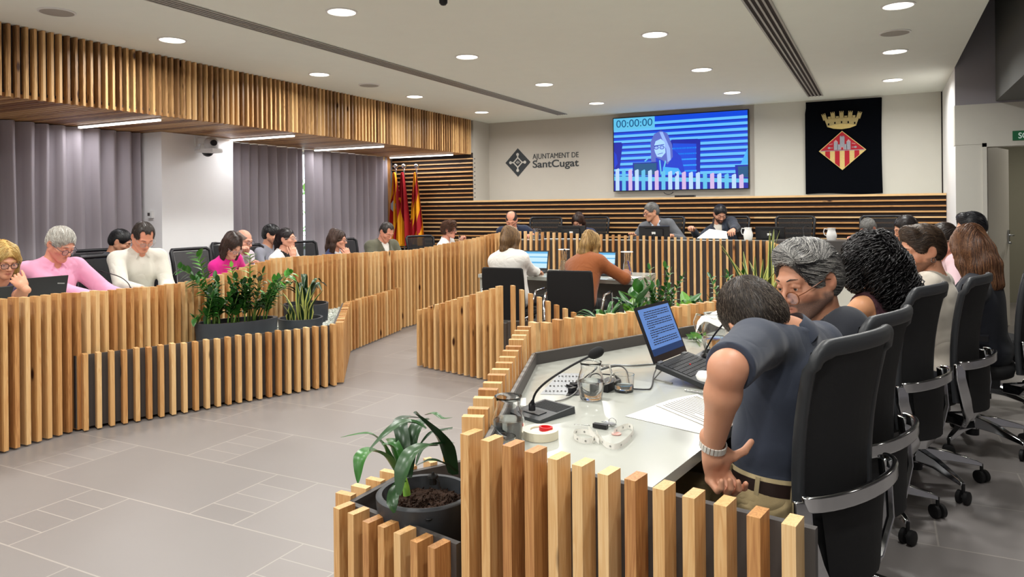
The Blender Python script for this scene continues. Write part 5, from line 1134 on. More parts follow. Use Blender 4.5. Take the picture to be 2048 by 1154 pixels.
def ribbons(Q, r, taper=True, seg=3):
    N, M, _ = Q.shape; T = np.gradient(Q, axis=1); T /= np.linalg.norm(T, axis=2)[..., None]+1e-9; ref = np.array([0.31, 0.22, 0.92]); u = np.cross(T, ref); u /= np.linalg.norm(u, axis=2)[..., None]+1e-9; v = np.cross(T, u)
    rr = r*(np.linspace(1, 0.25, M) if taper else np.ones(M))[None, :, None]; rr = rr*np.ones((N, 1, 1))
    vs = np.stack([Q+rr*(u*math.cos(2*math.pi*k/seg)+v*math.sin(2*math.pi*k/seg)) for k in range(seg)], 2).reshape(-1, 3)
    i = np.arange(N)[:, None, None]*M*seg; j = np.arange(M-1)[None, :, None]*seg; k = np.arange(seg)[None, None, :]; k2 = (k+1) % seg
    F = np.stack([i+j+k, i+j+k2, i+j+seg+k2, i+j+seg+k], -1).reshape(-1, 4); per = (M-1)*seg
    return vs, F, per

# ---------------------------------------------------------------- people
SKINS = {}
def skin(tone, beard=None):
    k = (tone, beard)
    if k not in SKINS: SKINS[k] = skin_mat('skin_%s' % tone, tone, beard or '3A2A22')
    return SKINS[k]
def rot_axes(yaw, pitch=0, roll=0):
    """columns: x=right-hand side of the body? (x = right), y = facing, z = up; pitch>0 looks down, roll>0 tilts to own right"""
    y0 = dirv(yaw); x0 = V(y0[1], -y0[0], 0); z0 = V(0, 0, 1); p = R_(pitch); y = y0*math.cos(p)-z0*math.sin(p); z = z0*math.cos(p)+y0*math.sin(p); r = R_(roll); x = x0*math.cos(r)-z*math.sin(r); z = z*math.cos(r)+x0*math.sin(r)
    return np.stack([x, y, z], 1)
def ik(S, Wt, l1, l2, pole):
    d = Wt-S; L = np.linalg.norm(d); L2 = min(L, (l1+l2)*0.985); u = d/L; Wt = S+u*L2; a = (l1*l1-l2*l2+L2*L2)/(2*L2); h = math.sqrt(max(l1*l1-a*a, 0)); n = nrm(pole-u*np.dot(pole, u)); return S+u*a+n*h, Wt
def person(label, hip, yaw, head, hyaw=None, pitch=20, roll=0, seat=0.46, floor=0.0, fem=False, skin_c='D9A384', beard=None, beard_s=0.0, hair='short', hair_cols=('3A2A20',), hair_n=500,
           top=None, inner=None, bottom='22242B', hands=(None, None), poses=('relax', 'relax'), elbows=(None, None), glasses=None, res=0.011, hres=0.0045, lids=True, hs=1.0, long_hair=None, sleeve='long', shoes=True,
           legs=True, handrot=(None, None), bulk=1.0, extras=None, neckopen=0.0, shoulder_drop=0.0, headpos=None, strand_r=0.0013, name='person', kneespread=0.11, shw=None, chest_lean=0.0, armr=1.0, efix=None, npos=None, shfix=None, tuck=None, sfrac=None, ncut=0.03):
    Hc = atD(*head) if headpos is None else V(*headpos); hyaw = yaw if hyaw is None else hyaw; H = rot_axes(hyaw, pitch, roll); K = (0.94 if fem else 1.0)*hs
    t = thing(name, label, 'person', (hip[0], hip[1], floor))
    P = V(hip[0], hip[1], floor+seat+0.085); Hn = rot_axes(hyaw, pitch*0.55, roll*0.6); N = Hc+Hn@V(0, -0.038, -0.150)*K if npos is None else V(*npos); up = nrm(N-P); f = dirv(yaw); f = nrm(f-up*np.dot(f, up)); sd = np.cross(f, up)   # sd = own right
    un = nrm(0.55*up+0.45*nrm(Hc-N)); Lt = np.linalg.norm(N-P); R = np.stack([sd, f, up]); B = lambda x, y, z: P+sd*x+f*y+up*z
    if Lt < 0.36 or Lt > 0.62: print('TORSO', label[:40], round(Lt, 2))
    w = (0.86 if fem else 1.0)*bulk; sh = (0.150 if fem else 0.175)*bulk if shw is None else shw
    SH = [N-up*(0.055+shoulder_drop)+sd*q*sh+f*0.0 for q in (-1, 1)]             # 0 left, 1 right
    if shfix is not None: SH = [V(*x) if x is not None else y for x, y in zip(shfix, SH)]
    l1, l2 = (0.27, 0.235) if fem else (0.29, 0.255)
    A = []
    for i in (0, 1):
        q = (-1, 1)[i]; hw = hands[i]
        if hw is None: hw = P+f*0.40+sd*q*0.15+V(0, 0, (0.735+floor+0.05)-P[2]); hw[2] = floor+0.79
        hw = V(*hw); pole = V(*elbows[i]) if elbows[i] is not None else sd*q*0.6-up*1.0-f*0.2
        if efix is not None and efix[i] is not None: E, W_ = V(*efix[i]), hw
        else: E, W_ = ik(SH[i], hw, l1, l2, pole)
        A.append((SH[i], E, W_))
    def torso(s, th, k=0.035, low=True):
        z = Lt
        s.ell(B(0, -0.01, 0.02), ((0.165 if not fem else 0.175)*w+th, 0.125*w+th, 0.115+th), R, k); s.ell(B(0, 0.0, 0.38*z), (0.145*w+th, 0.115*w+th, 0.17+th), R, k)
        s.ell(B(0, 0.0, 0.66*z), (0.160*w+th, 0.118*w+th, 0.15+th), R, k); s.ell(B(0, -0.012, 0.84*z), (0.135*w+th, 0.085*w+th, 0.085+th), R, k)
        if fem and th < 0.022:
            for q in (-1, 1): s.ell(B(q*0.068, 0.085, 0.60*z), (0.058+th, 0.055+th, 0.062+th), R, 0.03)
        s.cap(SH[0], SH[1], 0.050*w+th, None, k); 
        for q in (0, 1): s.cap(N+up*0.005-f*0.012, SH[q]*0.82+N*0.18, 0.045+th*0.8, 0.050+th, 0.04)
    ub, us = ((0.041, 0.047) if fem else (0.048, 0.057)); ub *= bulk*armr; us *= bulk*armr
    # --- body (skin)
    s = SDF(); torso(s, -0.014)
    nk = 0.048 if fem else 0.057
    s.cap(Hc+H@V(0, -0.022, -0.045)*K, N+up*-0.01, nk*K, (nk+0.004)*K, 0.03)
    for i in (0, 1):
        S_, E, W_ = A[i]; s.cap(S_, E, us*0.88, ub*0.93, 0.03); s.cap(E, lerp(E, W_, 0.3), ub*0.93, ub*0.90, 0.02); s.cap(lerp(E, W_, 0.3), W_, ub*0.90, 0.026*armr, 0.02)
    if sleeve == 'none':
        pass
    vb, Fb = s.mesh(res); z0 = lambda v: np.zeros(len(v)); ch = [(vb, Fb, 0, 0.5)]; at_l, at_b, at_f = [z0(vb)], [z0(vb)], [z0(vb)]
    for i in (0, 1):
        at_f[0] = np.maximum(at_f[0], np.clip(1.3-np.linalg.norm(vb-A[i][1], axis=1)/0.055, 0, 1)*0.8)
    hv, hF, lip, bd, fl = head_mesh(fem, lids, hres); ch.append((Hc+(hv*K)@H.T, hF, 0, 0.5)); at_l.append(lip*(1.0 if fem else 0.6)); at_b.append(bd*beard_s); at_f.append(fl)
    HB = {}
    for i in (0, 1):
        pose = poses[i]
        if pose is None: continue
        S_, E, W_ = A[i]; d = nrm(W_-E); q = (-1, 1)[i]
        if handrot[i] is not None: yv, bk = [nrm(V(*x)) for x in handrot[i]]
        else: yv = nrm(d+f*0.2); bk = V(0, 0, 1)
        zv = nrm(bk-yv*np.dot(bk, yv)); xv = np.cross(yv, zv); m = -1 if i == 1 else 1   # left hand palm down: thumb to own right
        hv2, hF2 = hand_mesh(pose, min(hres*1.1, 0.005)); kk = 0.92 if fem else 1.0; M = np.stack([xv*m, yv, zv], 1); vv = W_+(hv2*kk)@M.T; FF = hF2 if m == 1 else hF2[:, ::-1]
        ch.append((vv, FF, 0, 0.5)); at_l.append(z0(vv)); at_b.append(z0(vv)); at_f.append(np.clip((hv2[:, 1]-0.07)/0.05, 0, 1)*0.5); HB[i] = (W_, M)
    sk = skin(skin_c, beard); raw_mesh('body', ch, [sk], t, True, {'lip': np.concatenate(at_l), 'beard': np.concatenate(at_b), 'flush': np.concatenate(at_f)})
    HW = lambda p: Hc+(H@V(*p))*K
    # --- eyes and eyebrows
    for q in (-1, 1):
        b = MB(); c = HW((q*0.032, 0.0790, 0.0005)); g = [[c+(H@V(0.0118*math.sin(a)*math.cos(p_), 0.0118*math.cos(a), 0.0118*math.sin(a)*math.sin(p_)))*K for p_ in np.linspace(0, 2*math.pi, 13)] for a in (0.02, 0.28, 0.30, 0.62, 0.64, 1.1, 1.7)]
        vs = [p for r_ in g for p in r_]; fs = []; ms = []
        for a in range(6):
            for k in range(12): fs.append((a*13+k, (a+1)*13+k, (a+1)*13+k+1, a*13+k+1)); ms.append((2, 2, 1, 1, 0, 0)[a])
        b.add(vs, fs, ms); part('eye', b, ['eye_white', 'iris', 'black'], t, smooth=180)
        b = MB(); b.tube([HW((q*0.014, 0.0965, 0.0245)), HW((q*0.030, 0.0955, 0.0305)), HW((q*0.047, 0.0815, 0.0270))], [0.0030, 0.0036, 0.0014], 6, flat=0.6); part('eyebrow', b, HM(hair_cols[0] if not fem or hair_cols[0] not in ('D8B878',) else '8A6A40'), t, smooth=180)
    # --- hair
    if hair:
        s = SDF(); hair_ops(hair, s, H*K, Hc)
        for (pts, rad) in (long_hair or []):
            Wp = [HW(p) if len(p) == 3 else (HW(p[:3])+V(0, 0, -p[3])) for p in pts]
            for a in range(len(Wp)-1): s.cap(Wp[a], Wp[a+1], rad[a], rad[a+1], 0.02)
        if long_hair: s.ell(HW((0, 0.100, -0.045)), V(0.070, 0.062, 0.105)*K, H.T, 0.010, '-')
        hv, hF = s.mesh(max(hres, 0.0045)); hch = [(hv, hF, 0, 0.35)]
        g = np.random.default_rng(len(label)); nst = hair_n
        if nst:
            wgt = 1.0+(3.0 if hair in ('curly', 'long', 'bob', 'curly_short') else 0)*(((hv-Hc)@H/K)[:, 2] > 0.08); idx = g.choice(len(hv), nst, p=wgt/wgt.sum()); roots = hv[idx]+g.normal(size=(nst, 3))*0.002; loc = lambda P: (P-Hc)@H/K; curly = hair in ('curly', 'curly_short')
            def flow(Pw, i):
                L = loc(Pw); D = np.zeros_like(L); g2 = g.normal(size=L.shape)
                if hair in ('crop', 'short', 'recede', 'bald', 'tied'):
                    c = V(0.01, -0.07, 0.10); D = L-c
                    if hair == 'tied': D = V(0, -0.12, -0.03)-L
                    if hair == 'short': D = D+V(0.35, 0.25, 0)*0.15
                elif hair == 'quiff':
                    D[:, 0] = -0.7-3*L[:, 0]; D[:, 1] = np.where(L[:, 2] > 0.07, 0.8, -0.9); D[:, 2] = np.where(L[:, 2] > 0.07, 0.1, -0.35); D[:, 0] = np.where(L[:, 2] > 0.07, -1.0+0.9*np.sin(L[:, 1]*42+L[:, 0]*18), 0.1)
                elif hair in ('wavy_short',): D[:, 1] = -0.6; D[:, 0] = 0.8*np.sin(L[:, 1]*70); D[:, 2] = -0.5*(L[:, 1] < -0.03)
                else:
                    D = np.zeros_like(L); D[:, 0] = np.sign(L[:, 0])*np.clip(L[:, 2]-0.03, 0, 1)*12; D[:, 1] = -0.25*(L[:, 2] > 0.02); Dw = D@H.T; Dw[:, 2] -= 0.9; return Dw+g.normal(size=L.shape)*0.10
                D = D/(np.linalg.norm(D, axis=1)[:, None]+1e-9); return D@H.T+g2*0.10
            nn, stp = {'crop': (3, .006), 'short': (5, .009), 'recede': (4, .007), 'bald': (4, .006), 'quiff': (10, .009), 'wavy_short': (6, .009), 'tied': (8, .011), 'bob': (9, .014), 'long': (11, .018), 'curly': (16, .010), 'curly_short': (10, .008)}[hair]
            Q = strands(s, roots, flow, nn, stp, 0.0016 if not curly else 0.006, wob=0 if not curly else 0.015 if hair == 'curly' else 0.008, wf=0.85, seed=len(label))
            rv, rF, per = ribbons(Q, strand_r); mats_i = g.integers(0, len(hair_cols), nst); hch.append((rv, rF, np.repeat(mats_i, per), np.repeat(g.random(nst), per)))
        raw_mesh('hair', hch, [HM(c) for c in hair_cols], t, True)
    # --- top garment
    tc = top or {}; kind = tc.get('kind', 'shirt'); cm = tc['mat']
    def arm_tube(s, i, th, frac, cuff):
        S_, E, W_ = A[i]
        if frac <= 1: e = lerp(S_, E, frac); s.cap(S_, e, us+th+0.004, lerp(us, ub, frac)+th+0.006, 0.035, flat=1)
        else:
            s.cap(S_, E, us+th, ub+th, 0.035); e = lerp(E, W_, frac-1); s.cap(E, e, ub+th, max(0.030+th*0.6, lerp(ub, 0.028, frac-1)+th), 0.02, flat=1)
    fr = {'long': 1.93, 'short': 0.62, 'none': 0, 'three': 1.55}[sleeve] if sfrac is None else sfrac
    def neckcut(s, dep=0.0, wid=0.0): s.cap(N+un*ncut-f*0.01, N+un*(0.17+ncut)+f*0.02, 0.058*K+wid, 0.085*K+wid, 0.006, mode='-'); (s.cap(N+up*0.04+f*0.04, N-up*(0.02+dep)+f*0.13, 0.045+wid, 0.030, 0.006, mode='-') if dep > 0 else None)
    def collar(s, rad, r_, drop=0.035, spread_=0.03):
        pr = []; 
        for a in np.linspace(-2.75, 2.75, 15): pr.append(N+un*(0.030-0.028*(abs(a)/2.75)**2)-f*math.cos(a)*rad*0.95*1.0+sd*math.sin(a)*rad*1.05-f*0.008)
        for a in range(14): s.cap(pr[a], pr[a+1], r_, None, 0.004)
        for q in (0, -1): s.cap(pr[q], pr[q]-up*drop+f*0.028+sd*(spread_ if q else -spread_)*1.0, r_*1.1, r_*0.7, 0.006)
    def hem(s, zc=-0.10): s.fn(lambda Pp: (P+up*zc-Pp)@up, P-up*0.05, 0.30, 0.01, '-')
    if kind in ('shirt', 'tee', 'knit', 'tank'):
        s = SDF(); torso(s, 0.004+tc.get('th', 0.0), 0.035 if tc.get('th', 0) < 0.015 else 0.07)
        if tc.get('th', 0) >= 0.015: s.ell(B(0, -0.030, 0.76*Lt), (0.175*w, 0.095*w, 0.135), R, 0.06); s.ell(B(0, -0.01, 0.25*Lt), (0.165*w, 0.135*w, 0.20), R, 0.06)
        for i in (0, 1):
            if fr > 0: arm_tube(s, i, 0.008+(0.006 if tc.get('th', 0) >= 0.015 else 0), fr, True)
        neckcut(s, neckopen, 0.006 if kind != 'shirt' else 0.0)
        if kind == 'tank':
            for i in (0, 1): s.cap(SH[i]+sd*(-1, 1)[i]*0.03-up*0.02, SH[i]+sd*(-1, 1)[i]*0.05+up*0.05, 0.075, 0.07, 0.006, mode='-')
        if kind == 'shirt': collar(s, 0.066*K, 0.0075)
        if tuck is not None: s.fn(lambda Pp: (Pp-P)@up-tuck, P-up*(0.26-tuck), 0.29, 0.006, '-')
        v_, F_ = s.mesh(res); raw_mesh('shirt' if kind == 'shirt' else {'tee': 't_shirt', 'knit': 'top', 'tank': 'sleeveless_top'}[kind], [(v_, F_, 0, 0.5)], [cm], t)
        if tc.get('placket'):
            b = MB(); zs = np.linspace(Lt*0.92, 0.06, 12); sv = lambda x, z: (lambda y: B(x, y, z))(surf_y(s, B, x, z))
            rows_ = [[sv(-0.014, z)+f*0.0015, sv(0.014, z)+f*0.0015] for z in zs]; b.sheet(rows_)
            for z in zs[1::2]: c = sv(0, z)+f*0.003; b.lathe([(0.0045, 0.0), (0.0045, 0.002), (0, 0.002)], c, 8)
            part('placket', b, cm, t)
    if kind in ('jacket', 'cardigan'):
        s = SDF(); torso(s, -0.002); 
        for i in (0, 1): s.cap(A[i][0], lerp(A[i][0], A[i][1], .5), us, ub, 0.03)
        neckcut(s, neckopen)
        if tc.get('collar', True): collar(s, 0.064*K, 0.007)
        v_, F_ = s.mesh(res); raw_mesh('shirt', [(v_, F_, 0, 0.5)], [inner], t)
        s = SDF(); torso(s, 0.014)
        for i in (0, 1): arm_tube(s, i, 0.014, fr, True)
        neckcut(s, 0, 0.008); vd = tc.get('vdepth', 0.20); vw = tc.get('vw', 0.062)
        def vee(Pp):
            L = Pp-N; x = L@sd; y = L@f; z = L@up; wz = np.clip((z+vd)/vd, 0, 1.3)*vw+0.004; return np.maximum(np.maximum(np.abs(x)-wz, -(y-0.0)), -(z+vd))
        s.fn(vee, N-up*0.08+f*0.06, 0.22, 0.005, '-')
        if tc.get('lapel', True):
            pr = []
            for a in np.linspace(-2.4, 2.4, 13): pr.append(N+up*(0.022-0.022*(abs(a)/2.4)**2)-f*math.cos(a)*0.075*K+sd*math.sin(a)*0.080*K-f*0.01)
            for a in range(12): s.cap(pr[a], pr[a+1], 0.011, None, 0.006)
            for q in (-1, 1):
                top_ = B(q*(vw+0.012), 0.075, Lt-0.035); mid_ = B(q*(vw*0.62+0.022), 0.122*w+0.012, Lt-0.11); bot_ = B(q*0.012, 0.130*w+0.012, Lt-vd); s.cap(top_, mid_, 0.014, 0.017, 0.004); s.cap(mid_, bot_, 0.016, 0.008, 0.004)
        v_, F_ = s.mesh(res); raw_mesh('jacket' if kind == 'jacket' else 'cardigan', [(v_, F_, 0, 0.5)], [cm], t)
    # --- trousers, legs, shoes
    if legs:
        s = SDF(); s.ell(B(0, -0.012, 0.02), ((0.165 if not fem else 0.175)*w+0.0, 0.128*w, 0.10), R, 0.04)
        if tuck is not None: s.ell(B(0, -0.006, 0.045), (0.149*w, 0.121*w, 0.11), R, 0.02); s.fn(lambda Pp: 0.108-(Pp-P)@up, P+up*0.30, 0.20, 0.004, '-')
        for q in (-1, 1):
            h0 = P+sd*q*0.085-V(0, 0, 0.005); kn = V(P[0], P[1], 0)+f_flat(yaw)*0.43+side_flat(yaw)*q*kneespread; kn[2] = floor+seat+0.045; an = kn-f_flat(yaw)*0.05; an[2] = floor+0.09
            s.cap(h0, kn, 0.080*w, 0.060*w, 0.04); s.cap(kn, an, 0.058*w, 0.045, 0.03, flat=1)
        v_, F_ = s.mesh(max(res, 0.012)); raw_mesh('trousers', [(v_, F_, 0, 0.5)], [bottom if not isinstance(bottom, str) else CM(bottom)], t)
        for q in (-1, 1):
            kn = V(P[0], P[1], 0)+f_flat(yaw)*0.43+side_flat(yaw)*q*kneespread; an = kn-f_flat(yaw)*0.05; an[2] = floor+0.06
            s = SDF(); s.cap(an+V(0, 0, 0.02), an+V(0, 0, -0.015), 0.042, 0.038, 0.02); s.cap(an-f_flat(yaw)*0.02-V(0, 0, 0.02), an+f_flat(yaw)*0.15-V(0, 0, 0.028), 0.036, 0.030, 0.03)
            s.fn(lambda Pp: (Pp[..., 2]-floor-0.003), V(an[0], an[1], floor-0.05), 0.25, 0.004, '-'); v_, F_ = s.mesh(0.012); raw_mesh('shoe', [(v_, F_, 0, 0.5)], ['rubber'], t)
    # --- glasses
    if glasses:
        gc, rnd_, drop = glasses; b = MB(); y = 0.108; zc = -0.002-drop
        for q in (-1, 1):
            c = (q*0.031, y, zc); pts = [HW((c[0]+0.0235*(abs(math.cos(a))**rnd_)*np.sign(math.cos(a)), y-0.004*abs(c[0]+0.02*math.cos(a))/0.05, zc+0.0195*(abs(math.sin(a))**rnd_)*np.sign(math.sin(a)))) for a in np.linspace(0, 2*math.pi, 25)]; b.tube(pts, 0.0019, 6, cap=False)
            b.tube([HW((q*0.054, y-0.004, zc+0.008)), HW((q*0.072, y-0.02, zc+0.011+drop*0.2)), HW((q*0.083, 0.01, 0.010)), HW((q*0.082, -0.02, 0.0))], 0.0018, 5)
        b.tube([HW((-0.009, y+0.001, zc+0.005)), HW((0, y+0.003, zc+0.008)), HW((0.009, y+0.001, zc+0.005))], 0.0018, 6)
        o = part('glasses', b, pmat('spectacle_frame', gc, 0.35), t, smooth=60)
        b = MB()
        for q in (-1, 1): b.add([HW((q*0.031+0.022*math.cos(a), y-0.001, zc+0.018*math.sin(a))) for a in np.linspace(0, 2*math.pi, 21)[:-1]], [tuple(range(20))])
        part('lenses', b, LENS, o, smooth=180)
    return dict(t=t, P=P, N=N, up=up, f=f, sd=sd, B=B, A=A, Hc=Hc, H=H, HW=HW, Lt=Lt, HB=HB, K=K)
def f_flat(yaw): return dirv(yaw)
def side_flat(yaw): return V(math.sin(R_(yaw)), -math.cos(R_(yaw)), 0)
def surf_y(s, B, x, z):
    ys = np.linspace(0.25, 0.0, 60); d = s.ev(np.array([B(x, y, z) for y in ys])); k = np.argmax(d < 0); return ys[k] if (d < 0).any() else 0.1
_hm = {}
def HM(c):
    if c not in _hm: _hm[c] = hair_mat('hair_'+c, c)
    return _hm[c]
_cm = {}
def CM(c, **k):
    if (c, str(k)) not in _cm: _cm[(c, str(k))] = cloth_mat('cloth_'+c, c, **k)
    return _cm[(c, str(k))]
MAT['eye_white'] = pmat('eye_white', 'E2DAD2', 0.25); MAT['iris'] = pmat('brown_iris', '2E1B12', 0.2)
def lens_mat():
    t = NT('thin_lens'); t.b.inputs['Base Color'].default_value = lin('E8E4F0'); t.b.inputs['Roughness'].default_value = 0.03; t.b.inputs['Alpha'].default_value = 0.16; t.b.inputs['Specular IOR Level'].default_value = 0.8; return t.m
LENS = lens_mat()
# ================================================================ PEOPLE
HANDZ = 0.775
def drop(r0, *pts): return (list(pts), r0)
# --- foreground right
p1 = person('man in a navy polo shirt and khaki trousers, back to the viewer, hand on hip', (-0.30, 2.23), 158, (1512, 640, 2.12), hyaw=118, pitch=36, roll=-30, npos=atD(1578, 672, 2.13), ncut=0.052, shfix=(atD(1508, 690, 1.97), atD(1640, 688, 2.30)), tuck=0.095, sfrac=0.92, skin_c='D59F80', hair='crop', hair_cols=('2E2520', '3F342C', '7A6D60'), hair_n=9000,
    top=dict(kind='shirt', mat=CM('343B4B', wr=0.35, wscale=5.0, weave=1100)), sleeve='short', bottom=CM('A8946B', wr=0.9, wscale=9.0), hands=(atD(1425, 898, 1.85), atD(1522, 815, 2.24)), efix=(atD(1455, 738, 1.76), None), poses=('hip', 'relax'),
    handrot=((-upw+0.22*rgt+0.12*fwd, fwd*0.90-rgt*0.40), None), res=0.0058, hres=0.0030, strand_r=0.00055, bulk=1.0, armr=0.97, hs=1.03)
W_, E_ = p1['A'][0][2], p1['A'][0][1]; d = nrm(W_-E_); u = nrm(np.cross(d, V(0, 1, 0))); v = np.cross(d, u); b = MB()
for i in range(22):
    a = 2*math.pi*i/22; c = W_-d*0.012+(u*math.cos(a)*0.032+v*math.sin(a)*0.029); o_ = nrm(u*math.cos(a)+v*math.sin(a)); b.box(c, (0.0075, 0.017, 0.0035), [np.cross(o_, d), d, o_])
part('bracelet', b, pmat('clear_beads', 'D9D6CE', 0.12, spec=0.8), p1['t'])
M = p1['HB'][0][1]; b = MB(); c = W_+M@V(-0.0075, 0.103, -0.012); yv, zv = M@nrm(V(0, 0.75, -0.66)), M[:, 0]; xx = np.cross(yv, zv)
b.tube([c+zv*0.0112*math.cos(a)+xx*0.0112*math.sin(a) for a in np.linspace(0, 2*math.pi, 19)], 0.0021, 6, cap=False); part('ring', b, 'gold', p1['t'], smooth=180)
un_ = nrm(0.45*p1['up']+0.55*nrm(p1['Hc']-p1['N'])); s1 = nrm(p1['sd']-un_*np.dot(p1['sd'], un_)); f1 = np.cross(un_, s1); b = MB(); c = p1['N']
rg_ = lambda r, h, q=1: [c+un_*h+s1*r*math.cos(a)*q+f1*r*math.sin(a) for a in np.linspace(0, 2*math.pi, 33)]
b.sheet([rg_(0.080, -0.02), rg_(0.072, 0.008), rg_(0.066, 0.034), rg_(0.064, 0.036), rg_(0.062, 0.01)]); b.sheet([rg_(0.0815, -0.02)[::-1], rg_(0.080, 0.0)[::-1], rg_(0.069, 0.032)[::-1], rg_(0.066, 0.036)[::-1]]); part('collar', b, CM('343B4B', wr=0.35, wscale=5.0, weave=1100), p1['t'], smooth=70)
# belt with loops
B_, Pp, Lt = p1['B'], p1['P'], p1['Lt']; b = MB()
def ring_at(z, rx, ry): return [B_(rx*math.cos(a), -0.006+ry*math.sin(a), z) for a in np.linspace(0, 2*math.pi, 49)]
b.sheet([ring_at(0.060, 0.150, 0.122), ring_at(0.062, 0.156, 0.128), ring_at(0.096, 0.153, 0.125), ring_at(0.098, 0.147, 0.119)]); part('belt', b, pmat('dark_brown_leather', '2F221E', 0.4, bump=0.1), p1['t'], smooth=50)
b = MB()
for a in (-2.9, -2.2, -1.57, -0.9, 0.3, 2.6):
    c = B_(0.157*math.cos(a), -0.006+0.129*math.sin(a), 0.079); n = nrm(p1['sd']*math.cos(a)+p1['f']*math.sin(a)); b.box(c, (0.012, 0.005, 0.056), [np.cross(p1['up'], n), n, p1['up']])
b.sheet([ring_at(0.104, 0.144, 0.116), ring_at(0.108, 0.148, 0.120), ring_at(0.097, 0.152, 0.124)]); part('belt_loops', b, CM('B8A67E'), p1['t'])
p2 = person('grey-haired man in tortoiseshell glasses and navy jacket, leaning in to talk', (-0.20, 2.78), 172, (1616, 562, 2.50), hyaw=231, pitch=13, roll=5, skin_c='D29A7C', beard='5A5350', beard_s=0.8, hair='quiff', hair_cols=('2B2A2B', '8D8B88', 'C9C6BF', '4A4948'), hair_n=5200, lids=False, hands=(V(-0.40, 2.60, .79), V(-0.42, 2.88, .79)),
    top=dict(kind='jacket', mat=CM('23262F', wr=0.4, wscale=5), vdepth=0.2), inner=CM('15161B'), bottom='1C1E26', res=0.0065, hres=0.0028, glasses=('7A4524', 0.85, 0.024), strand_r=0.0009, hs=1.08, shfix=(atD(1692, 662, 2.43), None), bulk=1.05)
curlmass = [([(-.03, -.05, .09), (-.085, -.03, .02), (-.100, -.03, -.07)], [.05, .045, .035]), ([(.03, -.05, .09), (.085, -.03, .02), (.10, -.03, -.09), (.115, -.05, -.19), (.11, -.06, -.27)], [.05, .045, .042, .04, .03]),
    ([(0, -.06, .09), (-.03, -.10, 0), (-.02, -.11, -.08), (0, -.11, -.15)], [.06, .055, .045, .035]), ([(0, -.06, .09), (.05, -.10, 0), (.07, -.12, -.10), (.09, -.12, -.22), (.09, -.11, -.30)], [.06, .055, .055, .045, .03])]
p3 = person('woman with long curly black hair in a sleeveless dark red top', (-0.06, 3.70), 158, (1738, 533, 3.32), shw=0.17, hyaw=128, pitch=8, fem=True, skin_c='DCA278', hair='curly', hair_cols=('0E0C0E', '141214', '221E20'), hair_n=1700, shfix=(atD(1722, 615, 3.22), None), long_hair=curlmass,
    top=dict(kind='tank', mat=CM('3A1420')), sleeve='none', bottom='20222A', res=0.008, hres=0.005, strand_r=0.0042)
p4 = person('young man with brown hair, beard and earring in a cream T-shirt', (0.24, 4.26), 168, (1843, 500, 3.72), hyaw=206, pitch=12, roll=-3, skin_c='D9A080', beard='4A3226', beard_s=0.75, hair='wavy_short', hair_cols=('33261D', '4B392B', '5E4A38'), hair_n=3200,
    top=dict(kind='tee', mat=CM('D5CCBE', wr=0.6)), sleeve='short', bottom='2A2C33', res=0.008, hres=0.004, hands=(atD(1795, 565, 3.62), None), poses=('chin', 'relax'), handrot=((V(0, 0, 1), -rgt*0.8+fwd*0.4), None), lids=False, shoulder_drop=-0.02)
b = MB(); c = p4['HW']((-0.082, -0.006, -0.036)); a1, a2 = p4['H'][:, 1], p4['H'][:, 2]
b.tube([c+a1*0.012*math.cos(a)+a2*(0.012*math.sin(a)-0.008) for a in np.linspace(0, 2*math.pi, 17)], 0.0013, 6, cap=False); part('earring', b, 'chrome', p4['t'], smooth=180)
lng = [([(-.04, -.04, .09), (-.085, -.03, 0), (-.095, -.035, -.08), (-.085, -.05, -.16, .03)], [.04, .03, .032, .03]), ([(.04, -.04, .09), (.085, -.03, 0), (.095, -.035, -.08), (.085, -.05, -.16, .03)], [.04, .03, .032, .03]),
    ([(0, -.06, .09), (0, -.10, 0), (0, -.11, -.10), (0, -.11, -.20, .04)], [.06, .05, .05, .035]), ([(-.03, -.06, .09), (-.05, -.09, -.02), (-.055, -.095, -.12), (-.05, -.10, -.20, .04)], [.05, .04, .04, .03]), ([(.03, -.06, .09), (.05, -.09, -.02), (.055, -.095, -.12), (.05, -.10, -.20, .04)], [.05, .04, .04, .03])]
p5 = person('woman with very long straight brown hair and a navy blazer, seen from behind', (0.52, 5.02), 165, (1936, 500, 4.25), hyaw=122, pitch=16, roll=-8, fem=True, hair='long', hair_cols=('4A2F20', '6B4630', '8A6040'), hair_n=2600, long_hair=lng,
    top=dict(kind='jacket', mat=CM('141824', wr=0.4)), inner=CM('C8A9A0'), bottom='12141C', res=0.0095, hres=0.005, bulk=1.08)
p6 = person('man with short dark brown hair and thin glasses, partly hidden behind the long-haired woman', (0.56, 5.98), 185, (1886, 482, 5.25), hyaw=212, pitch=10, hair='short', hair_cols=('2B211C', '3D3029'), hair_n=800, top=dict(kind='shirt', mat=CM('D8B9C0')), bottom='2A2C33', glasses=('B9A090', 1, 0), lids=False, skin_c='DDA58C')
p7 = person('man with wavy black hair at the back of the right-hand row', (0.70, 6.92), 190, (1942, 456, 5.9), hyaw=190, pitch=12, hair='wavy_short', hair_cols=('16161A', '2A2B30', '4A4B50'), hair_n=900, top=dict(kind='shirt', mat=CM('2A2F3A')), bottom='1C1E26')
p8 = person('person with dark hair, only the crown showing above the brown-haired man', (0.28, 7.95), 195, (1812, 458, 7.0), hyaw=200, pitch=20, hair='short', hair_cols=('1E1716', '33241F'), hair_n=500, top=dict(kind='shirt', mat=CM('5A5E66')))
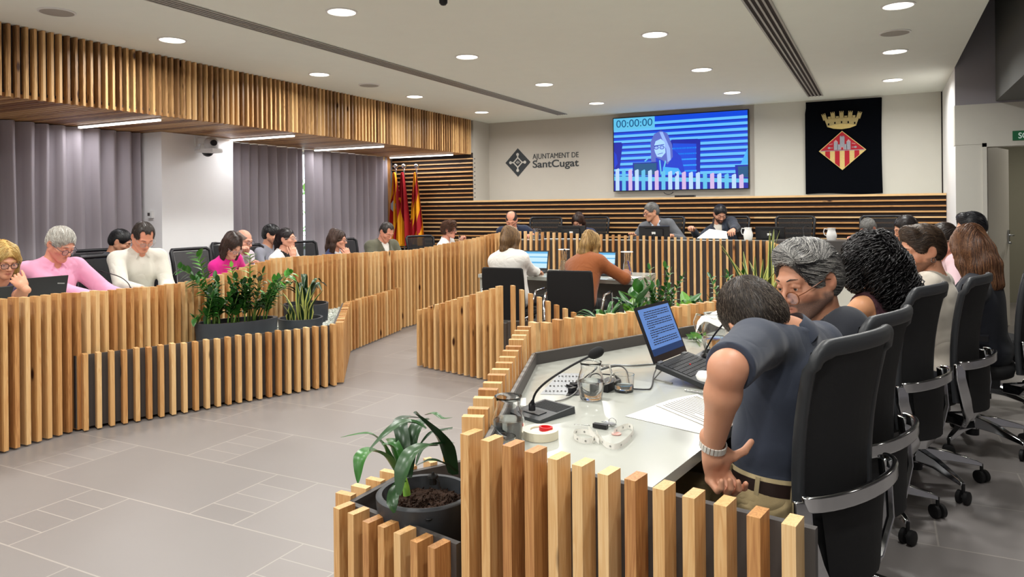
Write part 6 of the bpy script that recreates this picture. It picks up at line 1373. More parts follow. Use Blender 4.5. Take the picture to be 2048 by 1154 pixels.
# --- presiding table
zt = DF+0.80
def tab(x, y, z=None): return V(x, y, z if z is not None else 1.03)
person('balding man in a navy suit and white shirt reading at the presiding table', (-4.90, 9.86), -72, (1023, 440, 10.5), pitch=34, floor=DF, hair='bald', hair_cols=('3B302A', '5A4C44'), hair_n=500, top=dict(kind='jacket', mat=CM('1B2742')), inner=CM('E6E6EA'), hands=(tab(-4.5, 9.5), tab(-4.85, 9.45)), skin_c='DE9F84')
wv = [([(-.05, 0, .08), (-.085, .0, 0), (-.088, .0, -.09)], [.03, .024, .02]), ([(.05, 0, .08), (.085, .0, 0), (.088, .0, -.09), (.085, .02, -.16)], [.03, .024, .024, .02]), ([(0, -.06, .09), (0, -.085, -.02), (0, -.09, -.12)], [.05, .05, .04])]
person('woman with straight dark hair and glasses behind a monitor at the presiding table', (-3.90, 10.12), -88, (1157, 444, 10.6), hyaw=-95, pitch=28, floor=DF, fem=True, hair='long', hair_cols=('2A1C19', '3E2B26', '6B4A38'), hair_n=800, long_hair=wv, top=dict(kind='knit', mat=CM('222C4C')), glasses=('2A2A2E', 1, .004), hands=(tab(-3.7, 9.7), tab(-4.1, 9.65)))
person('man with grey hair and glasses in a grey blazer looking sideways at the presiding table', (-2.74, 10.05), -85, (1303, 424, 10.0), hyaw=-138, pitch=14, roll=3, floor=DF, hair='short', hair_cols=('6F6E6C', '9C9A96', '4F4E4D'), hair_n=800, top=dict(kind='jacket', mat=CM('62656B')), inner=CM('C9D8EC'), glasses=('4A2E22', .9, .004), lids=False, hands=(tab(-2.5, 9.6), tab(-3.05, 9.6)), poses=('relax', 'flat'))
person('man with black hair and full beard in a navy blazer turning papers', (-1.86, 10.30), -92, (1440, 428, 10.05), hyaw=-62, pitch=28, floor=DF, hair='short', hair_cols=('17141A', '2A2628'), hair_n=800, beard='1E1614', beard_s=1.0, top=dict(kind='jacket', mat=CM('1F2838')), inner=CM('E2DDD2'), hands=(tab(-1.73, 9.72, 1.09), tab(-2.28, 9.85, 1.11)), poses=('relax', 'grip'), skin_c='DDA68A')
person('grey-haired man with dark glasses in black, head bowed, right of the empty chair', (-0.05, 10.18), -100, (1736, 457, 9.1), hyaw=-128, pitch=34, roll=-4, floor=DF, hair='short', hair_cols=('7A7976', 'A8A6A2', '55534F'), hair_n=700, top=dict(kind='knit', mat=CM('17181C')), glasses=('1C1C20', .8, .004), hands=(tab(0.1, 9.6), tab(-0.35, 9.6)), skin_c='D9987E')
# --- witness desk
bobh = [([(-.05, -.02, .08), (-.082, -.01, 0), (-.080, -.02, -.09), (-.075, -.03, -.13)], [.035, .028, .028, .02]), ([(.05, -.02, .08), (.082, -.01, 0), (.080, -.02, -.09), (.075, -.03, -.13)], [.035, .028, .028, .02]), ([(0, -.06, .09), (0, -.09, -.02), (0, -.085, -.11), (0, -.085, -.15)], [.05, .045, .045, .03])]
w1 = person('woman with light brown bobbed hair in a white jacket, back to the viewer', (-3.12, 6.16), 86, (1021, 480, 6.95), hyaw=80, pitch=8, fem=True, hair='bob', hair_cols=('7E6042', 'A68254', '5C442E'), hair_n=1500, long_hair=bobh, top=dict(kind='shirt', mat=CM('E9E6E0', wr=0.4, wscale=9.0), th=0.020), bottom='14151B', res=0.009, hands=(V(-3.30, 6.66, HANDZ), V(-3.08, 6.62, HANDZ)), elbows=(None, V(0.25, -0.2, -1)), bulk=0.97)
w2 = person('person with dark blond bobbed hair in a rust-brown jacket writing at the white desk', (-2.44, 6.10), 78, (1180, 490, 6.82), hyaw=84, pitch=16, roll=4, fem=True, hair='bob', hair_cols=('A8844E', 'C9A566', '7A5C34'), hair_n=1500, long_hair=bobh, top=dict(kind='shirt', mat=CM('8E4C1E', wr=0.35, wscale=9.0), th=0.020), bottom='14151B', res=0.009, hands=(V(-2.62, 6.72, HANDZ), V(-2.16, 6.62, HANDZ+0.02)), elbows=(None, V(0.9, -0.2, -0.6)), poses=('relax', 'grip'), bulk=0.98)
# --- left desk
person('blond woman with dark-framed glasses in a purple top, hand on her mouth', (-5.66, 2.70), 5, (8, 522, 5.0), hyaw=-8, pitch=18, fem=True, hair='bob', hair_cols=('D9B26A', 'EBCB88', 'A9803F'), hair_n=1600, long_hair=bobh, top=dict(kind='knit', mat=CM('4C4260')), neckopen=0.06, sleeve='short', glasses=('1A1A1E', .7, 0), lids=False, hands=(atD(50, 572, 4.72), V(-5.1, 2.65, HANDZ)), elbows=(V(0.3, -0.1, -1), None), poses=('chin', 'relax'), handrot=((V(0, 0, 0.75)-rgt*0.75, V(0.5, -0.6, 0.3)), None), hres=0.004, res=0.009, skin_c='E0A585')
l2_ = person('white-haired man with glasses in a pink shirt, looking down', (-5.58, 3.30), 4, (121, 488, 5.4), hyaw=8, pitch=30, hair='short', hair_cols=('C9C3BA', 'E4E0D9', '9E978E'), hair_n=2200, top=dict(kind='shirt', mat=CM('EBA3C4', wr=0.8), placket=True), neckopen=0.03, glasses=('3A3A48', .8, .010), hands=(V(-5.08, 3.62, HANDZ), atD(208, 578, 5.35)*V(1, 1, 0)+V(0, 0, HANDZ)), hres=0.0038, res=0.0085, skin_c='DD9F86', bulk=1.1)
l4_ = person('man with short dark hair in a pale linen shirt, writing with head bowed', (-5.80, 4.16), -8, (286, 474, 6.2), hyaw=-14, pitch=36, hair='recede', hair_cols=('2E2622', '463A33'), hair_n=1600, top=dict(kind='shirt', mat=CM('D9D6CB', wr=0.8), placket=True), neckopen=0.02, glasses=('9A8F84', 1, .006), hands=(atD(330, 575, 6.1)*V(1, 1, 0)+V(0, 0, HANDZ), atD(287, 580, 5.85)*V(1, 1, 0)+V(0, 0, HANDZ+.01)), poses=('relax', 'grip'), hres=0.004, res=0.0085, skin_c='DD9C80', bulk=1.05)
person('man with black hair in dark clothes, half hidden behind the man in linen', (-7.0, 4.72), 25, (240, 484, 7.4), hyaw=40, pitch=24, hair='short', hair_cols=('121214', '222226'), hair_n=600, top=dict(kind='shirt', mat=CM('1B2230')), bottom='15161B', hands=(V(-6.45, 4.75, 0.74), V(-6.45, 4.5, 0.74)))
lh = [([(-.05, -.01, .08), (-.082, .0, 0), (-.085, .01, -.09), (-.08, .02, -.13, .02)], [.035, .026, .026, .02]), ([(.05, -.01, .08), (.082, .0, 0), (.085, .01, -.09), (.08, .02, -.13, .02)], [.035, .026, .026, .02]), ([(0, -.06, .09), (0, -.09, -.02), (0, -.09, -.10), (0, -.09, -.13, .03)], [.05, .045, .045, .03])]
person('woman with dark brown hair and glasses in a bright magenta top', (-5.98, 5.20), 5, (464, 492, 7.15), hyaw=-2, pitch=34, roll=4, fem=True, hair='long', hair_cols=('2E1F1B', '43302A', '5C4238'), hair_n=1400, long_hair=lh, top=dict(kind='knit', mat=CM('D8128C', wr=0.7)), glasses=('8A7A80', .9, .004), res=0.010, hres=0.0045, skin_c='DDA78E')
person('bald man with glasses seated behind the woman in magenta', (-6.62, 5.92), 8, (487, 482, 8.15), hyaw=5, pitch=12, hair='bald', hair_cols=('8A7A70',), hair_n=0, top=dict(kind='shirt', mat=CM('CFC4CC')), glasses=('4A4A52', .9, 0), skin_c='E0A890', res=0.012, hands=(atD(492, 505, 8.0), None), poses=('fist', 'relax'), elbows=(V(0.3, 0, -1), None))
person('man with black hair and a grey shirt behind the woman in the white cardigan', (-6.60, 6.40), 12, (543, 470, 8.65), hyaw=25, pitch=10, hair='short', hair_cols=('121214', '222226'), hair_n=600, top=dict(kind='shirt', mat=CM('8E909C')), beard='1A1616', beard_s=0.5, res=0.012)
tail = [([(0, -.09, .04), (0, -.12, -.04), (-.02, -.12, -.12), (-.04, -.10, -.18, .04)], [.04, .035, .035, .025]), ([(-.03, -.08, .02), (-.05, -.10, -.08), (-.06, -.09, -.16, .03)], [.035, .03, .02])]
person('woman with long dark hair pulled back, in a white cardigan, hand at her mouth', (-6.15, 6.20), 8, (573, 478, 8.15), hyaw=20, pitch=-2, fem=True, hair='tied', hair_cols=('1E1617', '33282A'), hair_n=1000, long_hair=tail, top=dict(kind='cardigan', mat=CM('ECEAE8'), lapel=False), inner=CM('17171B'), glasses=('B8A8A0', 1, 0), lids=False, res=0.010, skin_c='E0A98E', hands=(None, atD(587, 512, 8.0)), poses=('relax', 'chin'), elbows=(None, V(0.2, -0.3, -1)), handrot=(None, (V(-0.1, 0, 1), V(0.7, -0.6, 0))))
person('woman with long wavy brown hair in a navy blazer, chin resting on her hand', (-6.15, 7.10), 8, (676, 480, 8.95), hyaw=22, pitch=4, fem=True, hair='long', hair_cols=('30211C', '4A3329', '60473A'), hair_n=1300, long_hair=lng[:3], top=dict(kind='jacket', mat=CM('232E56')), inner=CM('E6E6EA'), glasses=('7A6A60', 1, 0), lids=False, res=0.010, skin_c='DDA287', hands=(None, atD(697, 512, 8.75)), poses=('relax', 'chin'), elbows=(None, V(0.3, -0.2, -1)), handrot=(None, (V(0, 0, 1)-rgt*0.35, V(0.7, -0.6, 0.2))))
person('man with short dark hair in an olive blazer and white shirt, eyes lowered', (-5.98, 7.85), -12, (773, 464, 9.6), hyaw=-14, pitch=34, roll=-3, hair='recede', hair_cols=('2B2522', '463D38', '6A5F58'), hair_n=800, top=dict(kind='jacket', mat=CM('5C5B4A')), inner=CM('E9E8E2'), res=0.010, skin_c='DA9A80', bulk=1.1)
person('woman with short curly brown hair and glasses in a white blouse, raising a glass', (-5.62, 8.85), 8, (898, 460, 10.3), hyaw=14, pitch=6, fem=True, hair='curly_short', hair_cols=('4A2F22', '6A4530', '83583C'), hair_n=900, top=dict(kind='shirt', mat=CM('F0EEEA')), neckopen=0.05, glasses=('222226', .9, 0), lids=False, res=0.010, skin_c='DDA08A', hands=(None, atD(921, 482, 10.2)), poses=('relax', 'grip'), elbows=(None, V(0.3, -0.5, -1)))
# ================================================================ THINGS ON THE TABLES
TZ = 0.737
def onT(px, py, z=TZ): return at(px, py, z)
def gooseneck(name, label, base, size, rot, neckpts, group=None, head=0.016):
    t = thing(name, label, 'microphone', tuple(base), 0, group); rot = R_(rot); ax = [V(math.cos(rot), math.sin(rot), 0), V(-math.sin(rot), math.cos(rot), 0), V(0, 0, 1)]; sx, sy = size
    b = MB(); vs = []
    for (u, v, z) in ((-1, -1, 0), (1, -1, 0), (1, 1, 0), (-1, 1, 0), (-1, -1, .010), (1, -1, .010), (0.96, 1, .022), (-0.96, 1, .022)): vs.append(V(*base)+ax[0]*u*sx/2+ax[1]*v*sy/2+V(0, 0, z+0.001))
    b.add(vs, [(3, 2, 1, 0), (4, 5, 6, 7), (0, 1, 5, 4), (1, 2, 6, 5), (2, 3, 7, 6), (3, 0, 4, 7)]); part('base', b, 'mic_base', t)
    b = MB(); nz = nrm(np.cross(ax[0], (vs[7]-vs[4]))); nv = nrm(vs[7]-vs[4])
    for i in range(12): c = vs[4]+(vs[5]-vs[4])*0.5+(vs[7]-vs[4])*(0.55+0.035*i); b.box(c+nz*0.0008, (sx*0.85, 0.0014, 0.001), [ax[0], nv, nz])
    c = vs[4]+(vs[5]-vs[4])*0.5+(vs[7]-vs[4])*0.30; b.box(c+nz*0.0015, (sx*0.5, sy*0.22, 0.002), [ax[0], nv, nz]); part('button_and_grille', b, 'black', t)
    b = MB(); P = [V(*p) for p in neckpts]; Q = []
    for i in range(len(P)-1):
        a_, b_, c_, d_ = P[max(i-1, 0)], P[i], P[i+1], P[min(i+2, len(P)-1)]
        for s in np.linspace(0, 1, 8, endpoint=False): Q.append(0.5*((2*b_)+(-a_+c_)*s+(2*a_-5*b_+4*c_-d_)*s*s+(-a_+3*b_-3*c_+d_)*s**3))
    Q.append(P[-1]); b.tube([Q[0]-V(0, 0, .02), Q[0], Q[1], Q[3]], [0.011, 0.011, 0.008, 0.005], 10); b.tube(Q, 0.0036, 8); part('gooseneck', b, 'black', t, smooth=60)
    b = MB(); d = nrm(Q[-1]-Q[-3]); c = Q[-1]; b.tube([c-d*0.004, c, c+d*head*0.5, c+d*head*1.3, c+d*head*2.1, c+d*head*2.7, c+d*head*2.9], [0.005, head*.55, head*.9, head, head*.95, head*.6, head*.1], 16); part('foam_head', b, 'blackmat', t, smooth=80)
    return t
MAT['mic_base'] = pmat('graphite_plastic', '3A3D40', 0.35)
b0 = onT(1084, 829); gooseneck('desk_microphone', 'gooseneck microphone on a graphite base at the near end of the white table', b0, (0.140, 0.165), -20, [atD(1064, 808, 2.33), atD(1072, 785, 2.30), atD(1095, 762, 2.28), atD(1140, 733, 2.26), atD(1180, 712, 2.24)], head=0.0165)
b0 = onT(1425, 716); gooseneck('desk_microphone', 'gooseneck microphone behind the laptop, rising past the man in the polo shirt', b0, (0.125, 0.155), -10, [atD(1408, 712, 3.0), atD(1414, 695, 2.95), atD(1430, 668, 2.9), atD(1462, 630, 2.85)], head=0.014)
def jug(label, c, s=1.0, water=0.5, handle=0, name='water_jug', z=TZ, note=True):
    t = thing(name, label, 'jug', (c[0], c[1], z)); o = V(c[0], c[1], z+0.001)
    pr = [(0.0, 0.0), (0.040, 0.0), (0.045, 0.006), (0.054, 0.055), (0.055, 0.075), (0.046, 0.105), (0.040, 0.122), (0.041, 0.140), (0.046, 0.152)]; pi = [(0.043, 0.1515), (0.038, 0.139), (0.037, 0.122), (0.043, 0.104), (0.0515, 0.074), (0.0505, 0.055), (0.042, 0.012), (0.0, 0.010)]
    b = MB(); b.lathe([(r*s, q*s) for r, q in pr+pi], o, 40, close=False); part('body', b, 'glass', t, smooth=60)
    wl = water*0.105; b = MB(); b.lathe([(0.0, 0.011*s), (0.0405*s, 0.0125*s), (0.0495*s, 0.055*s), (0.0500*s, min(wl, .075)*s), (0.0, min(wl, .075)*s)], o, 36, close=False); part('water', b, 'water', t, smooth=50)
    if handle is not None:
        a = dirv(handle); b = MB(); b.tube([o+a*0.043*s+V(0, 0, .138*s), o+a*0.075*s+V(0, 0, .142*s), o+a*0.085*s+V(0, 0, .11*s), o+a*0.075*s+V(0, 0, .075*s), o+a*0.053*s+V(0, 0, .062*s)], 0.0048*s, 8); part('handle', b, 'glass', t, smooth=180)
    return t
def tumbler(label, c, r=0.036, h=0.062, z=TZ, water=0.4, group=None, name='drinking_glass'):
    t = thing(name, label, 'glass', (c[0], c[1], z), 0, group); o = V(c[0], c[1], z+0.001); b = MB(); b.lathe([(0, 0), (r*.86, 0), (r*.9, .004), (r, h), (r-.0022, h), (r*.88-.001, .009), (0, .008)], o, 32, close=False); part('vessel', b, 'glass', t, smooth=50)
    if water: b = MB(); b.lathe([(0, .009), (r*.86, .0095), (r*.93, h*water), (0, h*water)], o, 28, close=False); part('water', b, 'water', t, smooth=50)
    return t
j1 = jug('tall glass water jug beside the near microphone base', onT(1017, 884), 0.86, 0.78, None)
tumbler('drinking glass at the table corner in front of the jug and behind the first slats', onT(1007, 906), 0.034, 0.045, water=0)
jug('glass water jug with a looped handle in front of the cable box', onT(1182, 799), 0.86, 0.72, 10)
tumbler('low tumbler half full of water right of the jug', onT(1248, 783), 0.038, 0.062)
# paper under the jug
def sheet_(name, label, corners, z=TZ, th=0.0006, mat='paper', cat='paper', lift=0, lines=0, group=None):
    c = [V(p[0], p[1], z+th) for p in corners]; t = thing(name, label, cat, tuple((c[0]+c[2])/2-V(0, 0, th)), 0, group); n = 10; g = []
    for i in range(n+1):
        u = i/n; g.append([lerp(lerp(c[0], c[1], v), lerp(c[3], c[2], v), u)+V(0, 0, lift*math.sin(u*math.pi)*(0.3+0.7*v)) for v in np.linspace(0, 1, 7)])
    b = MB(); b.sheet(g); b.sheet([[p-V(0, 0, th) for p in r] for r in g][::-1]); part('page', b, mat, t, smooth=60)
    if lines:
        b = MB(); G = np.array(g); f = lambda u, v: lerp(G[int(u*n)], G[min(int(u*n)+1, n)], u*n-int(u*n))[int(round(v*6))]+V(0, 0, .0006)
        for k in range(lines):
            u = 0.08+0.86*k/lines; w_ = 0.86/lines*0.35; e = 0.92 if rng.random() > .25 else rng.uniform(.4, .8); q = lambda uu, vv: lerp(lerp(c[0], c[1], vv), lerp(c[3], c[2], vv), uu)+V(0, 0, lift*math.sin(uu*math.pi)*(0.3+0.7*vv)+0.0008)
            b.add([q(u, .08), q(u, e), q(u+w_, e), q(u+w_, .08)], [(0, 1, 2, 3)])
        part('printed_lines', b, 'print_grey', t)
    return t
MAT['print_grey'] = pmat('printed_text', '8E8B85', 0.8)
sheet_('paper_sheet', 'white paper sheet lying beneath the near microphone', [onT(978, 808), onT(982, 796), onT(1052, 796), onT(1052, 812)])
sheet_('paper_sheet', 'loose blank sheet under the printed booklet', [onT(1250, 833), onT(1400, 868), onT(1470, 850), onT(1340, 800)], th=0.0012)
sheet_('printed_booklet', 'open printed booklet with curled pages by the bent elbow', [onT(1310, 812), onT(1420, 858), onT(1475, 835), onT(1395, 790)], th=0.004, lift=0.012, lines=14, cat='booklet')
# tape roll
t = thing('tape_roll', 'cream roll of adhesive tape with a small red insert', 'tape roll', tuple(onT(1082, 876)))
c = onT(1081, 875); b = MB(); b.lathe([(0.030, 0.001), (0.052, 0.001), (0.052, 0.025), (0.030, 0.025), (0.030, 0.001)], c, 48, close=False); part('tape', b, 'ivory', t, smooth=40)
b = MB(); b.lathe([(0.0, 0.020), (0.0285, 0.020)], c, 32, close=False); part('paper_disc', b, 'paper', t)
b = MB(); b.lathe([(0.011, 0.0205), (0.0165, 0.0205), (0.0165, 0.031), (0.012, 0.031), (0.011, 0.022)], c+rgt*0.016+fwd*0.002, 24, sx=1.25); part('red_core', b, 'red', t, smooth=40)
# lanyard with keys
t = thing('lanyard', 'white printed lanyard lying in loops', 'lanyard', tuple(onT(1210, 880)))
def band(b, pts, w=0.008, m=0):
    P = [V(*p) for p in pts]; Q = []
    for i in range(len(P)-1):
        a_, b_, c_, d_ = P[max(i-1, 0)], P[i], P[i+1], P[min(i+2, len(P)-1)]
        for s in np.linspace(0, 1, 7, endpoint=False): Q.append(0.5*((2*b_)+(-a_+c_)*s+(2*a_-5*b_+4*c_-d_)*s*s+(-a_+3*b_-3*c_+d_)*s**3))
    Q.append(P[-1]); b.sheet([[q+V(0, 0, 0.001) for q in Q], [q+V(0, 0, 2*w) for q in Q]], m); b.sheet([[q+V(0, 0, 2*w)+V(.0006, .0006, 0) for q in Q], [q+V(.0006, .0006, .001) for q in Q]], m); return Q
b = MB(); L1 = [onT(x, y) for x, y in ((1192, 870), (1200, 884), (1215, 897), (1238, 898), (1262, 878), (1266, 864), (1256, 858), (1238, 864), (1228, 870))]; L2 = [onT(x, y) for x, y in ((1196, 880), (1180, 888), (1160, 886), (1148, 878), (1152, 870), (1172, 870), (1190, 876))]
Q1 = band(b, L1, 0.0085); Q2 = band(b, L2, 0.0085); band(b, [onT(1177, 866)+V(0, 0, .004), onT(1184, 880)+V(0, 0, .01), onT(1198, 890)+V(0, 0, 0)], 0.009); part('strap', b, 'paper', t)
b = MB()
for Q in (Q1, Q2):
    for q in range(4, len(Q)-3, 6):
        p = Q[q]+V(0, 0, .009); d = nrm(Q[q+1]-Q[q-1]); n = nrm(np.cross(d, V(0, 0, 1))); 
        for s in (-1, 1): b.add([p+d*0.0035+n*s*.0014, p+V(0, 0, .0035)+n*s*.0014, p-d*0.0035+n*s*.0014, p-V(0, 0, .0035)+n*s*.0014], [(0, 1, 2, 3)])
part('printed_marks', b, 'board_lt', t)
t = thing('key_bunch', 'bunch of keys and a black fob on the lanyard', 'keys', tuple(onT(1215, 858)))
b = MB(); c = onT(1222, 853)+V(0, 0, .008)
for k, (x, y) in enumerate(((1196, 850), (1203, 848), (1212, 850), (1232, 860))):
    p = onT(x, y)+V(0, 0, .006+.003*k); d = nrm(c-p); n = nrm(np.cross(d, V(0, 0, 1))); b.box((p+c)/2, (np.linalg.norm(c-p)*0.9, 0.006, 0.0018), [d, n, np.cross(n, d)]); b.lathe([(0, 0), (.010, 0), (.010, .002), (0, .002)], lerp(p, c, .8), 12)
part('key', b, 'steel', t, smooth=40)
b = MB(); p = onT(1201, 857)+V(0, 0, .008); d = nrm(onT(1221, 860)-onT(1190, 855)); b.box(p, (0.045, 0.016, 0.012), [d, np.cross(V(0, 0, 1), d), V(0, 0, 1)]); part('fob', b, 'black', t)
b = MB(); p = onT(1225, 852)+V(0, 0, .012); b.tube([p+V(0.012*math.cos(a), 0, .012*math.sin(a)) for a in np.linspace(0, 6.28, 17)], .001, 6, cap=False); b.tube([onT(1148, 853)+V(0, 0, .006), onT(1180, 855)+V(0, 0, .006)], .001, 6); part('key_ring', b, 'chrome', t, smooth=180)
b = MB(); b.lathe([(0, .001), (.014, .001), (.014, .004), (0, .004)], onT(1233, 869), 24); part('round_tag', b, pmat('pink_tag', 'D9A9A0', 0.4), t, smooth=40)
# cable box in the table, adapter, cables
t = thing('cable_hatch', 'open table-top socket box with a perforated steel flap', 'socket box', tuple(onT(1110, 775)))
h0, h1, h2, h3 = onT(1080, 789), onT(1132, 790), onT(1163, 762), onT(1118, 762); b = MB(); g = [[lerp(h0, h1, u)+V(0, 0, .001), lerp(h3, h2, u)+V(0, 0, .030)] for u in (0, 1)]; b.sheet(g); part('flap', b, 'steel', t)
b = MB()
for u in np.linspace(.12, .88, 6):
    for v in np.linspace(.15, .85, 4): q = lerp(lerp(h0, h1, u), lerp(h3, h2, u), v)+V(0, 0, .0025+.029*v); b.lathe([(0, .0), (.004, .0)], q, 8, close=False)
part('perforations', b, 'black', t)
b = MB(); k0, k1, k2, k3 = onT(1132, 792), onT(1175, 790), onT(1180, 762), onT(1150, 762); b.prism([k0, k1, k2, k3], TZ+.0004, TZ+.0025); part('opening', b, 'black', t)
b = MB()
for i in range(0): q = lerp(k0, k2, rng.uniform(.2, .8))+V(rng.uniform(-.02, .02), rng.uniform(-.02, .02), .004); b.box(q+V(0, 0, .008), (0.03, 0.016, 0.014), [dirv(rng.uniform(0, 180)), dirv(90), V(0, 0, 1)])
for i in range(7):
    b = MB(); q = lerp(k0, k2, .2+.09*i)+V(rng.uniform(-.015, .015), rng.uniform(-.015, .015), .012); b.box(q, (0.03, 0.016, 0.014), [dirv(rng.uniform(0, 180)), V(0, 0, 1), V(1, 0, 0)]); part('plug', b, 'black', t)
t = thing('power_adapter', 'black laptop power adapter between the jug and the tumbler', 'power adapter', tuple(onT(1218, 775))); q = onT(1216, 778); d = nrm(onT(1235, 770)-onT(1205, 785)); b = MB(); b.box(q+V(0, 0, .016), (0.11, 0.05, 0.03), [d, np.cross(V(0, 0, 1), d), V(0, 0, 1)]); part('brick', b, 'black', t)
def cable(label, pts, r=0.0028, mat='black', group='cables on the near table'):
    P = [V(*p) for p in pts]; Q = []
    for i in range(len(P)-1):
        a_, b_, c_, d_ = P[max(i-1, 0)], P[i], P[i+1], P[min(i+2, len(P)-1)]
        for s in np.linspace(0, 1, 8, endpoint=False): Q.append(0.5*((2*b_)+(-a_+c_)*s+(2*a_-5*b_+4*c_-d_)*s*s+(-a_+3*b_-3*c_+d_)*s**3))
    Q.append(P[-1]); b = MB(); b.tube(Q, r, 7); o = part('cable', b, mat, None, smooth=180, loc=tuple(P[0])); tagit(o, label, 'cable', group); return o
o_ = V(0, 0, .004)
cable('black cable looping from the adapter over the tumbler', [onT(1160, 760)+o_, onT(1195, 748)+o_*3, onT(1235, 740)+o_*4, onT(1252, 748)+o_*4, onT(1262, 768)+o_, onT(1245, 772)+o_])
cable('black cable from the socket box to the adapter', [onT(1165, 778)+o_*2, onT(1185, 757)+o_*3, onT(1215, 753)+o_*2, onT(1240, 757)+o_, onT(1238, 770)+o_*2])
cable('dark grey laptop charging cable bending down to the table', [onT(1240, 778)+o_, onT(1290, 781)+o_, onT(1303, 776)+o_, onT(1308, 755)+V(0, 0, .012), onT(1318, 742)+V(0, 0, .03)], 0.0026)
cable('pair of grey cables running across the table to the left of the laptop', [onT(1195, 742)+o_, onT(1225, 732)+o_, onT(1265, 733)+o_, onT(1305, 730)+o_, onT(1325, 727)+o_], 0.0036, 'steel')
cable('pale cable from the microphone base to the socket box', [onT(1110, 805)+o_, onT(1130, 800)+o_, onT(1150, 788)+o_, onT(1162, 770)+o_*2, onT(1185, 750)+o_*2], 0.0026, 'board_lt')
# laptop in front of the man in polo
def laptop(label, c, rot, size=(0.31, 0.215), open_=108, screen='text', z=TZ, tilt=0, lift=0, logo=False):
    """c: centre of hinge line; rot: direction of the hinge line (screen's left to right as seen by its user)"""
    t = thing('laptop', label, 'laptop', (c[0], c[1], z)); x = dirv(rot); y = V(-x[1], x[0], 0); w, d = size   # y points away from the user
    tl = R_(tilt); fr = nrm(-y*math.cos(tl)-V(0, 0, 1)*math.sin(tl)); up_ = nrm(np.cross(x, -fr)); h = V(c[0], c[1], z+lift+0.012)
    b = MB(); b.box(h+fr*d/2, (w, d, 0.017), [x, -fr, up_]); part('base', b, 'laptop_grey', t)
    b = MB(); 
    for i in range(6):
        for j in range(14):
            if i == 5 and 3 < j < 9: continue
            b.box(h+fr*(0.028+0.0195*i)+x*(-w*0.43+w*0.86*(j+0.5)/14)+up_*0.0095, (w*0.86/14*0.86, 0.0165, 0.002), [x, -fr, up_])
    b.box(h+fr*(0.028+0.0195*5)+x*(-w*0.43+w*0.86*6.5/14)+up_*0.0095, (w*0.30, 0.0165, 0.002), [x, -fr, up_]); part('keyboard', b, 'keycap', t)
    b = MB(); b.box(h+fr*(d*0.82)+up_*0.0089, (0.10, 0.055, 0.001), [x, -fr, up_]); part('touchpad', b, 'board', t)
    b = MB(); b.lathe([(0, 0), (.0035, 0), (.003, .004), (0, .004)], h+fr*0.075+up_*0.0095, 10); part('pointing_stick', b, 'red', t)
    a = R_(open_); lid = nrm(fr*math.cos(a)+up_*math.sin(a)); ln = nrm(np.cross(x, lid)); 
    if ln@fr < 0: ln = -ln
    b = MB(); b.box(h+lid*(d*0.5+0.006)-ln*0.004+up_*0.004, (w, d, 0.008), [x, lid, ln]); part('lid', b, 'black' if screen else 'laptop_grey', t)
    for s in (-1, 1): b = MB(); b.box(h+x*s*w*0.38+up_*0.004, (0.035, 0.014, 0.016), [x, -fr, up_]); part('hinge', b, 'steel', t)
    if screen:
        sc = h+lid*(d*0.53+0.006)+up_*0.004+ln*0.0006; sw, shh = w*0.93, d*0.83; P = lambda u, v, k=0: sc+x*(u-.5)*sw+lid*(.5-v)*shh+ln*0.0002*k
        b = MB(); ms = [emis('laptop_screen_blue', '5E86C8', 1.0), emis('laptop_text', '1A2440', 0.6), emis('laptop_bar', '0E3F7A', 0.6), emis('laptop_pale', 'BFE2F5', 1.1), emis('laptop_sky', '59B0E4', 1.0)]
        b.add([P(0, 0), P(0, 1), P(1, 1), P(1, 0)], [(0, 1, 2, 3)], 0 if screen == 'text' else 3)
        if screen == 'text':
            b.add([P(0, .86, 1), P(0, 1, 1), P(1, 1, 1), P(1, .86, 1)], [(0, 1, 2, 3)], 2); yy_ = .07; k = 0; rg = random.Random(5)
            while yy_ < .80:
                e = 0.93 if k % 4 != 3 else rg.uniform(.3, .6); s0 = .12 if k % 4 else .15; xx_ = s0
                while xx_ < e:
                    wd_ = rg.uniform(.03, .09); b.add([P(xx_, yy_, 2), P(xx_, yy_+.020, 2), P(min(xx_+wd_, e), yy_+.020, 2), P(min(xx_+wd_, e), yy_, 2)], [(0, 1, 2, 3)], 1); xx_ += wd_+.010
                yy_ += .047 if k % 4 != 3 else .06; k += 1
        else:
            for (v0_, v1_, m) in ((0, .12, 4), (.30, .36, 4), (.62, .72, 4)): b.add([P(0, v0_, 1), P(0, v1_, 1), P(1, v1_, 1), P(1, v0_, 1)], [(0, 1, 2, 3)], m)
        part('display', b, ms, t)
    if logo: b = MB(); q = h+lid*(d*0.80)-ln*0.0085-x*w*0.36; b.box(q, (0.05, 0.009, 0.0006), [nrm(x*0.9+lid*0.1), lid, ln]); part('badge', b, 'steel', t)
    return t
MAT['laptop_grey'] = pmat('dark_grey_laptop', '2A2C2F', 0.45)
hl, hr = onT(1318, 742, TZ+.07), onT(1372, 700, TZ+.07)
la, lb = at(1312, 733, .80), at(1374, 708, .80)
mid = (la+lb)/2; laptop('open black laptop with lines of text on its blue screen, on the nearest desk', (mid[0], mid[1]), math.degrees(math.atan2(lb[1]-la[1], lb[0]-la[0])), (0.295, 0.222), 127, 'text', z=TZ, tilt=15, lift=0.052)
b = MB(); q = V(mid[0], mid[1], TZ)
for s in (-1, 1):
    e = q+nrm(lb-la)*s*0.10; b.tube([e+V(0.01, 0, .052), e+V(-0.03, 0.01, .002), e+V(0.05, -.03, .002)], 0.004, 6)
o = part('laptop_stand', b, 'board_lt', None, loc=(mid[0], mid[1], TZ)); tagit(o, 'slim grey folding stand propping up the back of the black laptop', 'laptop stand')
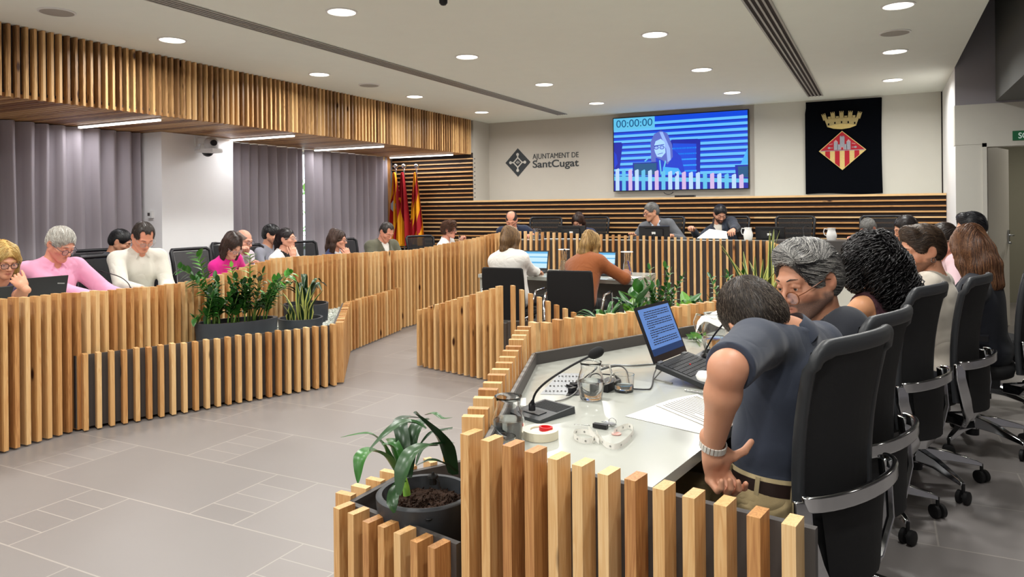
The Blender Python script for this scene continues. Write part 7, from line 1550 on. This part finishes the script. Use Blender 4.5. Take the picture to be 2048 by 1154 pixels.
b = MB(); p = onT(1370, 783); q = onT(1410, 789); b.tube([p+o_, q+o_], 0.0045, 10); o = part('pen', b, 'chrome', None, smooth=50, loc=tuple(p)); tagit(o, 'silver pen beside the laptop edge', 'pen')
t = thing('computer_mouse', 'white computer mouse resting on the laptop by the bare forearm', 'mouse', tuple(atD(1408, 757, 2.55))); q = atD(1410, 757, 2.55); q[2] = 0.80
b = MB(); b.lathe([(0, 0), (.026, .002), (.030, .012), (.022, .026), (0, .032)], q, 40, sx=1.0, sy=1.6, rot=R_(30)); part('shell', b, 'white', t, smooth=180)
# sprig and wrapped jug behind the laptop
t = thing('leaf_sprig', 'small green leafy sprig lying behind the laptop', 'sprig', tuple(onT(1395, 684))); b = MB(); p = onT(1385, 684)
for (x, y, x2, y2) in ((1382, 680, 1372, 674), (1390, 680, 1384, 668), (1398, 680, 1398, 668), (1402, 682, 1410, 676), (1392, 682, 1402, 690), (1388, 683, 1376, 684)): a_, c_ = onT(x, y)+o_, onT(x2, y2)+o_*3; blade(b, [a_, (a_+c_)/2+V(0, 0, .012), c_], [.003, .014, .016, .010, .001], 0)
b.tube([onT(1375, 673)+o_*4, onT(1392, 682)+o_, onT(1400, 694)+o_], .0018, 6, 1); part('leaves', b, ['leaf', 'stem'], t, smooth=180)
t = jug('glass jug capped with a folded paper napkin behind the laptop', onT(1431, 702), 1.15, 0.5, 180); 
q = onT(1431, 702); b = MB(); g = [[q+V(.075*(u-.5)*2.0, .065*(v-.5)*2.0, .178+.012*math.sin(u*7+v*5)-(0.05*(abs(u-.5)*2)**3)-(0.04*(abs(v-.5)*2)**3)) for u in np.linspace(0, 1, 9)] for v in np.linspace(0, 1, 9)]; b.sheet(g); b.sheet([[p-V(0, 0, .001) for p in r] for r in g][::-1]); o = part('paper_napkin', b, 'paper', None, smooth=40, loc=tuple(q+V(0, 0, .17))); tagit(o, 'folded white paper napkin lying on top of the jug behind the laptop', 'napkin')
# --- left desk things
la = atD(60, 605, 4.85); laptop('dark grey laptop seen from behind on the left desk', (-5.18, 3.02), -92, (0.32, 0.22), 105, None, z=0.735, logo=True)
laptop('laptop with a pink and green sticker at the far left edge', (-5.10, 2.62), -80, (0.28, 0.20), 115, None, z=0.735)
q = atD(25, 588, 4.6); b = MB(); lp2 = bpy.data.objects[-1] if False else None
gooseneck('desk_microphone', 'thin gooseneck microphone on the left desk between the pink and linen shirts', (-5.12, 3.98, 0.735), (0.12, 0.14), 80, [atD(262, 578, 5.6), atD(255, 565, 5.62), atD(238, 553, 5.65), atD(205, 543, 5.7)], head=0.008)
sheet_('paper_sheet', 'papers on the left desk in front of the man in pink', [V(-5.35, 3.45), V(-5.10, 3.45), V(-5.08, 3.75), V(-5.33, 3.75)], 0.735)
sheet_('paper_sheet', 'papers on the left desk in front of the man in linen', [V(-5.40, 3.95), V(-5.15, 3.95), V(-5.15, 4.25), V(-5.40, 4.25)], 0.735)
t = thing('drinking_glass', 'glass held by the woman with short curly hair', 'glass', tuple(atD(922, 474, 10.15))); q = atD(922, 476, 10.15); b = MB(); b.lathe([(0, 0), (.03, 0), (.034, .07), (.032, .07), (.028, .005), (0, .004)], q-V(0, 0, .03), 20, close=False); part('vessel', b, 'glass', t, smooth=50)
b = MB(); q = atD(653, 503, 8.6); b.lathe([(0, 0), (.02, 0), (.02, .11), (.012, .13), (.012, .15), (0, .15)], (-5.35, 6.75, 0.77), 16); o = part('water_bottle', b, 'white', None, smooth=50, loc=(-5.35, 6.75, .77)); tagit(o, 'small white bottle standing on the left desk in front of the navy blazer', 'bottle')
# --- witness desk things
WZ = 0.74
laptop('open laptop with pale blue screen in front of the woman in white', (-3.28, 6.95), 6, (0.31, 0.21), 105, 'pale', z=WZ)
laptop('open laptop with pale blue screen in front of the person in rust brown', (-2.55, 6.98), 4, (0.31, 0.21), 105, 'pale', z=WZ)
def carafe(label, c):
    t = thing('water_carafe', label, 'carafe', (c[0], c[1], WZ)); o = V(c[0], c[1], WZ+.001); b = MB(); b.lathe([(0, 0), (.045, 0), (.05, .01), (.036, .11), (.024, .15), (.026, .20), (.03, .225), (.027, .225), (.021, .15), (.032, .11), (.045, .012), (0, .008)], o, 28, close=False); part('body', b, 'glass', t, smooth=60)
    b = MB(); b.lathe([(0, .01), (.043, .013), (.032, .11), (0, .11)], o, 24, close=False); part('water', b, 'water', t, smooth=60)
    b = MB(); b.lathe([(0, .226), (.062, .228), (.06, .234), (0, .236)], o, 20); o2 = part('saucer', b, 'white', t, smooth=40); return t
q = at(1257, 548, WZ); carafe('glass carafe with a white lid near the right end of the white desk', (-2.26, 6.95)); carafe('glass carafe with a white lid between the two laptops', (-3.02, 7.16))
tumbler('upturned drinking glass beside the right-hand carafe on the white desk', (-2.33, 6.80), .036, .075, WZ, 0)
gooseneck('desk_microphone', 'gooseneck microphone between the two people at the white desk', (-2.88, 6.85, WZ), (.12, .14), 8, [(-2.88, 6.86, WZ+.03), (-2.88, 6.90, WZ+.12), (-2.90, 6.96, WZ+.2), (-2.94, 7.0, WZ+.23)], head=.009)
sheet_('paper_stack', 'white binder lying on the left end of the white desk', [V(-3.66, 6.62), V(-3.40, 6.60), V(-3.38, 6.86), V(-3.64, 6.88)], WZ, .03, cat='binder')
sheet_('paper_sheet', 'papers at the right corner of the white desk', [V(-2.32, 6.52), V(-2.08, 6.50), V(-2.06, 6.8), V(-2.30, 6.82)], WZ, .006)
sheet_('paper_sheet', 'papers between the two people on the white desk', [V(-2.86, 6.60), V(-2.64, 6.58), V(-2.62, 6.8), V(-2.84, 6.82)], WZ)
# pen in the writing hand
b = MB(); q = w2['A'][1][2]+V(0.02, .07, 0); b.tube([q+V(0, .01, -.02), q+V(-.02, -.02, .11)], .004, 8); o = part('pen', b, pmat('blue_pen', '2A3FA8', .4), None, smooth=50, loc=tuple(q)); tagit(o, 'blue pen held by the person in rust brown', 'pen')
# --- presiding table things
ZD = 1.003
def monitor(label, c, face, z=ZD-.018, w=.40, h=.17, tilt=10):
    t = thing('monitor', label, 'monitor', (c[0], c[1], z)); f_ = dirv(face); x = V(-f_[1], f_[0], 0); tl = R_(tilt); n = nrm(f_*math.cos(tl)+V(0, 0, 1)*math.sin(tl)); u = np.cross(n, x); u = u if u[2] > 0 else -u; cc_ = V(c[0], c[1], z+.012+h/2)
    b = MB(); b.box(cc_, (w, h, .03), [x, u, n]); b.box(cc_-n*.025, (w*.6, h*.6, .03), [x, u, n]); part('panel', b, 'black', t); b = MB(); b.box(cc_+n*.0155, (w*.93, h*.9, .001), [x, u, n]); part('display', b, emis('dim_monitor', '24303C', .3), t)
    b = MB(); b.lathe([(0, 0), (.10, 0), (.10, .012), (.02, .016), (.02, .08), (0, .08)], (c[0]-f_[0]*.02, c[1]-f_[1]*.02, z), 20); part('stand', b, 'black', t, smooth=40); b = MB(); b.box(cc_-n*.0405, (.05, .03, .001), [x, u, n]); part('label_sticker', b, 'white', t)
monitor('black monitor in front of the dark-haired woman at the presiding table', (-3.86, 9.45), 92); monitor('black monitor in front of the man in the grey blazer', (-2.68, 9.40), 92); monitor('black monitor left of the empty chair', (-1.27, 9.66), 80, z=ZD-.035, w=.36)
def wjug(label, c):
    t = jug(label, c, 1.05, .5, 170, z=ZD-.018)
    for o in t.children:
        if o.name.startswith(('body', 'handle')): o.data.materials.clear(); o.data.materials.append(MAT['white'])
wjug('small white jug left of the black monitor by the empty chair', (-1.52, 9.55)); wjug('small white jug on the grey side desk near the bowed grey-haired man', (-0.55, 9.42))
q = V(-3.0, 9.3, ZD); jug('glass jug beside the navy suit on the presiding table', (-4.28, 9.15), 1.0, .5, 0, z=ZD-.018)
sheet_('paper_sheet', 'white papers on the presiding table in front of the dark-haired woman', [V(-4.15, 9.0), V(-3.55, 9.1), V(-3.55, 9.3), V(-4.15, 9.2)], ZD-.018, .012)
t = thing('paper_sheet', 'large curling sheet held up by the bearded man', 'paper', (-2.0, 9.75, ZD)); c0_, c1_, c2_, c3_ = V(-2.18, 9.62, 1.0), V(-1.78, 9.62, 1.0), V(-1.82, 9.75, 1.09), V(-2.05, 9.80, 1.12)
g = [[lerp(lerp(c0_, c1_, u), lerp(c3_, c2_, u), v)+V(0, -.02*math.sin(v*3), 0) for u in np.linspace(0, 1, 6)] for v in np.linspace(0, 1, 6)]; b = MB(); b.sheet(g); b.sheet([[p+V(0, .002, 0) for p in r] for r in g][::-1]); part('page', b, 'paper', t, smooth=60)
gooseneck('desk_microphone', 'gooseneck microphone beside the navy suit at the presiding table', (-4.72, 9.15, ZD-.018), (.12, .14), 0, [(-4.72, 9.16, ZD+.02), (-4.70, 9.2, ZD+.12), (-4.66, 9.28, ZD+.2), (-4.62, 9.36, ZD+.23)], head=.009)
gooseneck('desk_microphone', 'gooseneck microphone on the grey side desk', (-0.85, 9.42, ZD-.018), (.12, .14), 0, [(-0.85, 9.43, ZD+.02), (-0.87, 9.5, ZD+.14), (-.83, 9.6, ZD+.16)], head=.009)
